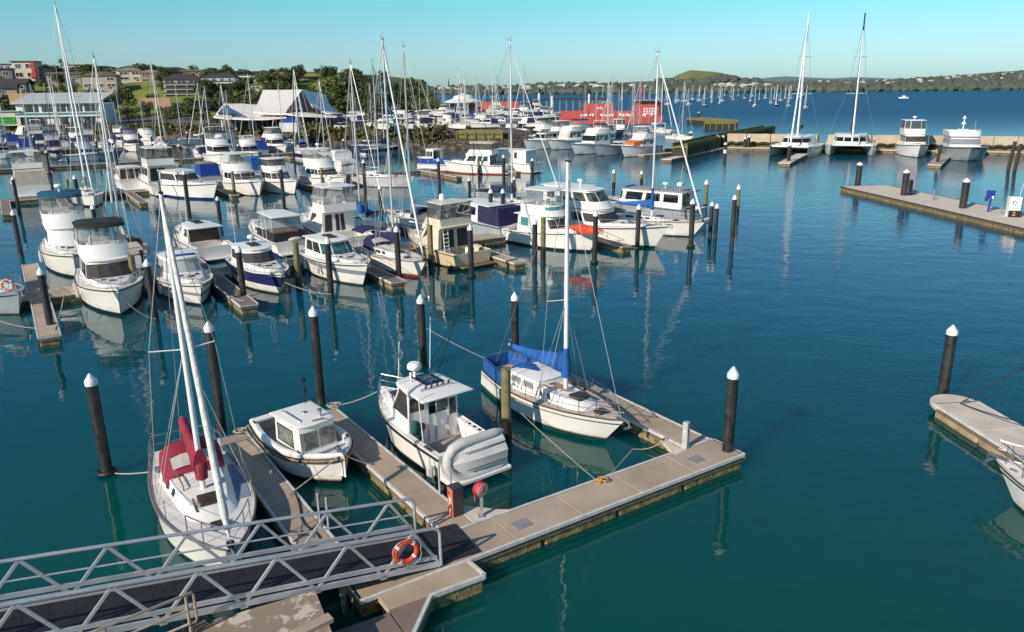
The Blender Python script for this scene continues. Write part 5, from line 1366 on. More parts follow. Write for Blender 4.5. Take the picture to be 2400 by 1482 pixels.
r0 = plan(.9, 5.0, 1.2, 1.1, .4, 1.70); r1 = plan(1.2, 4.6, 1.1, 1.0, .4, 2.75); frame_clears(tq, r0, r1, CLEARG, STEEL); slab_roof(tq, 'hardtop', .8, 4.9, 1.2, 1.1, .4, 2.75, .1, WHITE)
k = MB(); k.sphere((-.05, -.2, 1.2), .3, 10, 6, (.7, 2.0, .6), .05, rnd); k.build('rolled_cover', BEIGE, tq, 60)
motor('flybridge_cruiser', 'white flybridge cruiser with tall clear screens and hardtop, stern towards the camera', 'motor cruiser', stern_at((835, 590)), AWY + .06, L=10.4, B=3.5, fb=1.8, fs=1.15, hull=H_['white'], fly='hard', c0=.28, c1=.70, ch=1.6, rk=1.2, f0=.22, f1=.56, hh=1.25, fh=.55, sides=((.45, .8),), glass=SMOKE, back=((.08, .3), (.42, .54), (.58, .7)), radar=True, aer=2)
def yacht(px, stern, rz, L, mpy, mx=.55, label='', sz=None, **o):
    p = stern_at(px) if stern else bow_at(px, rz, L, rake=.08)
    return sloop('sailing_yacht', label, p, rz, L=L, B=o.pop('B', L * .32), mx=mx, H=mast_h(p, rz, L, mx, mpy, 1.3), wr=.015, mr=o.pop('mr', .085), **o)
yacht((915, 572), True, AWY + .05, 9.5, 148, .55, 'white yacht with raised turquoise-blue sail cover and dark cockpit tent', cover=BLUE, cvh=.6, bimini=BLACKC, hull=H_['white'], genoa=None)
yacht((1035, 548), True, AWY + .12, 9.2, 108, .5, 'white yacht with bare alloy boom and navy sprayhood behind the cream cruiser', dodger=NAVY, cover=None, genoa=None, hull=H_['white'])
t18, h18 = motor('flybridge_cruiser', 'white cruiser with navy cockpit screens and a pale dinghy on its stern', 'motor cruiser', stern_at((1205, 560)), AWY + .1, L=10.5, B=3.5, fb=1.7, fs=1.15, hull=H_['grey'], fly=None, c0=.3, c1=.7, ch=1.4, aft=NAVY, front=0, fend=(), over=1.6)
k = MB(); ks = []
for i in range(9):
    f = i / 8; w_ = .75 * (1 - .55 * max(0, f - .55) ** 1.2 * 2.2)
    ks.append([Vector((-.35 + .28 * (1 - abs(math.cos(a))) , -1.4 + 2.6 * f, .75 + w_ * .55 * math.sin(a))) if False else Vector((-.45 + .3 * math.sin(a), -1.45 + 2.9 * f, .85 + w_ * .7 * math.cos(a))) for a in [2 * math.pi * j / 10 for j in range(10)]])
dg = thing('inflatable_dinghy', 'pale grey dinghy carried on edge across the navy-screened cruiser\'s stern', 'dinghy'); dg.matrix_basis = Matrix.Translation((t18.location.x, t18.location.y, 0)) @ Matrix.Rotation(AWY + .1, 4, 'Z')
k.loft(ks, True, True); k.build('hull', HYPAL, dg, 50)
k = MB(); k.tube([(-.8, -1.2, .95), (-.8, 1.1, .95)], .05, 6); k.tube([(-.78, -1.2, .65), (-.78, 1.1, .65)], .05, 6); k.build('rubbing_strip', GREYC, dg)
yacht((1300, 500), False, AWY + .9 - math.pi, 10.5, 98, .52, 'white yacht with dark navy sail cover behind the teal-windowed cruiser', cover=NAVY, cvh=.5, hull=H_['white'], genoa=WHITEM, gr=.06, mast=MASTW)
motor('trawler_yacht', 'white trawler with rounded hardtop behind the kayak boat', 'motor cruiser', stern_at((1255, 492)), r7 + .05, L=9.5, B=3.1, hull=H_['white'], fly=None, c0=.2, c1=.75, ch=1.8, rk=.4, sides=((.1, .3), (.4, .6), (.7, .9)), fend=(), det=1)

for a_, za, b_, zb_, lb in (((668, 662), 1.2, (776, 690), .5, 'pale bow line from the navy-banded cruiser to the pile on its right'), ((505, 670), 1.1, (572, 706), .5, 'pale bow line from the blue-roofed cruiser to the finger end'), ((300, 712), 1.4, (366, 748), .4, 'pale bow line from the black-bimini cruiser to the pile on its right'), ((150, 690), 1.3, (128, 775), .5, 'pale line from the black-bimini cruiser to the left finger end'), ((1402, 560), 1.5, (1494, 582), .5, 'pale bow line from the kayak boat to the finger end pile')):
    rope(at(*a_, za), at(*b_, zb_), .15, lb, r=.025)
# --- third line of berths
motor('covered_cruiser', 'white flybridge cruiser shrouded in a pale cockpit cover at the left', 'motor cruiser', stern_at((82, 462)), AWY + .03, L=11, B=4.2, fb=1.9, fs=1.3, hull=H_['white'], fly='hard', c0=.36, c1=.72, ch=1.7, f0=.3, f1=.62, hh=1.3, fh=.6, aft=BEIGE, over=.2, front=0, fend=(), aer=0)
yacht((222, 487), False, TOW + .04, 10.5, 12, .50, 'white yacht with grey cockpit tent and very tall mast, left of the stern-on launch', hull=H_['whiteblack'], genoa=WHITEM, gr=.10, bimini=GREYC, cover=GREYC, mast=MASTW, mr=.11, sp2=True)
motor('cabin_launch', 'small white launch with brown saloon windows, stern towards the camera', 'launch', stern_at((322, 447)), AWY + .06, L=9, B=3.6, fb=1.7, fs=1.2, hull=H_['whiteblack'], fly=None, c0=.28, c1=.72, ch=1.5, rk=1.0, sides=((.1, .4), (.5, .9)), back=((.05, .3), (.36, .64), (.7, .95)), glass=mat('brown_glass', (.06, .035, .025), .1), fend=())
motor('flybridge_cruiser', 'big white cruiser with glazed flybridge left of the dark-screened express', 'motor cruiser', stern_at((398, 458)), AWY + .05, L=12, B=4.0, fb=2.0, fs=1.4, hull=H_['white'], fly='hard', c0=.24, c1=.7, ch=1.9, f0=.2, f1=.6, hh=1.2, clear=mat('smoked_clear', (.1, .1, .1), .1, alpha=.5), radar=True, fend=())
motor('express_cruiser', 'long white express cruiser with black screen covers and blue waterline', 'motor cruiser', bow_at((500, 468), TOW + .3, 12), TOW + .3, L=12, B=4.0, fb=2.0, fs=1.4, hull=H_['whiteblue'], fly=None, c0=.14, c1=.58, ch=1.5, rk=1.4, front=1, fm=SMOKE, glass=SMOKE, sides=((.05, .95),), trunk=True, fend=(), nose=1.0)
tb, hb_ = motor('covered_launch', 'launch under a bright blue boat cover with a grubby grey roof', 'launch', stern_at((497, 428)), AWY, L=8, B=3.2, hull=H_['grey'], fly=None, c0=.2, c1=.7, ch=1.6, wall=BLUED, glass=BLUED, top=mat('grubby_roof', (.33, .30, .27), .8, var=.2, scale=2), aft=BLUED, trunk=False, det=1)
motor('flybridge_cruiser', 'white flybridge cruiser with white hardtop, bow right of the blue-covered launch', 'motor cruiser', bow_at((608, 460), TOW + .12, 10.2), TOW + .12, L=10.2, B=3.8, fb=1.9, fs=1.25, hull=H_['white'], fly='hard', c0=.2, c1=.62, ch=1.4, rk=1.0, front=3, fm=SMOKE, hh=1.1, fend=())
motor('covered_launch', 'boat hidden by a crumpled bright blue cover between two white cruisers', 'launch', stern_at((612, 412)), AWY, L=7.5, B=3.0, hull=H_['grey'], fly=None, c0=.1, c1=.75, ch=1.7, wall=BLUE, glass=BLUE, top=BLUE, aft=BLUE, trunk=False, det=1)
motor('flybridge_cruiser', 'smaller white cruiser with low open flybridge and dark windscreen', 'motor cruiser', bow_at((690, 456), TOW + .1, 9.6), TOW + .1, L=9.6, B=3.4, fb=1.8, fs=1.2, hull=H_['white'], fly='hard', hh=.75, fh=.5, c0=.2, c1=.62, ch=1.3, front=3, fm=SMOKE, clear=mat('smoked_clear', (.1, .1, .1), .1), fend=())
motor('flybridge_cruiser', 'white cruiser with cream flybridge coaming and clear hardtop enclosure, bow by a timber pile', 'motor cruiser', bow_at((802, 447), TOW + .1, 10.4), TOW + .1, L=10.4, B=3.7, fb=1.9, fs=1.25, hull=H_['white'], fly='hard', hh=1.1, fh=.95, c0=.2, c1=.64, ch=1.3, front=1, fm=SMOKE, fend=(), radar=True)
motor('covered_cruiser', 'cruiser under a white ribbed cover, stern towards the camera', 'motor cruiser', stern_at((825, 420)), AWY, L=9.5, B=3.3, hull=H_['white'], fly='cover', c0=.3, c1=.7, ch=1.5, aft=mat('white_cover', (.68, .67, .64), .7, var=.1, bump=.5, bscale=3), bimc=mat('white_cover', (.68, .67, .64)), det=1)
yacht((960, 440), False, TOW + .45, 11.5, 148, .50, 'white deck-saloon yacht with grey cockpit screens, bow by the converging masts', hull=hull_mat('hull_greywhite', (.56, .55, .53)), genoa=MASTBLUE, gr=.09, bimini=GREYC, dodger=GREYC, dog=True)
tc, hc = motor('double_ender', 'white double-ended launch with blue canvas sides and red waterline', 'launch', stern_at((982, 400)), TOW + .62, L=8.6, B=2.9, fb=1.25, fs=1.1, tw=.35, hull=hull_mat('hull_red_foot_launch', (.80, .78, .74), (.28, .05, .03), .2), c0=.3, c1=.45, ch=.5, fly=None, trunk=False, front=0, sides=(), back=None, fend=(), cock=.8)
k = MB()
for sg in (-1, 1):
    xs = [.1 + 8.0 * i / 10 for i in range(11)]; lo = [Vector((x, sg * (max(hc.half(x), .05) - .03), hc.top(x))) for x in xs]; k.loft([lo, [q + Vector((0, 0, .65)) for q in lo]], closed=False)
k.poly([(.1, -.5, 1.1), (.1, .5, 1.1), (.1, .5, 1.75), (.1, -.5, 1.75)]); k.build('canvas_side', BLUED, tc)
motor('fishing_boat', 'small white fishing boat with bow-up wheelhouse behind the blue canvas launch', 'fishing boat', stern_at((1062, 392)), AWY + .3, L=8, B=3.0, hull=H_['white'], fly=None, c0=.4, c1=.7, ch=1.7, rk=.3, det=1)
a15, r15, l15 = along((1187, 408), 0, (1090, 396), 0)
motor('trawler_yacht', 'white trawler yacht with open cream flybridge, moored beam-on', 'motor cruiser', a15, AWY + .65, L=10, B=3.4, fb=1.8, fs=1.3, hull=H_['whitered'], fly='bimini', bimc=BEIGE, c0=.2, c1=.7, ch=1.5, hh=.95, fh=.55, clear=mat('smoked_clear', (.1, .1, .1), .1), det=1, sides=((.08, .26), (.32, .5), (.56, .9)), back=((.05, .3), (.36, .64), (.7, .95)), fend=())
motor('cabin_launch', 'white cabin launch with small porthole and flat top, behind the navy-covered yacht mast', 'launch', stern_at((1255, 405)), AWY + .35, L=9.5, B=3.4, fb=1.7, fs=1.4, hull=H_['white'], fly=None, c0=.08, c1=.72, ch=1.8, rk=.3, sides=((.3, .4),), glass=SMOKE, back=None, front=1, det=1, trunk=False)

# --- line of cruisers with bows to the left below the red ferry
pontoon('walkway_pontoon', 'tan walkway behind the line of cruisers below the red ferry', uv(106, 98), uv(106, 190), 2.2, topm=CONC)
pontoon('finger_pontoon', 'finger pontoon with pale deck beside the orange-covered cruiser', uv(105, 100.4), uv(92, 100.4), 1.6, topm=CONC)
pontoon('finger_pontoon', 'long pale pontoon along the foot of the timber jetty', v2(at(1562, 373, .5)), v2(at(1692, 346, .5)), 1.8, topm=CONCL)
dl = [((1463, 369), 'white flybridge cruiser with bright orange foredeck cover', dict(L=11, B=4.0, fly='hard', hh=1.1, hull=H_['white'], bow='o')),
      ((1400, 366), 'grey open workboat between the orange-covered cruiser and its white neighbour', dict(L=10, B=3.4, fly=None, hull=H_['grey'], c0=.2, c1=.4, ch=.6, trunk=False)),
      ((1348, 363), 'big white cruiser with sloping white windscreen covers, third from the jetty', dict(L=13, B=4.4, fly='screen', hull=H_['white'], ch=2.0, front=1)),
      ((1293, 352), 'white sports cruiser with black hull shadow band, fourth from the jetty', dict(L=12, B=4.0, fly='screen', hull=H_['white'], ch=1.9, fm=BEIGE)),
      ((1236, 352), 'white sports cruiser with dark wraparound screen, fifth from the jetty', dict(L=12, B=3.8, fly=None, hull=H_['white'], ch=1.6, front=1, top=mat('grey_roof', (.33, .33, .34), .7)))]
for px, lb, o in dl:
    orange = o.pop('bow', None)
    tt, hh2 = motor('motor_cruiser', lb, 'motor cruiser', bow_at(px, LFT + .25, o['L']), LFT + .25, det=1, fb=2.1, fs=1.5, fend=(), **o)
    if orange:
        k = MB(); L_ = 11; pts_ = [(6.2, -1.3), (8.4, -1.0), (8.8, 0), (8.4, 1.0), (6.2, 1.3)]
        k.loft([[(x, y, hh2.top(x) + .05) for x, y in pts_], [(6.3 + (x - 6.3) * .92, y * .9, 2.75 - .12 * (x - 6)) for x, y in pts_]], False, True); k.build('foredeck_cover', mat('orange_canvas', (.75, .16, .03), .75, var=.1), tt, 30)
motor('motor_yacht', 'large white motor yacht with arched saloon windows behind the timber wall', 'motor cruiser', bow_at((1180, 338), LFT + .1, 18), LFT + .1, L=18, B=5, fb=3.2, fs=2.2, hull=H_['white'], fly='screen', ch=2.3, sides=((.1, .2), (.3, .38), (.4, .48), (.6, .75)), det=1)

# --- piles of the middle distance: (base px, top row, radius, label)
mp = [((122, 782), 628, .2, 'beside the left-edge boat\'s finger end'), ((366, 757), 608, .2, 'between the black-bimini cruiser and the blue-roofed cruiser'), ((573, 710), 578, .2, 'at the finger end between the blue-roofed and navy-hulled cruisers'),
 ((777, 700), 557, .2, 'between the navy-banded cruiser and the clear-windscreen cruiser'), ((936, 664), 530, .2, 'at the finger end by the orange-waterline yacht'), ((1105, 650), 526, .2, 'in front of the cream cruiser\'s cockpit'), ((1253, 628), 514, .2, 'at the finger end right of the cream cruiser'),
 ((1393, 617), 496, .2, 'in front of the orange kayak boat\'s bow'), ((1493, 588), 480, .2, 'at the finger end below the enclosed-bridge cruiser'), ((1619, 580), 467, .22, 'in front of the last blue-covered yacht'),
 ((1716, 563), 458, .2, 'alone right of the second row'), ((1664, 552), 474, .19, 'left of a close pair beyond the second row'), ((1676, 555), 478, .19, 'right of a close pair beyond the second row'),
 ((1151, 548), 444, .2, 'left one of two by the navy-screened cruiser'), ((1179, 552), 444, .2, 'right one of two by the navy-screened cruiser'), ((1361, 480), 422, .2, 'behind the enclosed-bridge cruiser'),
 ((50, 600), 492, .2, 'at the far end of the leftmost finger'), ((46, 500), 414, .2, 'by the stern of the shrouded cruiser'), ((196, 530), 410, .2, 'left of the tall-masted yacht\'s bow'), ((230, 560), 481, .2, 'right of the teal bimini cruiser'),
 ((447, 527), 401, .2, 'standing in front of the dark-screened express'), ((516, 520), 460, .2, 'short one behind the black-curtained express'), ((667, 492), 390, .2, 'in front of the small low-flybridge cruiser'),
 ((893, 492), 434, .2, 'behind the turquoise-covered yacht'), ((858, 488), 374, .2, 'next to the teal furled sail'), ((1031, 466), 370, .2, 'in front of the blue canvas launch'), ((1101, 470), 416, .2, 'right of the blue canvas launch'),
 ((1181, 458), 362, .2, 'left of the navy-covered yacht\'s mast'), ((1205, 470), 415, .19, 'short one at the navy-covered yacht\'s stern'), ((1248, 412), 372, .2, 'in front of the porthole launch')]
for px, ty, r, lb in mp:
    b = at(*px); pile(b, max(1.5, zat(b.x, b.y, ty)), r, 'black mooring pile, white cap, ' + lb, 'mooring piles among the berths', hoop=lb.startswith('in front'), lean=.6)
tp = [((322, 700), 600, 'weathered timber pile beside the blue-roofed cruiser\'s bow'), ((702, 682), 568, 'weathered timber pile between the navy-banded and clear-windscreen cruisers'), ((1011, 626), 528, 'weathered timber pile against the cream cruiser\'s side'), ((1273, 608), 510, 'weathered timber pile against the kayak boat\'s hull'),
 ((258, 592), 528, 'weathered timber pile right of the teal-bimini cruiser'), ((551, 466), 402, 'pale timber pile between two bows of the third line'), ((757, 446), 395, 'pale timber pile by the cream-coamed flybridge cruiser'), ((1652, 500), 431, 'greenish timber pile with white cone right of the grey-roofed launch'),
 ((1727, 505), 443, 'greenish timber pile with white cone behind the lone black pile'), ((1438, 446), 405, 'greenish timber pile with white cone behind the enclosed-bridge cruiser'), ((1503, 436), 412, 'greenish timber pile with white cone above the grey-roofed launch'), ((163, 458), 421, 'greenish timber pile at the walkway end left of the tall-masted yacht'), ((1110, 405), 365, 'timber pile in front of the beam-on trawler yacht'), ((1122, 410), 372, 'second timber pile in front of the beam-on trawler yacht')]
for px, ty, lb in tp:
    b = at(*px); hh_ = max(1.5, zat(b.x, b.y, ty)); tt = timber_pile(b, hh_, .19, lb)
    if 'cone' in lb:
        k = MB(); k.lathe([(.22, hh_ - .05), (.22, hh_ + .12), (.03, hh_ + .4)], n=12); k.build('cone_cap', CAPW, tt, 35)

# ------------------------------------------------------------------ right-hand fuel jetty with thick piles
pa, pb = at(1970, 437, .5), at(2440, 545, .5)
ja, jb = v2(pa), v2(pb); dj = (jb - ja).normalized(); nj = Vector((dj.y, -dj.x)) * -1
if nj.y < 0: nj = -nj
jw = (v2(at(2400, 500, .5)) - ja).dot(nj); jw = max(2.2, abs(jw))
fj = pontoon('fuel_jetty', 'pale concrete jetty with thick piles and a fuel pump on the right', ja + nj * jw / 2, jb + nj * jw / 2, jw, topm=CONCL, strip=mat('dark_timber_edge', (.075, .055, .045), .8, var=.2, scale=4), joints=5)
for px, ty, lb in (((2010, 433), 380, 'leftmost of three on the fuel jetty'), ((2118, 458), 398, 'middle one of three on the fuel jetty'), ((2256, 488), 419, 'nearest to the fuel pump on the fuel jetty')):
    b = at(*px, .5); pile(b, zat(b.x, b.y, ty), .36, 'thick black pile with white cone, ' + lb, 'thick piles on the fuel jetty')
q = at(2132, 458, .5); t = thing('hose_stand', 'dark hose stand behind the middle jetty pile', 'stand', (q.x, q.y, .5)); k = MB(); k.bbox((0, 0, 0), (.3, .3, 1.6), .03); k.build('post', BLACK, t); k = MB(); k.tube([(.2 + .3 * math.cos(a), .25 * math.sin(a), .1 + .04 * i) for i, a in enumerate([j * .7 for j in range(14)])], .05, 5); k.build('hose_coil', mat('navy_hose', (.02, .03, .12), .6), t, 50)
q = at(2187, 468, .5); t = thing('bollard', 'small grey bollard on the fuel jetty', 'bollard', (q.x, q.y, .5)); k = MB(); k.cyl((0, 0, 0), (0, 0, .85), .11); k.lathe([(.11, .85), (.11, .95), (.04, 1.0)]); k.build('post', GREYC, t, 40)
q = at(2315, 497, .5); t = thing('blue_sign_post', 'royal blue signal post with flag-shaped head on the fuel jetty', 'sign post', (q.x, q.y, .5), R(-20)); k = MB(); k.beam((0, 0, 0), (.12, 0, 1.6), .14); k.build('post', ROYAL, t); k = MB(); k.prism([(-.32, -.08), (.35, -.08), (.35, .08), (-.32, .08)], 1.25, 1.95); k.prism([(-.38, -.1), (-.1, -.1), (-.1, .1), (-.38, .1)], 1.0, 1.35); k.build('head', ROYAL, t); k = MB(); k.box((.2, -.09, 1.35), (.16, .02, .22)); k.build('badge', WHITEM, t)
q = at(2372, 508, .5); t = thing('fuel_pump', 'white and dark brown fuel dispenser with round logo on the jetty', 'fuel pump', (q.x, q.y, .5), R(-14))
k = MB(); k.bbox((0, 0, 0), (.95, .8, 1.75), .04); k.build('housing', WHITE, t); k = MB(); k.box((.48, 0, .84), (.05, .82, 1.6)); k.box((0, -.41, .3), (.96, .04, .58)); k.build('dark_panel', mat('pump_brown', (.035, .022, .018), .4), t)
k = MB(); k.tube([(-.1 + .13 * math.cos(a), -.42, 1.25 + .13 * math.sin(a)) for a in [i * .45 for i in range(11)]], .03, 5); k.box((-.02, -.42, 1.08), (.05, .02, .12)); k.build('logo', BLACK, t); k = MB(); k.box((-.05, -.435, .42), (.2, .02, .12)); k.box((-.05, -.435, .2), (.26, .02, .12)); k.box((-.1, -.405, .82), (.5, .02, .05)); k.box((.512, .0, 1.2), (.01, .3, .2)); k.build('price_panel', mat('pump_gold', (.45, .33, .15), .5), t)
aerial(t, (.4, .2, 1.75), 1.2, (.12, 0), .02)
q = at(2323, 502, .5); t = thing('water_tap', 'thin grey tap stand beside the fuel dispenser', 'tap stand', (q.x + .9, q.y, .5)); k = MB(); k.cyl((0, 0, 0), (0, 0, 1.2), .05); k.box((0, 0, 1.15), (.3, .1, .1)); k.build('stand', GREYC, t)
# ================================================================== background
def zg(b, py): return zat(b[0], b[1], py)
rb = random.Random(11)
# ------------------------------------------------------------------ generic berthed boats (first of a kind built, then copied)
PROTO = {}
NAV1 = dict(det=1, fend=(), aer=0)
def gm(kind):
    d = dict(NAV1)
    if kind == 'fly': d.update(L=11.5, B=3.9, fly='hard', hh=1.1, c0=.30, c1=.68, ch=1.6, front=1, fb=1.9, fs=1.3, aft=NAVY, over=.1, clear=mat('smoked_clear', (.1, .1, .1), .1, alpha=.5))
    if kind == 'bimini': d.update(L=10.5, B=3.6, fly='bimini', bimc=NAVY, c0=.22, c1=.66, ch=1.5, front=1, clear=CLEAR, aft=NAVY)
    if kind == 'express': d.update(L=10, B=3.4, fly=None, c0=.24, c1=.62, ch=1.3, front=1, sides=((.06, .94),), aft=NAVY, fm=SMOKE, nose=.8)
    if kind == 'launch': d.update(L=9, B=3.1, fly=None, c0=.25, c1=.72, ch=1.7, rk=.4, front=3)
    if kind == 'cover': d.update(L=10.5, B=3.6, fly='cover', c0=.25, c1=.66, ch=1.5, front=0, aft=BEIGE)
    if kind == 'greenhull': d.update(L=12, B=3.9, fly='screen', c0=.22, c1=.66, ch=1.6, front=1, hull=HULLS['green'], fb=1.9, fs=1.3)
    if kind == 'bluehull': d.update(L=11, B=3.6, fly=None, c0=.2, c1=.6, ch=1.4, front=1, hull=HULLS['bluegrey'], top=NAVY, aft=BLUED)
    if kind == 'tower': d.update(L=12.5, B=4.1, fly='bimini', bimc=BLACKC, hh=1.2, fh=.8, c0=.22, c1=.64, ch=1.7, front=1, fb=2.1, fs=1.4, arch=True)
    return d
def gs(kind):
    d = dict(det=1, wr=.02, mr=.09)
    if kind == 'sloopnavy': d.update(L=10.5, cover=NAVY, dodger=NAVY, H=14.5, genoa=WHITEM)
    if kind == 'sloopblue': d.update(L=10, cover=BLUE, dodger=BLUED, H=13.5, genoa=WHITEM, mast=MASTW)
    if kind == 'sloopbare': d.update(L=9, cover=None, H=12, mast=MASTA)
    if kind == 'sloopbeige': d.update(L=11.5, cover=BEIGE, dodger=BEIGE, H=16, genoa=BEIGE, mast=MASTW)
    if kind == 'sloopdark': d.update(L=10, cover=BLACKC, bimini=BLACKC, H=14, genoa=NAVY, hull=HULLS['navy'])
    return d
WHAT = {'fly': ('flybridge_cruiser', 'white hardtop flybridge cruiser', 'motor cruiser'), 'bimini': ('flybridge_cruiser', 'white cruiser with navy canvas bimini', 'motor cruiser'), 'express': ('express_cruiser', 'low white express cruiser with navy cover', 'motor cruiser'),
        'launch': ('cabin_launch', 'white cabin launch', 'launch'), 'cover': ('covered_cruiser', 'white cruiser under pale covers', 'motor cruiser'), 'greenhull': ('motor_cruiser', 'large cruiser with pale green hull', 'motor cruiser'), 'bluehull': ('motor_cruiser', 'blue-grey hulled cruiser with navy canvas', 'motor cruiser'), 'tower': ('flybridge_cruiser', 'tall white cruiser with radar arch', 'motor cruiser'),
        'sloopnavy': ('sailing_yacht', 'white yacht with navy covers', 'sailing boat'), 'sloopblue': ('sailing_yacht', 'white yacht with blue sail cover', 'sailing boat'), 'sloopbare': ('sailing_yacht', 'small white yacht with bare mast', 'sailing boat'), 'sloopbeige': ('sailing_yacht', 'white yacht with beige covers and tall mast', 'sailing boat'), 'sloopdark': ('sailing_yacht', 'navy-hulled yacht with black covers', 'sailing boat')}
def gen(kind, p, rz, where, z=0.0, sc=1.0, group='boats'):
    nm, what, cat = WHAT[kind]; lab = what + ' ' + where; grp = what + 's ' + group if not what.endswith('s') else what + ' ' + group
    if kind not in PROTO:
        f = sloop if kind.startswith('sloop') else motor
        if f is sloop: t, h = sloop(nm, lab, p, rz, grp, **gs(kind))
        else: t, h = motor(nm, lab, cat, p, rz, grp, **gm(kind))
        t.location.z = z; PROTO[kind] = (t, h.L); return t
    t, L = PROTO[kind]; occ(p, rz, L * sc)
    return dup(t, (p[0], p[1], z), rz, lab, grp, (sc, sc * rb.uniform(.95, 1.05), sc))
def shore_u(v):      # right end of a berth line before it meets the bank
    return 23.6 + (229 - v) / (229 - 136) * (73 - 23.6) - 4
row = 0
MIX = ['fly', 'sloopnavy', 'sloopbare', 'express', 'sloopblue', 'bimini', 'sloopbare', 'launch', 'sloopbeige', 'cover', 'sloopnavy', 'tower', 'sloopblue', 'express', 'greenhull', 'sloopbare', 'bluehull', 'sloopdark', 'bimini', 'sloopbare']
names = {0: ('in the fourth berth line below the hillside', 'of the fourth berth line'), 1: ('in the fifth berth line below the hillside', 'of the fifth berth line'), 2: ('in the berths against the left shore bank', 'against the left shore bank')}
bi = 0
for ri, v in enumerate((147, 188, 214)):
    ue = shore_u(v + 12)
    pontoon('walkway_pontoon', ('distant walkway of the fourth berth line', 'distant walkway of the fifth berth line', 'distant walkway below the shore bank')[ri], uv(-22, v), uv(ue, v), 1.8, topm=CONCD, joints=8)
    u = -18.0 if ri == 0 else -30.0
    while u < ue - 3:
        for side in (0, 1):
            if side and u > shore_u(v + 14) - 2: continue
            if ri == 0 and 0 < u < 30: continue
            if rb.random() < .05: continue
            kind = MIX[bi % len(MIX)]; bi += rb.choice((1, 1, 2, 3))
            sc = rb.uniform(.85, 1.06)
            L_ = PROTO[kind][1] * sc if kind in PROTO else 11
            q = uv(u + rb.uniform(-.3, .3), v - 1.6 - .4 if not side else v + 1.6)
            if rb.random() < .55: rz = TOW if not side else AWY; p_ = q                       # stern to the walkway
            else:
                rz = AWY if not side else TOW; p_ = q + dirv(TOW if not side else AWY) * L_     # bow to the walkway
            if is_free(p_, rz, 10): gen(kind, p_, rz + rb.uniform(-.05, .05), names[ri][0], 0, sc, names[ri][1])
        u += rb.uniform(4.1, 4.9)
    u = -22.0
    while u < ue:
        for s in (-1, 1):
            b = uv(u, v + s * 13)
            if s > 0 and u > shore_u(v + 14): continue
            pile((b.x, b.y), rb.choice((3.4, 3.8, 4.2)), .2, 'black mooring pile ' + names[ri][0], 'mooring piles ' + names[ri][1], lean=.8)
        pontoon('finger_pontoon', 'finger pontoon ' + names[ri][0], uv(u, v - 1), uv(u, v - 12), .8, topm=CONCD, joints=6, group='finger pontoons ' + names[ri][1])
        u += 9.2
# boats lying against the stony bank, sterns or bows to it
bank = [(-150, 222), (-112, 212), (-62, 188), (-40, 174), (-16, 156)]
bi = 3
for off in (4.5, 17.5):
    for (a_, b_) in zip(bank, bank[1:]):
        A_, B_ = Vector(a_), Vector(b_); d_ = (B_ - A_).normalized(); n_ = Vector((d_.y, -d_.x)); s_ = 0
        while s_ < (B_ - A_).length:
            q = A_ + d_ * s_ + n_ * off; rz = math.atan2(n_.y, n_.x); kind = MIX[bi % len(MIX)]; bi += 1; sc = rb.uniform(.82, 1.0)
            L_ = PROTO[kind][1] * sc if kind in PROTO else 11
            if rb.random() < .4: q = q + n_ * L_; rz += math.pi
            if is_free(q, rz, L_, 3.2): gen(kind, q, rz + rb.uniform(-.06, .06), 'lying against the stony shore bank', 0, sc, 'against the stony shore bank')
            s_ += rb.uniform(4.0, 4.8)
# a few recognisable ones
motor('motor_cruiser', 'dark blue launch with navy bimini in front of the shore building at far left', 'motor cruiser', at(150, 378).xy, RGT - .25, L=10, B=3.4, hull=HULLS['bluegrey'], fly='bimini', bimc=NAVY, det=1, fend=(), c0=.3, c1=.62, ch=1.2)
for px, lb in (((60, 372), 'white cruiser behind the shrouded cruiser at far left'), ((350, 330), 'pale green hulled cruiser lying beam-on below the hillside')):
    pass
# berths either side of the far right walkway, under the red ferry
for i, v in enumerate([134, 140, 146, 152, 158, 165, 172, 180]):
    for side in (0, 1):
        kind = ['fly', 'sloopbare', 'tower', 'express', 'sloopnavy', 'launch', 'fly', 'bimini', 'sloopbeige', 'cover', 'tower', 'fly', 'sloopblue', 'express', 'fly', 'launch'][(2 * i + side * 5) % 16]
        L_ = PROTO[kind][1] if kind in PROTO else 11
        if side == 0: gen(kind, uv(104.4, v), LFT + rb.uniform(-.05, .05), 'in the crowded berths below the red ferry', 0, 1.0, 'below the red ferry')
        elif 112 + L_ < 150 and v > 128: gen(kind, uv(107.8, v + 2), RGT, 'in the crowded berths below the red ferry', 0, 1.0, 'below the red ferry')
n = 0
for yy in (168, 181, 194, 207):
    x = 19 + (yy - 168) * .02
    while x < 24 + (yy - 130) * .27:
        if is_free((x, yy), TOW, 9, 3.0): gen((['fly', 'sloopbare', 'express', 'tower', 'sloopnavy', 'launch', 'fly', 'sloopbeige', 'cover', 'sloopbare', 'bimini'] if yy < 190 else ['launch', 'sloopbare', 'express', 'bluehull', 'sloopnavy', 'express', 'launch', 'sloopblue', 'express', 'sloopbare', 'launch'])[(n * 3 + int(yy)) % 11], (x, yy), rb.choice((LFT, TOW, -1.6)) + rb.uniform(-.15, .15), 'packed between timber wall and red ferry', 0, rb.uniform(.8, 1.0), 'between timber wall and red ferry')
        n += 1; x += rb.uniform(4.6, 6.4)

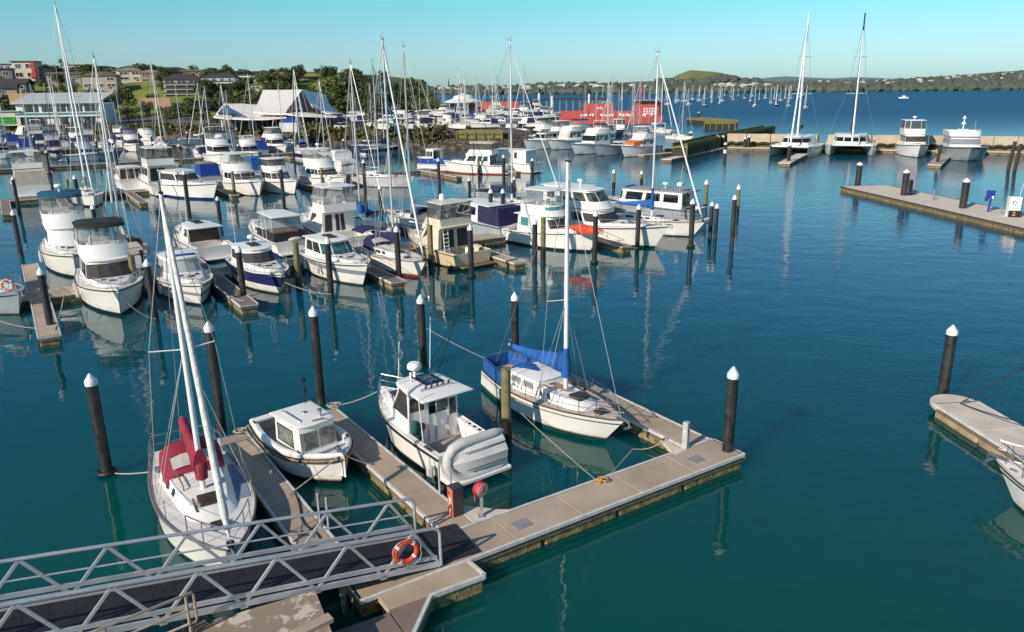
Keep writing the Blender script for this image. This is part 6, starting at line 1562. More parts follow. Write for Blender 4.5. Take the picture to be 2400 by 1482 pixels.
# ------------------------------------------------------------------ breakwater with concrete panels
WALLC = mat('breakwater_panel', (.52, .43, .33), .85, var=.1, scale=.8, c2=(.43, .35, .26), streak=.35, bump=.2, bscale=6)
WEED = mat('weedy_concrete', (.22, .18, .07), .9, var=.3, scale=1.2, c2=(.10, .085, .03), bump=.6, bscale=5)
OLIVE = mat('olive_timber', (.20, .185, .065), .9, var=.2, scale=1.5, c2=(.13, .12, .045), bump=.4, bscale=8)
OLIVED = mat('dark_timber', (.045, .04, .025), .85, var=.25, scale=1.5, bump=.4, bscale=8)  # darker tone for planked sides, weed fringe and wall openings
wa, wb = v2(at(1698, 352)), v2(at(2400, 364)); dw = (wb - wa).normalized(); nw = Vector((-dw.y, dw.x)); nw = nw if nw.y > 0 else -nw
wa2, LW = wa + nw * 3.5, (wb - wa).length + 26
t = thing('breakwater_wall', 'long breakwater of pale concrete panels on a weedy base at the right', 'breakwater', (wa2.x, wa2.y, 0), math.atan2(dw.y, dw.x))
ztop = zg(wa2, 313)
k = MB(); k.box((LW / 2, .4, .2), (LW, 1.0, 2.4)); k.build('weedy_base', WEED, t)
x = 0; i = 0
while x < LW:
    wv = 4.3 if i % 5 else 3.6
    n = 8; top = []; bot = []
    for j in range(n + 1):
        xx = x + .06 + (wv - .12) * j / n; bot.append((xx, 1.15 + .22 * abs(math.sin(j / n * math.pi * 2))))
    k = MB(); ring = [(p_[0], p_[1]) for p_ in bot] + [(x + wv - .06, ztop), (x + .06, ztop)]
    k.loft([[(p_[0], -.55, p_[1]) for p_ in ring], [(p_[0], -.2, p_[1]) for p_ in ring]], True, True); k.build('concrete_panel', WALLC, t)
    k = MB(); k.loft([[(b_[0], -.60, b_[1] + .1) for b_ in bot], [(b_[0], -.62, b_[1] - .3) for b_ in bot]], closed=False); k.build('weed_fringe', OLIVED, t)
    x += wv + (1.3 if i % 5 == 3 else .03); i += 1
pontoon('breakwater_pontoon', 'pale narrow pontoon along the foot of the breakwater', wa + nw * .5, wb + nw * .5 + dw * 20, 2.0, topm=CONCL, joints=6)
pontoon('finger_pontoon', 'pale finger pontoon between the two catamarans', v2(at(1885, 358, .5)), v2(at(1838, 382, .5)), 1.8, topm=CONCL)
pontoon('finger_pontoon', 'dark-edged finger pontoon between the motor yacht and the grey power catamaran', v2(at(2222, 358, .5)), v2(at(2190, 386, .5)), 1.8, topm=CONC)
for px, ty, wbnd, lb in (((1698, 378), 334, True, 'with a white band left of the catamarans'), ((1847, 385), 337, False, 'on the finger between the catamarans'), ((1681, 352), 318, False, 'at the jetty corner'), ((1693, 350), 317, False, 'beside the jetty corner pile'), ((1745, 352), 322, False, 'one of a pair left of the first catamaran'), ((1753, 352), 318, False, 'other of a pair left of the first catamaran'), ((1793, 345), 313, False, 'behind the first catamaran\'s bow'), ((2003, 345), 317, False, 'behind the second catamaran'), ((2048, 352), 322, False, 'between second catamaran and motor yacht'), ((2187, 354), 326, False, 'right of the motor yacht'), ((2300, 356), 326, False, 'right of the grey power catamaran'), ((1895, 345), 320, False, 'between the two catamarans at the wall')):
    b = at(*px); pile(b, max(2, zg(b, ty)), .33, 'black breakwater pile with white cap, ' + lb, 'piles along the breakwater', white=wbnd)
for px, ty, lb in (((2193, 388), 340, 'by the finger right of the motor yacht'), ((2362, 398), 332, 'left one of a leaning pair at the right edge'), ((2376, 402), 338, 'right one of a leaning pair at the right edge')):
    b = at(*px); k = MB(); hz = zg(b, ty); k.tube([(0, 0, -1), (.5, .2, hz)], .24, 8); o = k.build('leaning_pile', mat('dark_pile', (.05, .035, .03), .8, var=.2), None, 50); o.location = (b.x, b.y, 0); tag(o, 'dark leaning pile without cap ' + lb, 'mooring pile')

def timber_wall(name, label, a, b, h, w=3.0, holes=False, rail=True):
    a, b = v2(a), v2(b); d = b - a; L = d.length
    t = thing(name, label, 'jetty', (a.x, a.y, 0), math.atan2(d.y, d.x))
    k = MB(); k.box((L / 2, 0, h / 2 - .6), (L, w - .3, h - .3 + .6)); k.build('planked_side', OLIVED if not holes else OLIVE, t)
    k = MB(); n = max(2, int(L / 4))
    for i in range(n): k.bbox(((i + .5) * L / n, 0, h - .3), (L / n - .03, w, .3), .03)
    k.build('deck', OLIVE, t)
    for s in (-1, 1):
        k = MB(); k.beam((0, s * (w / 2 - .1), h + .25), (L, s * (w / 2 - .1), h + .25), .25, .5)
        k.build('kerb_beam', OLIVE, t)
    m = min(40, int(L / 1.6))
    if rail:
        for i in range(m + 1):
            k = MB(); x = L * i / m; k.box((x, -w / 2 - .08, h / 2 - .2), (.28, .22, h + 1.0)); k.build('fender_post', OLIVE, t)
    if holes:
        for i in range(int(L / 2.2)):
            k = MB(); k.box((1.2 + 2.2 * i, -w / 2 + .05, h * .42), (.9, .35, .8)); k.build('opening', OLIVED, t)  # dark block for each opening; the shade inside is put into its colour
    return t
timber_wall('timber_jetty', 'olive timber jetty running back behind the orange-covered cruiser', at(1590, 373), at(1690, 345), 2.1, 2.6)
timber_wall('timber_jetty', 'far olive timber jetty section behind the breakwater end', at(1692, 346), at(1800, 321), 2.1, 2.6)
timber_wall('timber_jetty', 'detached olive timber dolphin jetty out beyond the boats', at(1650, 304), at(1722, 304), 1.8, 3)
timber_wall('timber_jetty', 'low olive jetty leading to the dolphin jetty', at(1622, 290), at(1716, 298), 1.5, 4, rail=False)
timber_wall('timber_wall', 'olive timber quay wall with dark openings below the boat yard', at(1076, 346), at(1180, 346), 3.0, 3, holes=True)
for px, ty, lb in (((1637, 280), 262, 'on the far end of the dolphin jetty'), ((1618, 330), 310, 'beside the timber jetty'),):
    b = at(*px); pile(b, max(2, zg(b, ty)), .5, 'short black dolphin pile with white cap ' + lb)

# ------------------------------------------------------------------ catamarans and motor yachts at the breakwater
def catamaran(label, p, rz, L, B, mastpy, hullm, dark=False, mx=.45, aftmast=True):
    t = thing('sailing_catamaran', label, 'catamaran', (p[0], p[1], 0), rz)
    hb = B * .5 - .9
    for sg in (-1, 1):
        h = Hull(L, 1.9, 1.9, 1.5, .5, .75, .4, 2.2, .9, 2.0, n=14)
        q = h.build(t, hullm, 'hull'); q.location = (0, sg * hb, 0)
        d = h.deck(t, WHITE); d.location = (0, sg * hb, 0)
        bow_rail(t, h, .55 * L, .7, .12, mid=True).location = (0, sg * hb, 0)
        k = MB()
        for i in range(4): k.box((L * (.42 + .1 * i), sg * (hb + h.half(L * (.42 + .1 * i)) - .05) , 1.25), (.7, .12, .2))
        k.build('hull_window', GLASS, t)
    k = MB(); k.loft([[(x, -hb, 1.0), (x, -hb * .5, 1.25), (x, 0, 1.3), (x, hb * .5, 1.25), (x, hb, 1.0), (x, hb, 1.72), (x, 0, 1.8), (x, -hb, 1.72)] for x in (.05 * L, .4 * L, .66 * L)], True, True); k.build('bridge_deck', WHITE, t, 40)
    k = MB(); k.poly([(.66 * L, -hb + .5, 1.6), (.93 * L, -hb + .3, 1.7), (.93 * L, hb - .3, 1.7), (.66 * L, hb - .5, 1.6)]); k.build('trampoline', mat('net_grey', (.20, .20, .20), .9), t)
    k = MB(); k.cyl((.93 * L, -hb, 1.75), (.93 * L, hb, 1.75), .14); k.build('cross_beam', ALU, t)
    r0 = plan(.14 * L, .64 * L, hb * .9, hb * .82, 2.2, 1.7); r1 = plan(.15 * L, .58 * L, hb * .82, hb * .7, 1.8, 3.0); c = Cab(r0, r1); c.body(t, 'saloon', WHITE); windows(t, c, GLASS, ((.1, .42), (.48, .95)), (.3, .85), 3)
    slab_roof(t, 'coachroof', .06 * L, .60 * L, hb * .84, hb * .72, 1.8, 3.0, .14, WHITE)
    zm = 3.1; q = v2(p) + dirv(rz) * mx * L; H = zg(q, mastpy) - zm
    k = MB(); k.tube([(mx * L, 0, zm), (mx * L - .4, 0, zm + H)], [.19, .11], 8); m = k.build('mast', MASTNAVY if dark else MASTW, t, 50)
    k = MB()
    for f, w_ in ((.35, 1.6), (.65, 1.1)): k.tube([(mx * L - .5, -w_, zm + H * f), (mx * L - .2, 0, zm + H * f), (mx * L - .5, w_, zm + H * f)], .06, 5)
    k.build('spreader', MASTA, m)
    k = MB()
    for sg in (-1, 1): k.tube([(mx * L - 1.5, sg * hb * 1.25, 1.7), (mx * L - .5, sg * 1.6, zm + H * .35), (mx * L - .4, 0, zm + H * .93)], .025, 4)
    k.build('rigging', WIRE, t)
    k = MB(); k.tube([(.92 * L, 0, 1.9), (mx * L - .3, 0, zm + H * .86)], [.16, .08], 8); k.build('furled_sail', MASTW, t, 50)
    k = MB(); k.tube([(mx * L - .1, 0, zm + 1.2), (.08 * L, 0, zm + 1.5)], [.5, .22], 8); k.build('sail_bag', mat('bag_brown', (.10, .085, .08), .85, var=.2), t, 50)
    return t
ca, cr_, cl = along((1884, 352), 0, (1800, 372), 0)
catamaran('large cream-white sailing catamaran with white mast at the breakwater', at(1878, 354).xy, R(-118), 15, 8, 28, hull_mat('hull_cat_cream', (.66, .62, .52), (.03, .03, .04)))
catamaran('pale blue-grey sailing catamaran with dark navy mast at the breakwater', at(1990, 352).xy, R(-112), 14, 8.4, 30, hull_mat('hull_cat_pale', (.62, .68, .70), (.03, .03, .04)), dark=True)
motor('motor_yacht', 'white flybridge motor yacht with satellite dome moored bow-out at the breakwater', 'motor cruiser', bow_at((2150, 370), R(-108), 13), R(-108), L=13, B=4.6, fb=2.2, fs=1.6, hull=HULLS['white'], fly='hard', c0=.2, c1=.66, ch=1.9, hh=1.3, front=1, fm=SMOKE, radar=True, fend=(), clear=mat('smoked_clear', (.1, .1, .1), .1))
tp_, hp_ = motor('power_catamaran', 'dark grey power catamaran with grey screen cover moored bow-out at the breakwater', 'motor cruiser', bow_at((2268, 378), R(-110), 14), R(-110), L=14, B=6.4, pw=4.5, fb=2.2, fs=1.7, hull=hull_mat('hull_power_cat', (.30, .33, .34)), deckm=mat('grey_deck', (.34, .36, .38), .6), wall=WHITE2, fly='screen', c0=.2, c1=.68, ch=1.7, front=1, fm=GREYC, glass=GREYC, top=GREYC, fend=(), trunk=False)
k = MB(); k.cyl((5, 0, 3.9), (5, 0, 6.6), .1); k.lathe([(.3, 5.2), (.34, 5.35), (.2, 5.6)], (5, 0, 0)); k.lathe([(.25, 6.1), (.28, 6.25), (.1, 6.5)], (5, 0, 0)); k.build('signal_mast', WHITEM, tp_, 40)

# ------------------------------------------------------------------ left shore: terrain
SHORE = [(-330, 225), (-150, 225), (-112, 214), (-62, 190), (-40, 176), (-16, 158), (2, 156), (10, 172), (14, 230), (6, 290), (-14, 335), (-30, 420), (-60, 640), (-330, 640)]
def inside(x, y):
    r = False; n = len(SHORE)
    for i in range(n):
        (x0, y0), (x1, y1) = SHORE[i], SHORE[(i + 1) % n]
        if (y0 > y) != (y1 > y) and x < (x1 - x0) * (y - y0) / (y1 - y0) + x0: r = not r
    return r
def sdist(x, y):
    b = 1e9; n = len(SHORE)
    for i in range(n):
        ax, ay = SHORE[i]; bx, by = SHORE[(i + 1) % n]; dx, dy = bx - ax, by - ay
        t_ = max(0, min(1, ((x - ax) * dx + (y - ay) * dy) / (dx * dx + dy * dy))); b = min(b, math.hypot(x - ax - dx * t_, y - ay - dy * t_))
    return b if inside(x, y) else -b
def sm(t): t = max(0, min(1, t)); return t * t * (3 - 2 * t)
def ground(x, y):
    d = sdist(x, y); z = min(3.0, d * .62 - .2) if d < 8 else 3.0
    if d > 8:
        ys = 260 + max(0, (x + 60) * .35)
        z += 12.8 * sm((y - ys) / 60) * sm((-22 - x) / 45) + 4.2 * sm((y - ys - 50) / 70) * sm((-40 - x) / 60) + .5 * math.sin(x * .13) * math.sin(y * .11) * sm((y - ys) / 40)
    return z
def terrain():
    m, nt, b = nodes('hillside_ground'); L = nt.links.new
    g = nt.nodes.new('ShaderNodeNewGeometry'); sp = nt.nodes.new('ShaderNodeSeparateXYZ'); L(g.outputs['Position'], sp.inputs[0])
    n1 = nt.nodes.new('ShaderNodeTexNoise'); n1.inputs['Scale'].default_value = .12; n1.inputs['Detail'].default_value = 9; L(g.outputs['Position'], n1.inputs['Vector'])
    cr = nt.nodes.new('ShaderNodeValToRGB'); e = cr.color_ramp.elements; e[0].position = .35; e[0].color = (.095, .125, .018, 1); e[1].position = .65; e[1].color = (.20, .22, .03, 1); L(n1.outputs['Fac'], cr.inputs[0])
    c2 = nt.nodes.new('ShaderNodeValToRGB'); e = c2.color_ramp.elements; e[0].position = .4; e[0].color = (.16, .145, .125, 1); e[1].position = .62; e[1].color = (.08, .078, .076, 1); L(n1.outputs['Fac'], c2.inputs[0])
    n2 = nt.nodes.new('ShaderNodeTexVoronoi'); n2.inputs['Scale'].default_value = 1.1; L(g.outputs['Position'], n2.inputs['Vector'])
    c3 = nt.nodes.new('ShaderNodeValToRGB'); e = c3.color_ramp.elements; e[0].position = .1; e[0].color = (.22, .17, .12, 1); e[1].position = .6; e[1].color = (.05, .035, .025, 1); L(n2.outputs['Distance'], c3.inputs[0])
    def step(a, lo, hi):
        r = nt.nodes.new('ShaderNodeMapRange'); r.inputs['From Min'].default_value = lo; r.inputs['From Max'].default_value = hi; L(a, r.inputs['Value']); return r.outputs[0]
    m1 = nt.nodes.new('ShaderNodeMix'); m1.data_type = 'RGBA'; L(step(sp.outputs['Z'], 2.6, 2.95), m1.inputs['Factor']); L(c3.outputs[0], m1.inputs['A']); L(c2.outputs[0], m1.inputs['B'])
    m2 = nt.nodes.new('ShaderNodeMix'); m2.data_type = 'RGBA'; L(step(sp.outputs['Z'], 3.2, 4.2), m2.inputs['Factor']); L(m1.outputs['Result'], m2.inputs['A']); L(cr.outputs[0], m2.inputs['B'])
    L(m2.outputs['Result'], b.inputs['Base Color']); b.inputs['Roughness'].default_value = .95
    bp = nt.nodes.new('ShaderNodeBump'); bp.inputs['Strength'].default_value = .7; bp.inputs['Distance'].default_value = .6; n3 = nt.nodes.new('ShaderNodeTexNoise'); n3.inputs['Scale'].default_value = .8; n3.inputs['Detail'].default_value = 5; L(g.outputs['Position'], n3.inputs['Vector']); L(n3.outputs['Fac'], bp.inputs['Height']); L(bp.outputs[0], b.inputs['Normal'])
    k = MB(); st = 4.0; nx, ny = int(350 / st), int(490 / st); idx = {}
    for j in range(ny + 1):
        for i in range(nx + 1):
            x, y = -330 + i * st, 152 + j * st
            if sdist(x, y) > -st * 1.5: idx[(i, j)] = len(k.v); k.v.append((x, y, max(-1.2, ground(x, y))))
    for j in range(ny):
        for i in range(nx):
            q = [(i, j), (i + 1, j), (i + 1, j + 1), (i, j + 1)]
            if all(a in idx for a in q): k.f.append(tuple(idx[a] for a in q))
    struct(k.build('hillside_terrain', m, None, 60))
terrain()

# ------------------------------------------------------------------ foliage
def leaf_mat(name, a, b, sc=.35):
    return mat(name, a, .75, var=.2, scale=sc, c2=b, coord='Object', detail=3)
LEAF = [leaf_mat('leaf_dark', (.030, .050, .014), (.055, .075, .02), 1.2), leaf_mat('leaf_olive', (.085, .095, .022), (.05, .062, .016), 1.2), leaf_mat('leaf_mid', (.05, .075, .016), (.09, .11, .025), 1.2)]
TRUNK = mat('bark', (.10, .075, .055), .9, var=.2, scale=3)
def crown_mesh(seed, mt, lobes=15, leaves=1150, flat=.75):
    g = random.Random(seed); k = MB(); Ls = []
    for i in range(lobes):
        a = g.uniform(0, 6.283); r = g.uniform(.1, .66) ** .8; z = g.uniform(-.35, .55)
        Ls.append((r * math.cos(a), r * math.sin(a), z * flat + .05, g.uniform(.24, .42)))
    for i in range(leaves):
        l = Ls[i % lobes]; d = Vector((g.gauss(0, 1), g.gauss(0, 1), g.gauss(.25, 1))).normalized(); q = g.uniform(.72, 1.08)
        c = Vector((l[0], l[1], l[2])) + Vector((d.x, d.y, d.z * .85)) * l[3] * q
        n = (d + Vector((g.uniform(-.7, .7), g.uniform(-.7, .7), g.uniform(-.4, .9)))).normalized(); a = n.orthogonal().normalized(); b = n.cross(a); s = g.uniform(.035, .085)
        th = g.uniform(0, 3.14); u_ = (a * math.cos(th) + b * math.sin(th)) * s; w_ = (b * math.cos(th) - a * math.sin(th)) * s * .7
        k.add([c - u_ - w_, c + u_ * .6 - w_, c + u_ * 1.2 + w_ * .3, c - u_ * .2 + w_ * 1.1], [(0, 1, 2, 3)])
    return k.mesh('crown', mt)
CR = [crown_mesh(3 + i, LEAF[i % 3], flat=(.8, .6, .9, .7, .75, .65)[i]) for i in range(6)]
def trunk_mesh(seed):
    g = random.Random(seed); k = MB(); k.tube([(0, 0, -.1), (.02, .01, .35), (.0, .03, .62)], [.07, .05, .03], 7)
    for i in range(5):
        a = i * 1.26 + g.uniform(-.3, .3); k.tube([(0, .01, .28 + .05 * i), (.12 * math.cos(a), .12 * math.sin(a), .48 + .04 * i), (.26 * math.cos(a), .26 * math.sin(a), .68 + .03 * i)], [.03, .02, .008], 5)
    return k.mesh('trunk', TRUNK, 50)
TK = [trunk_mesh(1), trunk_mesh(2)]
def tree(px, ytop, w_px, d, label, v=None, ext=1.0, group='trees on the left hillside', hmin=3):
    q = atd(px, ytop, d); zb = ground(q.x, q.y) if sdist(q.x, q.y) > 0 else 2
    h = max(hmin, q.z - zb); w = min(w_px / 1800 * d, 1.5 * h)
    t = thing('tree', label, 'tree', (q.x, q.y, zb), rb.uniform(0, 6.28), group)
    v = rb.randrange(6) if v is None else v
    o = bpy.data.objects.new('trunk', TK[v % 2]); link(o, t); o.scale = (w * .5, w * .5, h * .8)
    o = bpy.data.objects.new('crown', CR[v]); link(o, t); o.scale = (w * .58, w * .58, h * .62); o.location = (0, 0, h * .53)
    return t
TL = [(790, 184, 95, 275, 2, 'dense rounded tree in the wood right of the white pavilion'), (835, 171, 120, 285, 0, 'tallest dark dome-shaped tree of the wood'), (878, 186, 90, 270, 3, 'dark tree right of the wood\'s tallest dome'), (758, 204, 85, 255, 5, 'mid green tree touching the pavilion roof'), (815, 228, 100, 232, 2, 'broad low tree at the foot of the wood'), (905, 204, 85, 265, 0, 'dark tree beside the teal furled sail'), (742, 222, 60, 245, 1, 'olive shrubby tree behind the pavilion gable'), (880, 236, 80, 228, 3, 'round dark bush-like tree above the parked cars'),
 (957, 178, 46, 320, 4, 'lone pine-like tree on the skyline right of the wood'), (972, 202, 82, 290, 2, 'round tree below the lone skyline tree'), (1000, 226, 100, 262, 5, 'broad tree at the headland tip'), (948, 244, 80, 235, 0, 'dark tree left of the boat yard masts'), (1035, 250, 60, 275, 1, 'low tree at the end of the headland'), (866, 268, 36, 196, 1, 'slim olive tree by the teal furled sail foot'),
 (248, 212, 62, 262, 0, 'tree right of the blue-banded shore building'), (222, 226, 48, 255, 4, 'tree against the right end of the shore building'), (296, 250, 50, 250, 3, 'dark tree at the foot of the grass slope'), (448, 232, 80, 250, 0, 'big dark tree left of the white pavilion'), (484, 226, 70, 258, 3, 'rounded dark tree behind the pavilion\'s left gable'), (408, 246, 46, 248, 1, 'olive tree at the edge of the grass slope'), (520, 212, 52, 285, 4, 'tree below the glass-fronted house'), (548, 218, 50, 280, 1, 'pale olive tree below the white house'), (592, 216, 60, 275, 1, 'olive tree directly behind the pavilion ridge'), (470, 262, 40, 225, 2, 'small tree beside the pavilion'), (508, 268, 42, 208, 5, 'bushy tree in front of the pavilion\'s left gable'), (398, 262, 36, 228, 2, 'bright green small tree by the bank'), (20, 216, 66, 275, 1, 'olive tree above the green banner'), (62, 214, 50, 272, 2, 'tree left of the shore building roof'), (50, 184, 40, 305, 4, 'tree between two houses at far left'), (95, 148, 34, 335, 3, 'skyline tree right of the red-panelled house'), (128, 158, 46, 330, 5, 'bushy skyline tree left of the palms'), (190, 154, 40, 335, 2, 'skyline tree behind the brown-roofed house'), (200, 168, 34, 310, 2, 'tree between low houses'), (222, 154, 44, 345, 0, 'dark skyline tree above the hip roofs'), (356, 152, 26, 345, 3, 'left one of two skyline trees above the orange-tan house'), (374, 154, 24, 345, 4, 'right one of two skyline trees above the orange-tan house'), (660, 166, 40, 350, 5, 'flat-topped skyline tree behind the brown-roofed house'), (744, 173, 16, 345, 3, 'small round skyline tree left of the wood'), (690, 190, 50, 300, 1, 'olive tree under the brown-roofed house'), (340, 236, 30, 258, 0, 'dark bush at the lower grass slope'), (290, 200, 44, 275, 2, 'tree beside the tall alloy mast'), (105, 186, 40, 300, 5, 'dark shrub at the top of the left grass slope')]
for px, yt, wp, d, v, lb in TL: tree(px, yt, wp, d, lb, v)
bk_ = 0
while bk_ < 170:
    x, y = rb.uniform(-225, -45), rb.uniform(252, 352); px_ = 1200 + 1800 * x / y
    z = ground(x, y)
    if sdist(x, y) < 12 or (y > 316 and rb.random() < .85): continue
    if (70 < px_ < 195 and 240 < y < 310) or (296 < px_ < 388 and 240 < y < 312): continue
    h_ = rb.uniform(2.4, 6.5); w_ = h_ * rb.uniform(.8, 1.4); v_ = rb.randrange(6)
    t = thing('tree', ('bushy dark tree', 'olive shrubby tree', 'mid green garden tree')[v_ % 3] + ' among the houses on the hillside', 'tree', (x, y, z), rb.uniform(0, 6), ('bushy dark trees', 'olive shrubby trees', 'mid green garden trees')[v_ % 3] + ' on the hillside')
    o = bpy.data.objects.new('trunk', TK[v_ % 2]); link(o, t); o.scale = (w_ * .4, w_ * .4, h_ * .8)
    o = bpy.data.objects.new('crown', CR[v_]); link(o, t); o.scale = (w_ * .62, w_ * .62, h_ * .66); o.location = (0, 0, h_ * .48); bk_ += 1
# palms
pf = MB(); g_ = random.Random(5)
for i in range(34):
    a = g_.uniform(0, 6.28); e_ = g_.uniform(-.5, 1.3); pts = []
    for j in range(5): f = j / 4; pts.append(Vector((math.cos(a) * f * math.cos(e_ * (1 - .5 * f)), math.sin(a) * f * math.cos(e_ * (1 - .5 * f)), math.sin(e_) * f - .55 * f * f)))
    sd_ = Vector((-math.sin(a), math.cos(a), 0))
    pf.loft([[q + sd_ * .10 * (1 - abs(2 * j / 4 - .8) * .6), q - sd_ * .10 * (1 - abs(2 * j / 4 - .8) * .6)] for j, q in enumerate(pts)], closed=False)
PALM = pf.mesh('fronds', LEAF[1])
for px, yt, lb in ((141, 136, 'left one of two palms on the skyline'), (153, 139, 'right, shorter one of two palms on the skyline')):
    q = atd(px, yt + 6, 335); zb = ground(q.x, q.y); t = thing('palm_tree', lb, 'palm tree', (q.x, q.y, zb), 0, 'palms on the skyline')
    k = MB(); k.tube([(0, 0, 0), (.1, 0, (q.z - zb) * .6), (0, 0, q.z - zb)], [.3, .2, .2], 7); k.build('trunk', TRUNK, t, 50)
    o = bpy.data.objects.new('fronds', PALM); link(o, t); o.location = (0, 0, q.z - zb); o.scale = (1.7, 1.7, 1.6)
# hedge and shrubs along the bank: nobody could count them
k = MB(); g_ = random.Random(8); line = [(-150, 228), (-112, 219), (-62, 195), (-40, 181), (-16, 163), (0, 161)]
for (a, b) in zip(line, line[1:]):
    Ls = math.hypot(b[0] - a[0], b[1] - a[1]); n = int(Ls * 4.5)
    for i in range(n):
        f = g_.random(); x, y = a[0] + (b[0] - a[0]) * f + g_.uniform(-1, 1), a[1] + (b[1] - a[1]) * f + g_.uniform(-3.2, 1.4)
        if x > -13: continue
        big = 1 + .6 * (x > -75) + .8 * (x > -30)
        z = max(ground(x, y), .3)
        for j in range(10):
            c = Vector((x + g_.gauss(0, .5 * big), y + g_.gauss(0, .4), z + abs(g_.gauss(.35, .4)) * big * .8)); n_ = Vector((g_.gauss(0, 1), g_.gauss(-.5, 1), g_.gauss(.5, 1))).normalized(); u_ = n_.orthogonal().normalized() * g_.uniform(.16, .4); w_ = n_.cross(u_)
            k.add([c - u_ - w_, c + u_ - w_, c + u_ * .7 + w_, c - u_ * .7 + w_], [(0, 1, 2, 3)])
o = k.build('bank_shrubs', mat('shrub_leaf', (.13, .115, .035), .85, var=.2, scale=.35, c2=(.055, .05, .018), coord='World'), None); o['kind'] = 'stuff'; tag(o, 'olive-brown shrubs and hedge along the stony shore bank', 'shrubs')

# ------------------------------------------------------------------ houses on the hill
HW = {'cream': mat('render_cream', (.66, .58, .46), .85, var=.08), 'white': mat('render_white', (.78, .76, .71), .8, var=.06), 'tan': mat('render_tan', (.42, .27, .15), .85, var=.1), 'beige': mat('render_beige', (.50, .42, .33), .85, var=.1), 'grey': mat('render_grey', (.22, .22, .22), .85, var=.1), 'brown': mat('render_brown', (.30, .21, .15), .85, var=.12)}
HR = {'brown': mat('roof_brown', (.15, .11, .085), .85, var=.15), 'dark': mat('roof_dark', (.055, .052, .055), .8, var=.15), 'tan': mat('roof_tan', (.30, .22, .15), .85, var=.12), 'rust': mat('roof_rust', (.26, .13, .07), .85, var=.12), 'white': mat('roof_white', (.6, .6, .58), .6), 'blue': mat('roof_blue', (.04, .06, .20), .6)}
WIN = mat('house_glass', (.03, .045, .06), .08, var=.3, scale=1, spec=.8)
def house(x0, x1, yt, yb, d, st, wall, roof, kind, label, balc=False, nw_=3, panel=None, extra=None):
    a, b = atd(x0, yb, d), atd(x1, yb, d); c = (a + b) / 2; zb = c.z; w = (b - a).length; ztop = atd((x0 + x1) / 2, yt, d).z
    rh = {'hip': .26, 'gable': .3, 'flat': .05}[kind] * (ztop - zb); hw = ztop - zb - rh
    dp = max(7, w * .7); rz = math.atan2(-c.x, c.y) * .5 * 1 + rb.uniform(-.12, .12)
    gz = min(ground(c.x, c.y), zb) - 2
    t = thing('house', label, 'house', (c.x, c.y, zb), rz)
    k = MB(); k.box((0, dp / 2, (hw + gz - zb) / 2), (w, dp, hw - (gz - zb)))
    k.build('wall', HW[wall], t)
    e = .45
    k = MB(); B0 = [(-w / 2 - e, -e, hw), (w / 2 + e, -e, hw), (w / 2 + e, dp + e, hw), (-w / 2 - e, dp + e, hw)]
    if kind == 'hip': k.loft([B0, [(p_[0], p_[1], hw + .18) for p_ in B0]], True, False); r_ = min(w, dp) * .36; k.loft([[(p_[0], p_[1], hw + .18) for p_ in B0], [(-w / 2 + r_, dp / 2 - .05, hw + rh), (w / 2 - r_, dp / 2 - .05, hw + rh), (w / 2 - r_, dp / 2 + .05, hw + rh), (-w / 2 + r_, dp / 2 + .05, hw + rh)]], False, True)
    elif kind == 'gable': k.loft([[(-w / 2 - e, -e, hw), (-w / 2 - e, dp / 2, hw + rh), (-w / 2 - e, dp + e, hw), (-w / 2 - e, dp + e, hw + .2), (-w / 2 - e, dp / 2, hw + rh + .25), (-w / 2 - e, -e, hw + .2)], [(w / 2 + e, -e, hw), (w / 2 + e, dp / 2, hw + rh), (w / 2 + e, dp + e, hw), (w / 2 + e, dp + e, hw + .2), (w / 2 + e, dp / 2, hw + rh + .25), (w / 2 + e, -e, hw + .2)]], True, True)
    else: k.loft([B0, [(p_[0], p_[1], hw + max(rh, .3)) for p_ in B0]], True, True)
    k.build('roof', HR[roof], t)
    fh = hw / st
    for s in range(st):
        for i in range(nw_):
            ww = w / nw_; x = -w / 2 + ww * (i + .5); wf = .78 if balc else rb.choice((.45, .6, .72)); hf = .62 if balc else .5
            if not balc and rb.random() < .12: continue
            k = MB(); k.box((x, -.0, fh * s + fh * .52), (ww * wf, .12, fh * hf)); o = k.build('window', WIN, t)
            k = MB(); zc_ = fh * s + fh * .52
            for xx in (-1, 0, 1): k.box((x + xx * ww * wf / 2, -.07, zc_), (.12, .1, fh * hf))
            for zz in (-1, 1): k.box((x, -.07, zc_ + zz * fh * hf / 2), (ww * wf, .1, .12))
            k.build('frame', HW['white'], o)
        if balc and s < st:
            k = MB(); k.box((0, -1.1 - .3 * (st - s), fh * s - .05), (w * .96, 2.2 + .6 * (st - s), .28)); k.build('balcony', HW[wall], t)
            k = MB(); k.box((0, -2.15 - .6 * (st - s), fh * s + .42), (w * .96, .06, .6)); k.build('balustrade', mat('balustrade', (.10, .11, .12), .15, var=.2), t)
            for i in range(nw_ + 1):
                k = MB(); k.box((-w * .47 + w * .94 * i / nw_, -2.0 - .6 * (st - s), fh * s + fh * .45), (.25, .25, fh * .95)); k.build('post', HW['white' if wall == 'white' else wall], t)
    if panel: k = MB(); k.box((w * .42, -.5, hw * .5), (w * .16, 1.0, hw * .95)); k.build('red_panel', mat('red_render', (.55, .06, .05), .7), t)
    if extra == 'chimney': k = MB(); k.box((w * .2, dp * .4, hw + rh), (.9, .9, 2.2)); k.build('chimney', HW['cream'], t)
    k = MB(); k.box((w * .3, -.06, fh * .42), (.95, .1, min(2.1, fh * .8))); k.build('door', mat('door_brown', (.10, .06, .04), .6), t)
    return t
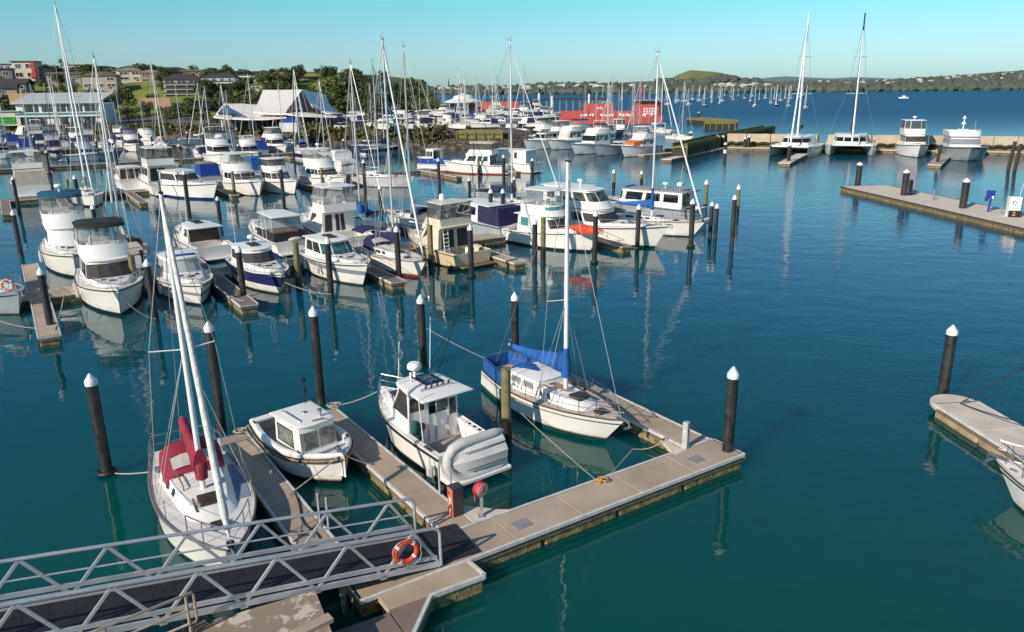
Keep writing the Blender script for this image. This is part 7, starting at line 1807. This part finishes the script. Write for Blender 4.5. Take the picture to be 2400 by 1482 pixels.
HL = [(-20, 30, 160, 205, 305, 2, 'grey', 'blue', 'flat', 'grey house with blue flat roof at the left edge of the hill', False, 2), (36, 86, 143, 186, 318, 2, 'cream', 'dark', 'flat', 'cream house with a bright red wall panel', False, 2), (-5, 62, 186, 226, 288, 2, 'grey', 'dark', 'gable', 'dark grey gabled house low on the hill at far left', False, 3), (114, 185, 170, 188, 305, 1, 'beige', 'brown', 'gable', 'low house with long brown roof above the left grass slope', False, 4), (198, 272, 168, 208, 292, 2, 'beige', 'brown', 'hip', 'brown hip-roofed house between the two grass slopes', False, 3), (281, 331, 158, 190, 312, 2, 'cream', 'tan', 'hip', 'cream two-storey house with tan hip roof', False, 2), (333, 374, 163, 194, 312, 2, 'tan', 'tan', 'hip', 'orange-tan two-storey house beside the cream one', False, 2), (376, 422, 160, 200, 322, 2, 'brown', 'dark', 'hip', 'brown house with dark hip roof above the right grass slope', False, 2), (392, 470, 172, 232, 296, 4, 'beige', 'dark', 'hip', 'tall beige terraced house with four balcony levels', True, 3), (480, 553, 170, 218, 302, 3, 'white', 'dark', 'hip', 'white house with glass-fronted balconies on three levels', True, 4), (558, 644, 174, 212, 310, 2, 'white', 'dark', 'flat', 'large white modern house with dark windows', False, 4), (646, 708, 170, 202, 318, 2, 'brown', 'rust', 'gable', 'house with rust-brown roof and balcony at the right of the row', True, 3), (150, 200, 152, 170, 345, 1, 'cream', 'tan', 'flat', 'long cream house behind the palms', False, 3), (200, 262, 154, 172, 350, 1, 'brown', 'dark', 'hip', 'dark-roofed house on the skyline behind the hip-roofed one', False, 3), (420, 482, 163, 182, 340, 1, 'brown', 'rust', 'hip', 'brown-roofed house behind the terraced house', False, 3), (705, 750, 181, 204, 315, 1, 'brown', 'dark', 'flat', 'dark low house left of the wood', False, 3), (838, 905, 178, 206, 320, 2, 'cream', 'dark', 'gable', 'cream house with chimneys half hidden in the wood', False, 3), (540, 590, 168, 184, 345, 1, 'grey', 'dark', 'hip', 'dark-roofed house behind the white modern house', False, 2), (95, 140, 160, 178, 338, 1, 'beige', 'dark', 'hip', 'small dark-roofed house on the skyline at left', False, 2), (262, 285, 160, 180, 330, 1, 'white', 'brown', 'hip', 'small white house left of the cream two-storey house', False, 2)]
HL += [(0, 42, 150, 176, 340, 2, 'cream', 'dark', 'flat', 'cream flat-roofed house behind the grey blue-roofed one', False, 3), (284, 322, 154, 176, 350, 1, 'grey', 'dark', 'hip', 'dark-roofed house behind the cream two-storey house', False, 2), (336, 372, 155, 176, 352, 1, 'brown', 'brown', 'hip', 'brown hip-roofed house under the two skyline trees', False, 2), (374, 432, 157, 180, 350, 2, 'beige', 'dark', 'hip', 'wide dark-roofed house on the skyline behind the terraced house', False, 3), (470, 512, 164, 184, 348, 2, 'cream', 'brown', 'flat', 'cream flat-topped house behind the glass-fronted house', False, 3), (506, 548, 163, 184, 352, 1, 'brown', 'dark', 'hip', 'dark pitched roof above the glass-fronted house', False, 2), (592, 640, 168, 186, 350, 1, 'brown', 'dark', 'gable', 'long dark gable roof behind the white modern house', False, 3), (660, 712, 166, 186, 350, 1, 'beige', 'brown', 'hip', 'brown hip roof behind the rust-roofed house', False, 2), (418, 478, 186, 222, 304, 3, 'brown', 'brown', 'hip', 'brown three-storey house between terraced and glass-fronted houses', True, 3), (712, 748, 172, 190, 345, 1, 'cream', 'tan', 'hip', 'small cream house at the right end of the skyline row', False, 2), (590, 660, 198, 224, 296, 2, 'cream', 'brown', 'flat', 'low cream house with brown flat roof above the pavilion', False, 3), (88, 118, 158, 182, 322, 2, 'brown', 'dark', 'flat', 'narrow brown house right of the red-panelled house', False, 1), (0, 40, 196, 236, 276, 2, 'beige', 'dark', 'gable', 'beige gabled house just above the annex roof', False, 2)]
for h_ in HL: house(*h_[:9], h_[9], h_[10], h_[11], panel='red wall panel' in h_[9], extra='chimney' if 'chimneys' in h_[9] else None)
# garden retaining walls
for (x0, x1, y, d, lb) in ((330, 400, 232, 262, 'pale retaining wall by the right grass slope'), (20, 70, 222, 262, 'brown retaining wall below the far left house')):
    a, b = atd(x0, y, d), atd(x1, y, d); k = MB(); k.beam((a.x, a.y, a.z - 1.5), (b.x, b.y, b.z - 1.2), .5, 3.4); o = k.build('retaining_wall', HW['tan']); tag(o, lb, 'wall')

# ------------------------------------------------------------------ shore building with teal band
def shore_building():
    d = 226; a, b = atd(50, 290, d), atd(234, 290, d); w = (b - a).length; c = (a + b) / 2; zb = 3.0
    t = thing('marina_building', 'long white two-storey shore building with teal band and pale sloping roof', 'building', (c.x, c.y, zb), math.atan2(b.y - a.y, b.x - a.x) + .12)
    h1, h2 = 3.0, 5.9; dp = 12
    k = MB(); k.box((0, dp / 2, h2 / 2), (w, dp, h2)); k.build('wall', HW['white'], t)
    k = MB(); k.box((0, -.35, h1 + .1), (w + .4, .9, .5)); k.build('teal_band', mat('teal_paint', (.05, .22, .26), .5), t)
    k = MB(); k.box((0, -.3, h1 - .45), (w + .2, .75, .5)); k.build('canopy', HW['white'], t)
    k = MB(); k.loft([[(-w / 2 - .8, -1.0, h2), (w / 2 + .4, -1.0, h2), (w / 2 + .4, dp, h2 + 2.6), (-w / 2 - .8, dp, h2 + 2.6)], [(-w / 2 - .8, -1.0, h2 + .3), (w / 2 + .4, -1.0, h2 + .3), (w / 2 + .4, dp, h2 + 2.9), (-w / 2 - .8, dp, h2 + 2.9)]], True, True); k.build('roof', mat('roof_pale_metal', (.50, .52, .52), .5, var=.06, scale=.5), t)
    for i, (x, ww) in enumerate(((-.36, 2.6), (-.26, 1.0), (-.12, 3.2), (.0, .8), (.06, 1.3), (.2, 4.0), (.38, 2.6), (.46, 1.0))):
        k = MB(); k.box((x * w, -.02, h1 + 1.6), (ww, .2, 1.9)); k.build('window', WIN, t)
    for x, ww in ((-.42, 2.0), (-.30, 2.4), (-.20, 1.7), (-.045, 1.0), (.05, 2.2), (.2, 3.4), (.36, 3.0)):
        k = MB(); k.box((x * w, -.02, 1.2), (ww, .2, 2.1)); k.build('shop_front', WIN, t)
    a, b = atd(-2, 290, 224), atd(48, 290, 224); c = (a + b) / 2; w2 = (b - a).length
    t2 = thing('annex_building', 'low cream annex with a green sign left of the shore building', 'building', (c.x, c.y, zb), t.rotation_euler.z)
    k = MB(); k.box((0, 4, 1.9), (w2, 8, 3.8)); k.build('wall', HW['cream'], t2); k = MB(); k.box((0, 3.9, 3.95), (w2 + .6, 8.6, .3)); k.build('roof', mat('teal_pale', (.22, .36, .38), .6), t2)
    k = MB(); k.box((-.5, -.12, 1.5), (w2 * .72, .15, 1.9)); s = k.build('green_sign', mat('sign_green', (.02, .38, .05), .5, var=.1), t2)
    k = MB(); g = random.Random(4)
    for r_ in range(2):
        x = -.5 - w2 * .3
        while x < -.5 + w2 * .3: q = g.uniform(.25, .55); k.box((x, -.21, 1.95 - .75 * r_), (q, .03, .4)); x += q + .18
    k.build('sign_lettering', mat('sign_dark', (.01, .10, .02), .6), s)
shore_building()

# ------------------------------------------------------------------ white pavilion with swept roofs
def pavilion():
    RW = mat('pavilion_roof', (.84, .79, .72), .6, var=.05, scale=.3)
    DK = mat('gable_glazing', (.045, .035, .04), .2, var=.4, scale=.6)
    D0, D1 = 190, 214
    t = thing('pavilion', 'white pavilion with steep peaked roof and low swept wings by the shore', 'building', (0, 0, 0))
    def sheet(rows, nm, th=.3, m=RW):
        k = MB(); up_ = [[Vector(q) for q in r] for r in rows]; dn = [[q - Vector((0, 0, th)) for q in r] for r in up_]
        k.loft(up_, closed=False); k.loft([r[::-1] for r in dn], closed=False)
        k.loft([up_[0][::-1], dn[0][::-1]], closed=False); k.loft([up_[-1], dn[-1]], closed=False)
        k.loft([[r[0] for r in up_], [r[0] for r in dn]], closed=False); k.loft([[r[-1] for r in up_][::-1], [r[-1] for r in dn][::-1]], closed=False)
        return k.build(nm, m, t, 35)
    def lerp_rows(a, b, n, sag=0): return [[p_.lerp(q_, i / n) - Vector((0, 0, sag * math.sin(math.pi * i / n))) for p_, q_ in zip(a, b)] for i in range(n + 1)]
    top = [atd(616, 211, D1), atd(660, 211, D1), atd(708, 210, D1)]; bot = [atd(592, 262, D0 + 4), atd(630, 266, D0 + 2), atd(667, 267, D0)]
    sheet(lerp_rows(bot, top, 6, .5), 'main_roof')
    back = [atd(640, 246, 232), atd(690, 246, 232), atd(745, 246, 232)]; sheet(lerp_rows(top, back, 4, .3), 'rear_roof')
    # right wing: sweeps from the ridge end down to a long eave
    e1 = [atd(708, 210, D1), atd(716, 232, D1 - 2), atd(735, 252, D1 - 5), atd(762, 264, D1 - 8), atd(795, 271, D1 - 10)]
    e0 = [atd(667, 266, D0), atd(680, 268.5, D0 - 1), atd(705, 271, D0 - 1), atd(740, 272.5, D0), atd(788, 273.5, D0 + 2)]
    ins = [atd(705, 262, D0 + 8), atd(712, 263, D0 + 8), atd(728, 266, D0 + 7), atd(755, 269, D0 + 7), atd(792, 272, D0 + 6)]
    sheet(lerp_rows(e0, ins, 3), 'right_eave'); 
    bk = [q + Vector((3, 14, -1.5)) for q in e1]; sheet(lerp_rows(e1, bk, 3), 'right_roof')
    k = MB(); k.poly([atd(667, 266, D0 + 1), atd(712, 264, D0 + 8), atd(735, 262, D0 + 10), atd(708, 211, D1 - .3)]); k.build('gable_glazing', DK, t)
    k = MB()
    for f in (.2, .4, .6, .8):
        p_ = atd(667, 266, D0 + 1).lerp(atd(735, 262, D0 + 10), f); q_ = atd(667, 266, D0 + .8).lerp(atd(708, 211, D1 - .5), min(1, f * 1.3)); k.beam(p_ + Vector((0, -.2, 0)), q_ + Vector((0, -.2, 0)), .18)
    k.build('gable_mullions', HW['brown'], t)
    # left low wing
    top = [atd(524, 244, D1 - 4), atd(565, 243, D1 - 2), atd(606, 246, D1), atd(640, 250, D1)]; bot = [atd(535, 277, D0), atd(575, 279, D0 - 1), atd(620, 279, D0 - 2), atd(672, 275, D0 - 1)]
    sheet(lerp_rows(bot, top, 5, .6), 'left_roof')
    k = MB(); k.poly([atd(510, 264, D0 + 3), atd(568, 268, D0 + 1), atd(524, 245, D1 - 5)]); k.build('left_gable_glazing', DK, t)
    sheet([[atd(500, 274, D0), atd(540, 279, D0 - 1)], [atd(512, 262, D0 + 6), atd(545, 270, D0 + 4)]], 'left_eave', .25)
    sheet([[atd(507, 265, D0 + 2.5), atd(525, 243, D1 - 5.5)], [atd(511, 265, D0 + 2.5), atd(530, 243, D1 - 5.5)]], 'gable_barge', .5)
    # walls under the eaves
    a, b = atd(530, 285, D0 + 6), atd(780, 285, D0 + 6); k = MB(); k.box(((a.x + b.x) / 2, D0 + 12, 4.0), (b.x - a.x, 12, 3.4)); k.build('dark_wall', mat('pavilion_wall', (.07, .05, .05), .7), t)
    for i in range(9):
        x = a.x + (b.x - a.x) * i / 8; k = MB(); k.box((x, D0 + 3.0, 3.9), (.3, .3, 2.4)); k.build('post', HW['white'], t)
pavilion()

# ------------------------------------------------------------------ car park
def car_proto(colr, nm, lab, p, rz):
    t = thing('parked_car', lab, 'car', p, rz, 'cars in the shore car park')
    k = MB(); body = [(-2.1, .3), (-2.15, .75), (-1.9, .95), (1.0, .98), (1.95, .8), (2.1, .55), (2.05, .3)]
    k.loft([[(x, -.85, z) for x, z in body], [(x, -.9, z) for x, z in body], [(x, .9, z) for x, z in body], [(x, .85, z) for x, z in body]], True, True); k.build('body', colr, t, 30)
    k = MB(); k.loft([plan(-1.75, .85, .82, .8, .25, .95), plan(-1.3, .2, .66, .64, .2, 1.48)], False, True); g = k.build('cabin', GLASS, t, 30)
    k = MB(); k.bbox((-.55, 0, 1.47), (1.5, 1.26, .05), .02); k.build('roof', colr, t)
    for x in (-1.3, 1.3):
        for s in (-1, 1): k = MB(); k.lathe([(.32, -.1), (.32, .1)], (x, s * .84, .32), 12, (0, 1, 0)); k.build('wheel', BLACK, t, 40)
    return t
CC = [('white', mat('car_white', (.7, .7, .7), .25)), ('silver', mat('car_silver', (.4, .41, .43), .3, metal=.4)), ('black', mat('car_black', (.02, .02, .022), .2)), ('blue', mat('car_blue', (.03, .08, .25), .25)), ('red', mat('car_red', (.4, .03, .03), .25))]
cp = {}
for i in range(34):
    if i < 6: px, d, rz = 788 + i * 16, 178 + i * 3, -.5
    else: px, d, rz = 850 + (i % 9) * 20 + rb.uniform(-5, 5), 205 + (i // 9) * 16, rb.choice((.3, 1.9))
    q = atd(px, 285, d)
    if sdist(q.x, q.y) < 4: continue
    cn, cm = CC[(i * 7) % 5 if i > 5 else (1, 0, 1, 2, 3, 0)[i]]
    lb = cn + ' car parked in the shore car park behind the hedge'
    if cn not in cp: cp[cn] = car_proto(cm, cn, lb, (q.x, q.y, 3.0), rz)
    else: dup(cp[cn], (q.x, q.y, 3.0), rz + rb.uniform(-.1, .1), lb, 'cars in the shore car park')
# marquee by the pavilion
q = atd(680, 288, 176); t = thing('marquee', 'small blue-topped marquee in front of the pavilion', 'marquee', (q.x, q.y, 3))
k = MB(); k.loft([[(-2, -2, 2.0), (2, -2, 2.0), (2, 2, 2.0), (-2, 2, 2.0)], [(-.1, -.1, 3.2), (.1, -.1, 3.2), (.1, .1, 3.2), (-.1, .1, 3.2)]], True, True); k.build('roof', BLUED, t); k = MB(); k.box((0, 0, 1), (3.8, 3.8, 2)); k.build('side', WHITE2, t)

# ------------------------------------------------------------------ boat yard: hauled-out boats behind the timber wall
n = 0
g_ = random.Random(21)
rows_y = [172, 184, 197, 211, 227, 245, 265, 286]
for ri, yy in enumerate(rows_y):
    x = -50 + ri * 1.0 if yy < 230 else -44
    while x < 16:
        if sdist(x, yy) > 3 and (x > -26 - (yy - 165) * .42):
            kind = ['launch', 'sloopbare', 'express', 'fly', 'bluehull', 'cover', 'sloopbare', 'launch', 'bimini', 'express', 'sloopnavy'][(n * 7 + ri) % 11]
            gen(kind, (x, yy), g_.choice((0.2, -1.2, 1.9, 3.3)) + g_.uniform(-.15, .15), 'standing ashore in the crowded boat yard', 3.55, g_.uniform(.62, .85), 'in the boat yard'); n += 1
        x += g_.uniform(4.6, 6.2)
# light poles and bare masts
for i, (px, yt, d) in enumerate(((1088, 168, 190), (1114, 172, 195), (1162, 178, 205), (1460, 172, 205), (1427, 152, 180), (1290, 215, 230), (1265, 220, 240))):
    q = atd(px, yt, d); k = MB(); k.tube([(0, 0, 0), (0, 0, q.z - 2)], [.14, .08], 6); o = k.build('bare_mast', MASTA, None, 40); o.location = (q.x, q.y, 2); tag(o, 'tall bare alloy mast rising from the crowded yard', 'mast', 'bare masts in the yard')

# ------------------------------------------------------------------ red ferry, red shed, wharf canopy, rotunda
def ferry():
    d = 262; a, b = atd(1310, 290, d), atd(1520, 290, d); L = (b - a).length + 3
    t = thing('red_ferry', 'long red vehicle ferry with white lettering moored behind the yard', 'ferry', (a.x, d, 0), math.atan2(b.y - a.y, b.x - a.x) - .05)
    k = MB(); k.loft([[(0, -4, -.5), (L, -4, -.5), (L, 4, -.5), (0, 4, -.5)], [(-1.5, -4.2, 2.2), (L + 1, -4.2, 2.2), (L + 1, 4.2, 2.2), (-1.5, 4.2, 2.2)]], True, True); k.build('hull', REDS, t)
    k = MB(); k.box((5, -4.0, 3.0), (9, .4, 2.4)); k.box((L * .55, -4.1, 3.0), (L * .4, .3, 1.9)); k.build('bulwark', REDS, t)
    k = MB(); k.box((L * .40, 0, 4.2), (9, 7.6, 4.2)); k.build('deck_house', REDS, t)
    k = MB(); k.bbox((L * .87, 0, 2.2), (7.5, 8, 3.2), .1); k.bbox((L * .87, 0, 5.4), (6.5, 7, 1.7), .1); k.build('bridge_block', REDS, t)
    k = MB(); k.box((L * .87, 0, 6.35), (5.9, 7.04, .8)); k.build('bridge_window', GLASS, t)
    k = MB(); k.box((L * .87, 0, 7.2), (8.5, 8.4, .25)); k.build('bridge_roof', mat('ferry_roof', (.35, .30, .28), .7), t)
    k = MB(); k.cyl((L * .82, 0, 7.2), (L * .82, 0, 12.5), .16); k.beam((L * .82 - 1.2, 0, 10), (L * .82 + 1.2, 0, 10), .12); k.tube([(L * .82 - 1.4, 0, 7.2), (L * .82, 0, 11)], .1, 5); k.build('mast', REDS, t)
    k = MB(); k.lathe([(.35, 2.2), (.35, 6.5)], (8.5, 2, 0), 8); k.cyl((6.8, -2, 2.2), (6.8, -2, 5.8), .3); k.build('funnel', REDS, t)
    k = MB(); k.box((L + .4, 0, 4.4), (1.4, 8, 4.4)); k.build('bow_door', mat('ferry_dark', (.06, .03, .035), .6), t)
    # white marks: emblem on the deck house and lines of lettering along the side
    k = MB(); x = L * .40
    k.tube([(x - .9, -3.88, 5.2), (x - .5, -3.88, 4.6), (x - .2, -3.88, 5.1), (x + .1, -3.88, 4.7), (x + .5, -3.88, 5.3), (x + .9, -3.88, 5.0), (x + .7, -3.88, 4.5), (x + 1.2, -3.88, 4.4)], .22, 6); k.build('emblem', WHITEM, t)
    g = random.Random(3); k = MB(); x = L * .22
    while x < L * .96:
        q = g.uniform(.35, .9)
        if g.random() < .8: k.box((x, -4.28, 2.75 + g.uniform(-.15, .15)), (q, .06, g.uniform(.5, .9)))
        x += q + g.uniform(.2, .5)
    for r_ in range(3):
        for j in range(5): k.box((L * .84 + .85 * j, -4.08, 4.6 - .75 * r_), (.6, .06, .5))
    k.build('lettering', WHITEM, t)
    return t
ferry()
d = 300; a, b = atd(1126, 268, d), atd(1215, 268, d); t = thing('red_shed', 'red hoarding shed with a white wave emblem near the wharf canopy', 'shed', (a.x, d, 1.5)); w = (b - a).length
k = MB(); k.loft([[(-2, -2, 0), (w, -2, 0), (w, 2, 0), (-2, 2, 0)], [(0, -2, 5.0), (w, -2, 5.0), (w, 2, 5.0), (0, 2, 5.0)]], True, True); k.build('hoarding', REDS, t)
k = MB(); k.tube([(2.0 + .3 * i, -2.15, 1.2 + .9 * abs(math.sin(i * .42))) for i in range(24)], .38, 6); k.build('emblem', WHITEM, t)
t = thing('wharf_canopy', 'long dark flat-roofed wharf canopy on slim posts behind the boat yard', 'canopy', (0, 0, 0))
a, b = atd(1120, 240, 345), atd(1420, 240, 345)
k = MB(); k.box(((a.x + b.x) / 2, 350, 6.4), (b.x - a.x, 10, .5)); k.build('roof', mat('canopy_dark', (.035, .035, .04), .7), t)
k = MB(); k.box(((a.x + b.x) / 2, 350, .8), (b.x - a.x, 9, .6)); k.build('wharf_deck', CONC, t)
for i in range(40): k = MB(); x = a.x + (b.x - a.x) * i / 39; k.box((x, 345.5 if i % 2 else 354, 3.6), (.22, .22, 5.4)); k.build('post', ALU, t)
for i in range(3): k = MB(); x = a.x + (b.x - a.x) * (.1 + .16 * i); k.box((x, 350, 3.3), (5, 5, 4.4)); k.build('waiting_room', GLASS, t)
q = atd(1088, 285, 262); t = thing('rotunda', 'round white pavilion with conical roof at the end of the yard', 'pavilion', (q.x, 262, 2.5))
k = MB(); k.lathe([(6.2, 4.6), (6.3, 5.0), (3.5, 5.9), (3.2, 6.6), (2.9, 6.7), (.2, 7.6)], n=20); k.build('roof', HW['white'], t, 30); k = MB(); k.lathe([(4.6, 0), (4.6, 4.6)], n=20); k.build('wall', WIN, t, 30)
for i in range(10): a_ = i * .628; k = MB(); k.cyl((5.4 * math.cos(a_), 5.4 * math.sin(a_), 0), (5.4 * math.cos(a_), 5.4 * math.sin(a_), 4.7), .16); k.build('column', HW['white'], t, 40)
for i, (px, yt) in enumerate(((1263, 222), (1294, 228), (1381, 224), (1532, 260))):
    d = 330 - i * 12; q = atd(px, yt, d); k = MB(); k.cyl((0, 0, -1), (0, 0, q.z), .45, n=10); k.lathe([(.46, q.z), (.1, q.z + .7)], n=10); o = k.build('wharf_pile', CAPW, None, 40); o.location = (q.x, d, 0); tag(o, 'tall pale wharf pile standing near the dark canopy', 'pile', 'pale wharf piles')

# ------------------------------------------------------------------ far shore
FAR = [(960, 222, 207, 1.5), (1040, 222, 204, 1.5), (1120, 222, 203, 1.5), (1200, 222, 202, 1.5), (1290, 221.5, 196, 1.5), (1380, 221.5, 195, 1.5), (1470, 221, 198, 1.5), (1570, 220, 196, 1.5), (1680, 219, 197, 1.45), (1790, 217.5, 194, 1.4), (1900, 216.5, 193, 1.45), (2000, 216, 191, 1.5), (2100, 215, 187, 1.6), (2200, 214, 181, 1.7), (2300, 213, 175, 1.8), (2400, 212, 168, 1.9), (2560, 211, 160, 2.0)]
def far_pt(px, f):
    for i in range(len(FAR) - 1):
        if FAR[i][0] <= px <= FAR[i + 1][0]: break
    a, b = FAR[i], FAR[i + 1]; s = (px - a[0]) / (b[0] - a[0]); L = [p_ + (q_ - p_) * s for p_, q_ in zip(a, b)]
    w0 = at(px, L[1]); top = atd(px, L[2] + 4, w0.y * L[3])
    z = top.z * (f ** 1.35)
    if px > 1900: z = top.z * (.15 * sm(f / .12) * (f < 2) + .85 * f ** 1.5)
    return Vector((w0.x + (top.x - w0.x) * f, w0.y + (top.y - w0.y) * f, z - .4 * (f == 0)))
k = MB(); rows = [[far_pt(960 + 1590 * i / 120, f) for i in range(121)] for f in (0, .02, .06, .12, .22, .35, .5, .7, .85, 1.0)]
rows.append([q + Vector((0, 150, -25)) for q in rows[-1]])
k.loft(rows, closed=False)
struct(k.build('far_shore', mat('far_grass', (.085, .095, .045), .95, var=.25, scale=.02, c2=(.045, .062, .035), coord='World'), None, 60))
def hills(name, pts, d, depth, m):
    k = MB(); rws = []
    for j in range(9):
        f = j / 8; rr = []
        for px, yt in pts:
            q = atd(px, yt, d); rr.append(Vector((q.x * (1 + (f - .5) * depth / d), d + (f - .5) * depth, max(0, q.z) * math.sin(math.pi * min(1, max(0, f))) ** .8)))
        rws.append(rr)
    k.loft(rws, closed=False); struct(k.build(name, m, None, 60))
prof = [(1480, 203), (1530, 200), (1560, 193), (1572, 184), (1585, 177), (1600, 171), (1612, 166.5), (1618, 164.5), (1630, 165.5), (1650, 167), (1672, 168.5), (1690, 171), (1705, 175), (1720, 179), (1745, 183), (1765, 187), (1800, 192), (1840, 197), (1900, 202)]
hills('green_hill', prof, 1900, 520, mat('hill_grass', (.20, .20, .07), .95, var=.2, scale=.012, c2=(.14, .155, .06), coord='World', bump=.0))
hills('distant_hills', [(1380, 200), (1440, 195), (1500, 191), (1540, 190), (1580, 194), (1700, 196), (1760, 188), (1800, 182), (1840, 179), (1900, 182), (1950, 184), (2000, 181), (2060, 183), (2120, 186), (2300, 190)], 5200, 1200, mat('haze_hill', (.15, .20, .24), .95, var=.06, scale=.002, coord='World'))  # aerial haze put into the bluish colours of both distant ranges
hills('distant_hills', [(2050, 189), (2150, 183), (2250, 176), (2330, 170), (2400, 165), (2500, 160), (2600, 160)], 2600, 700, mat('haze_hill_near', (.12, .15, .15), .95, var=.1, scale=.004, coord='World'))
# far woods: one mass nobody could count
k = MB(); g_ = random.Random(9)
for i in range(4600):
    px = g_.uniform(965, 2520); f = g_.random() ** 1.5
    if 1900 < px and .02 < f < .10 and g_.random() < .75: continue
    p_ = far_pt(px, f); s = g_.uniform(2.4, 6.2) * (1 if px < 1900 else .95) * (1.25 if f < .03 else 1)
    if g_.random() < .04 and px < 1600: s *= 1.6
    k.sphere((p_.x, p_.y, p_.z + s * .45), s, 7, 4, (1.1, 1.0, .85), .28, g_)
for i in range(150):
    px = g_.choice((g_.gauss(1705, 16), g_.gauss(1660, 40), g_.uniform(1540, 1760), g_.gauss(1745, 20))); fz = g_.uniform(.0, .4)
    y = g_.uniform(183, 196) if abs(px - 1705) < 25 else g_.uniform(191, 198)
    p_ = atd(px, y, 1900 - 190 + g_.uniform(-20, 60)); s = g_.uniform(6, 11)
    k.sphere((p_.x, p_.y, p_.z), s, 7, 4, (1.2, 1.0, .8), .25, g_)
o = k.build('far_woods', mat('far_leaf_hazed', (.066, .084, .072), .9, var=.2, scale=.03, c2=(.095, .11, .08), coord='World', bump=1.0, bscale=.5)); o['kind'] = 'stuff'; tag(o, 'dark bushy trees covering the far shore', 'trees')  # distance haze put into this paler, bluish leaf colour
# distant houses
def dh_mesh(m, rm):
    k = MB(); k.box((0, 0, 1.6), (11, 8, 5.4)); k.loft([[(-6, -4.6, 4.3), (6, -4.6, 4.3), (6, 4.6, 4.3), (-6, 4.6, 4.3)], [(-3, -.1, 6.6), (3, -.1, 6.6), (3, .1, 6.6), (-3, .1, 6.6)]], True, True); return k.mesh('distant_house', m)
DH = [dh_mesh(mat('far_white', (.55, .54, .50), .8, var=.1), None), dh_mesh(HW['cream'], None), dh_mesh(HR['brown'], None)]
for i in range(190):
    px = g_.choice((g_.uniform(1035, 1180), g_.uniform(1180, 1560), g_.uniform(1180, 1560), g_.uniform(1670, 1800), g_.uniform(1900, 2420), g_.uniform(2000, 2420), g_.uniform(2000, 2420)))
    f = g_.uniform(.02, .55) if px < 1850 else g_.uniform(.40, .97)
    p_ = far_pt(px, f); s = g_.uniform(.8, 1.35) * (.5 if px > 1850 else .7); where = 'among trees left of the green hill' if px < 1600 else ('at the foot of the green hill' if px < 1850 else 'on the right-hand far slope')
    o = bpy.data.objects.new('distant_house', DH[(0, 0, 1, 0, 2)[i % 5]]); link(o); o.location = (p_.x, p_.y - 10, p_.z + (2.6 if px > 1850 else 4.2)); o.scale = (s, s, s * 1.05); o.rotation_euler = (0, 0, g_.uniform(-.5, .5))
    cn = ('white', 'white', 'cream', 'white', 'brown')[i % 5]; tag(o, 'distant ' + cn + ' house ' + where, 'house', 'distant %s houses %s' % (cn, where))
q = far_pt(1052, .7); k = MB(); k.cyl((0, 0, 0), (0, 0, 22), 2.2, 0.2, 6); o = k.build('church_spire', HR['dark']); o.location = q + Vector((0, 0, 6)); tag(o, 'thin dark church spire on the far left skyline', 'spire')

# ------------------------------------------------------------------ yachts on moorings in the bay
def moored(kind, lab, p, rz):
    t = thing('moored_yacht', lab, 'sailing boat', (p[0], p[1], 0), rz, 'yachts moored in the bay')
    h = Hull(10, 3.2, 1.5, 1.2, 1.0, .6, n=8); h.build(t, [HULLS['white'], HULLS['navy'], HULLS['whitered']][kind]); h.deck(t, DECKW, n=8)
    k = MB(); k.loft([plan(3, 7.2, 1.0, .8, .8, 1.2), plan(3.1, 6.6, .9, .6, .7, 1.9)], False, True); k.build('coachroof', WHITE, t)
    k = MB(); k.tube([(5.6, 0, 1.6), (5.6, 0, 14.5)], .16, 5); k.build('mast', MASTW, t)
    k = MB(); k.tube([(5.6, 0, 2.8), (1.6, 0, 3.0)], .22, 6); k.build('boom', [NAVY, BLUE, WHITEM][kind], t)
    k = MB(); k.tube([(9.8, 0, 1.6), (5.6, 0, 14)], .10, 4); k.build('furled_sail', WHITEM, t)
    return t
pz = [(1421, 243), (1433, 243), (1459, 236), (1513, 237), (1528, 235), (1545, 236), (1553, 241), (1574, 246), (1589, 244), (1596, 238), (1608, 230), (1613, 239), (1622, 247), (1630, 235), (1646, 238), (1656, 234), (1657, 251), (1668, 231), (1670, 242), (1690, 230), (1688, 244), (1699, 238), (1719, 230), (1722, 236), (1750, 232), (1762, 240), (1768, 228), (1769, 251), (1781, 237), (1795, 227), (1799, 232), (1813, 244), (1817, 235), (1823, 227), (1820, 250), (1835, 237), (1843, 233), (1853, 252), (1858, 233), (1878, 229), (1884, 227), (1893, 256), (1641, 226), (1700, 226), (1730, 226)]
mp_ = {}
for i, (px, py) in enumerate(pz):
    q = at(px, py); kd = (0, 0, 2, 0, 1, 0)[i % 6]; lab = ('white', 'dark-hulled', 'red-footed white')[kd] + ' yacht at anchor among the moored fleet in the bay'
    if i == 41: lab = 'nearest moored yacht, apart from the fleet on its right'
    rz = R(-125) + rb.uniform(-.35, .35)
    if kd not in mp_: mp_[kd] = moored(kd, lab, q, rz)
    else:
        c_ = dup(mp_[kd], (q.x, q.y, 0), rz, lab, ('white', 'dark-hulled', 'red-footed')[kd] + ' yachts moored in the bay', rb.uniform(.6, .82))
for kd, t in mp_.items(): t.scale = (.72, .72, .72); t['group'] = ('white', 'dark-hulled', 'red-footed')[kd] + ' yachts moored in the bay'
q = at(2118, 231); k = MB(); k.loft([plan(-3, 3.5, 1, 1, 1.5, 0), plan(-3, 4, 1.2, 1.1, 1.8, 1.0)], False, True); t = thing('speedboat', 'tiny white speedboat alone in the open bay', 'motor boat', (q.x, q.y, 0), R(170)); k.build('hull', WHITE, t); k = MB(); k.loft([plan(-1, 1.2, .9, .8, .5, 1.0), plan(-.8, .8, .8, .6, .4, 2.0)], False, True); k.build('cabin', WHITE2, t)
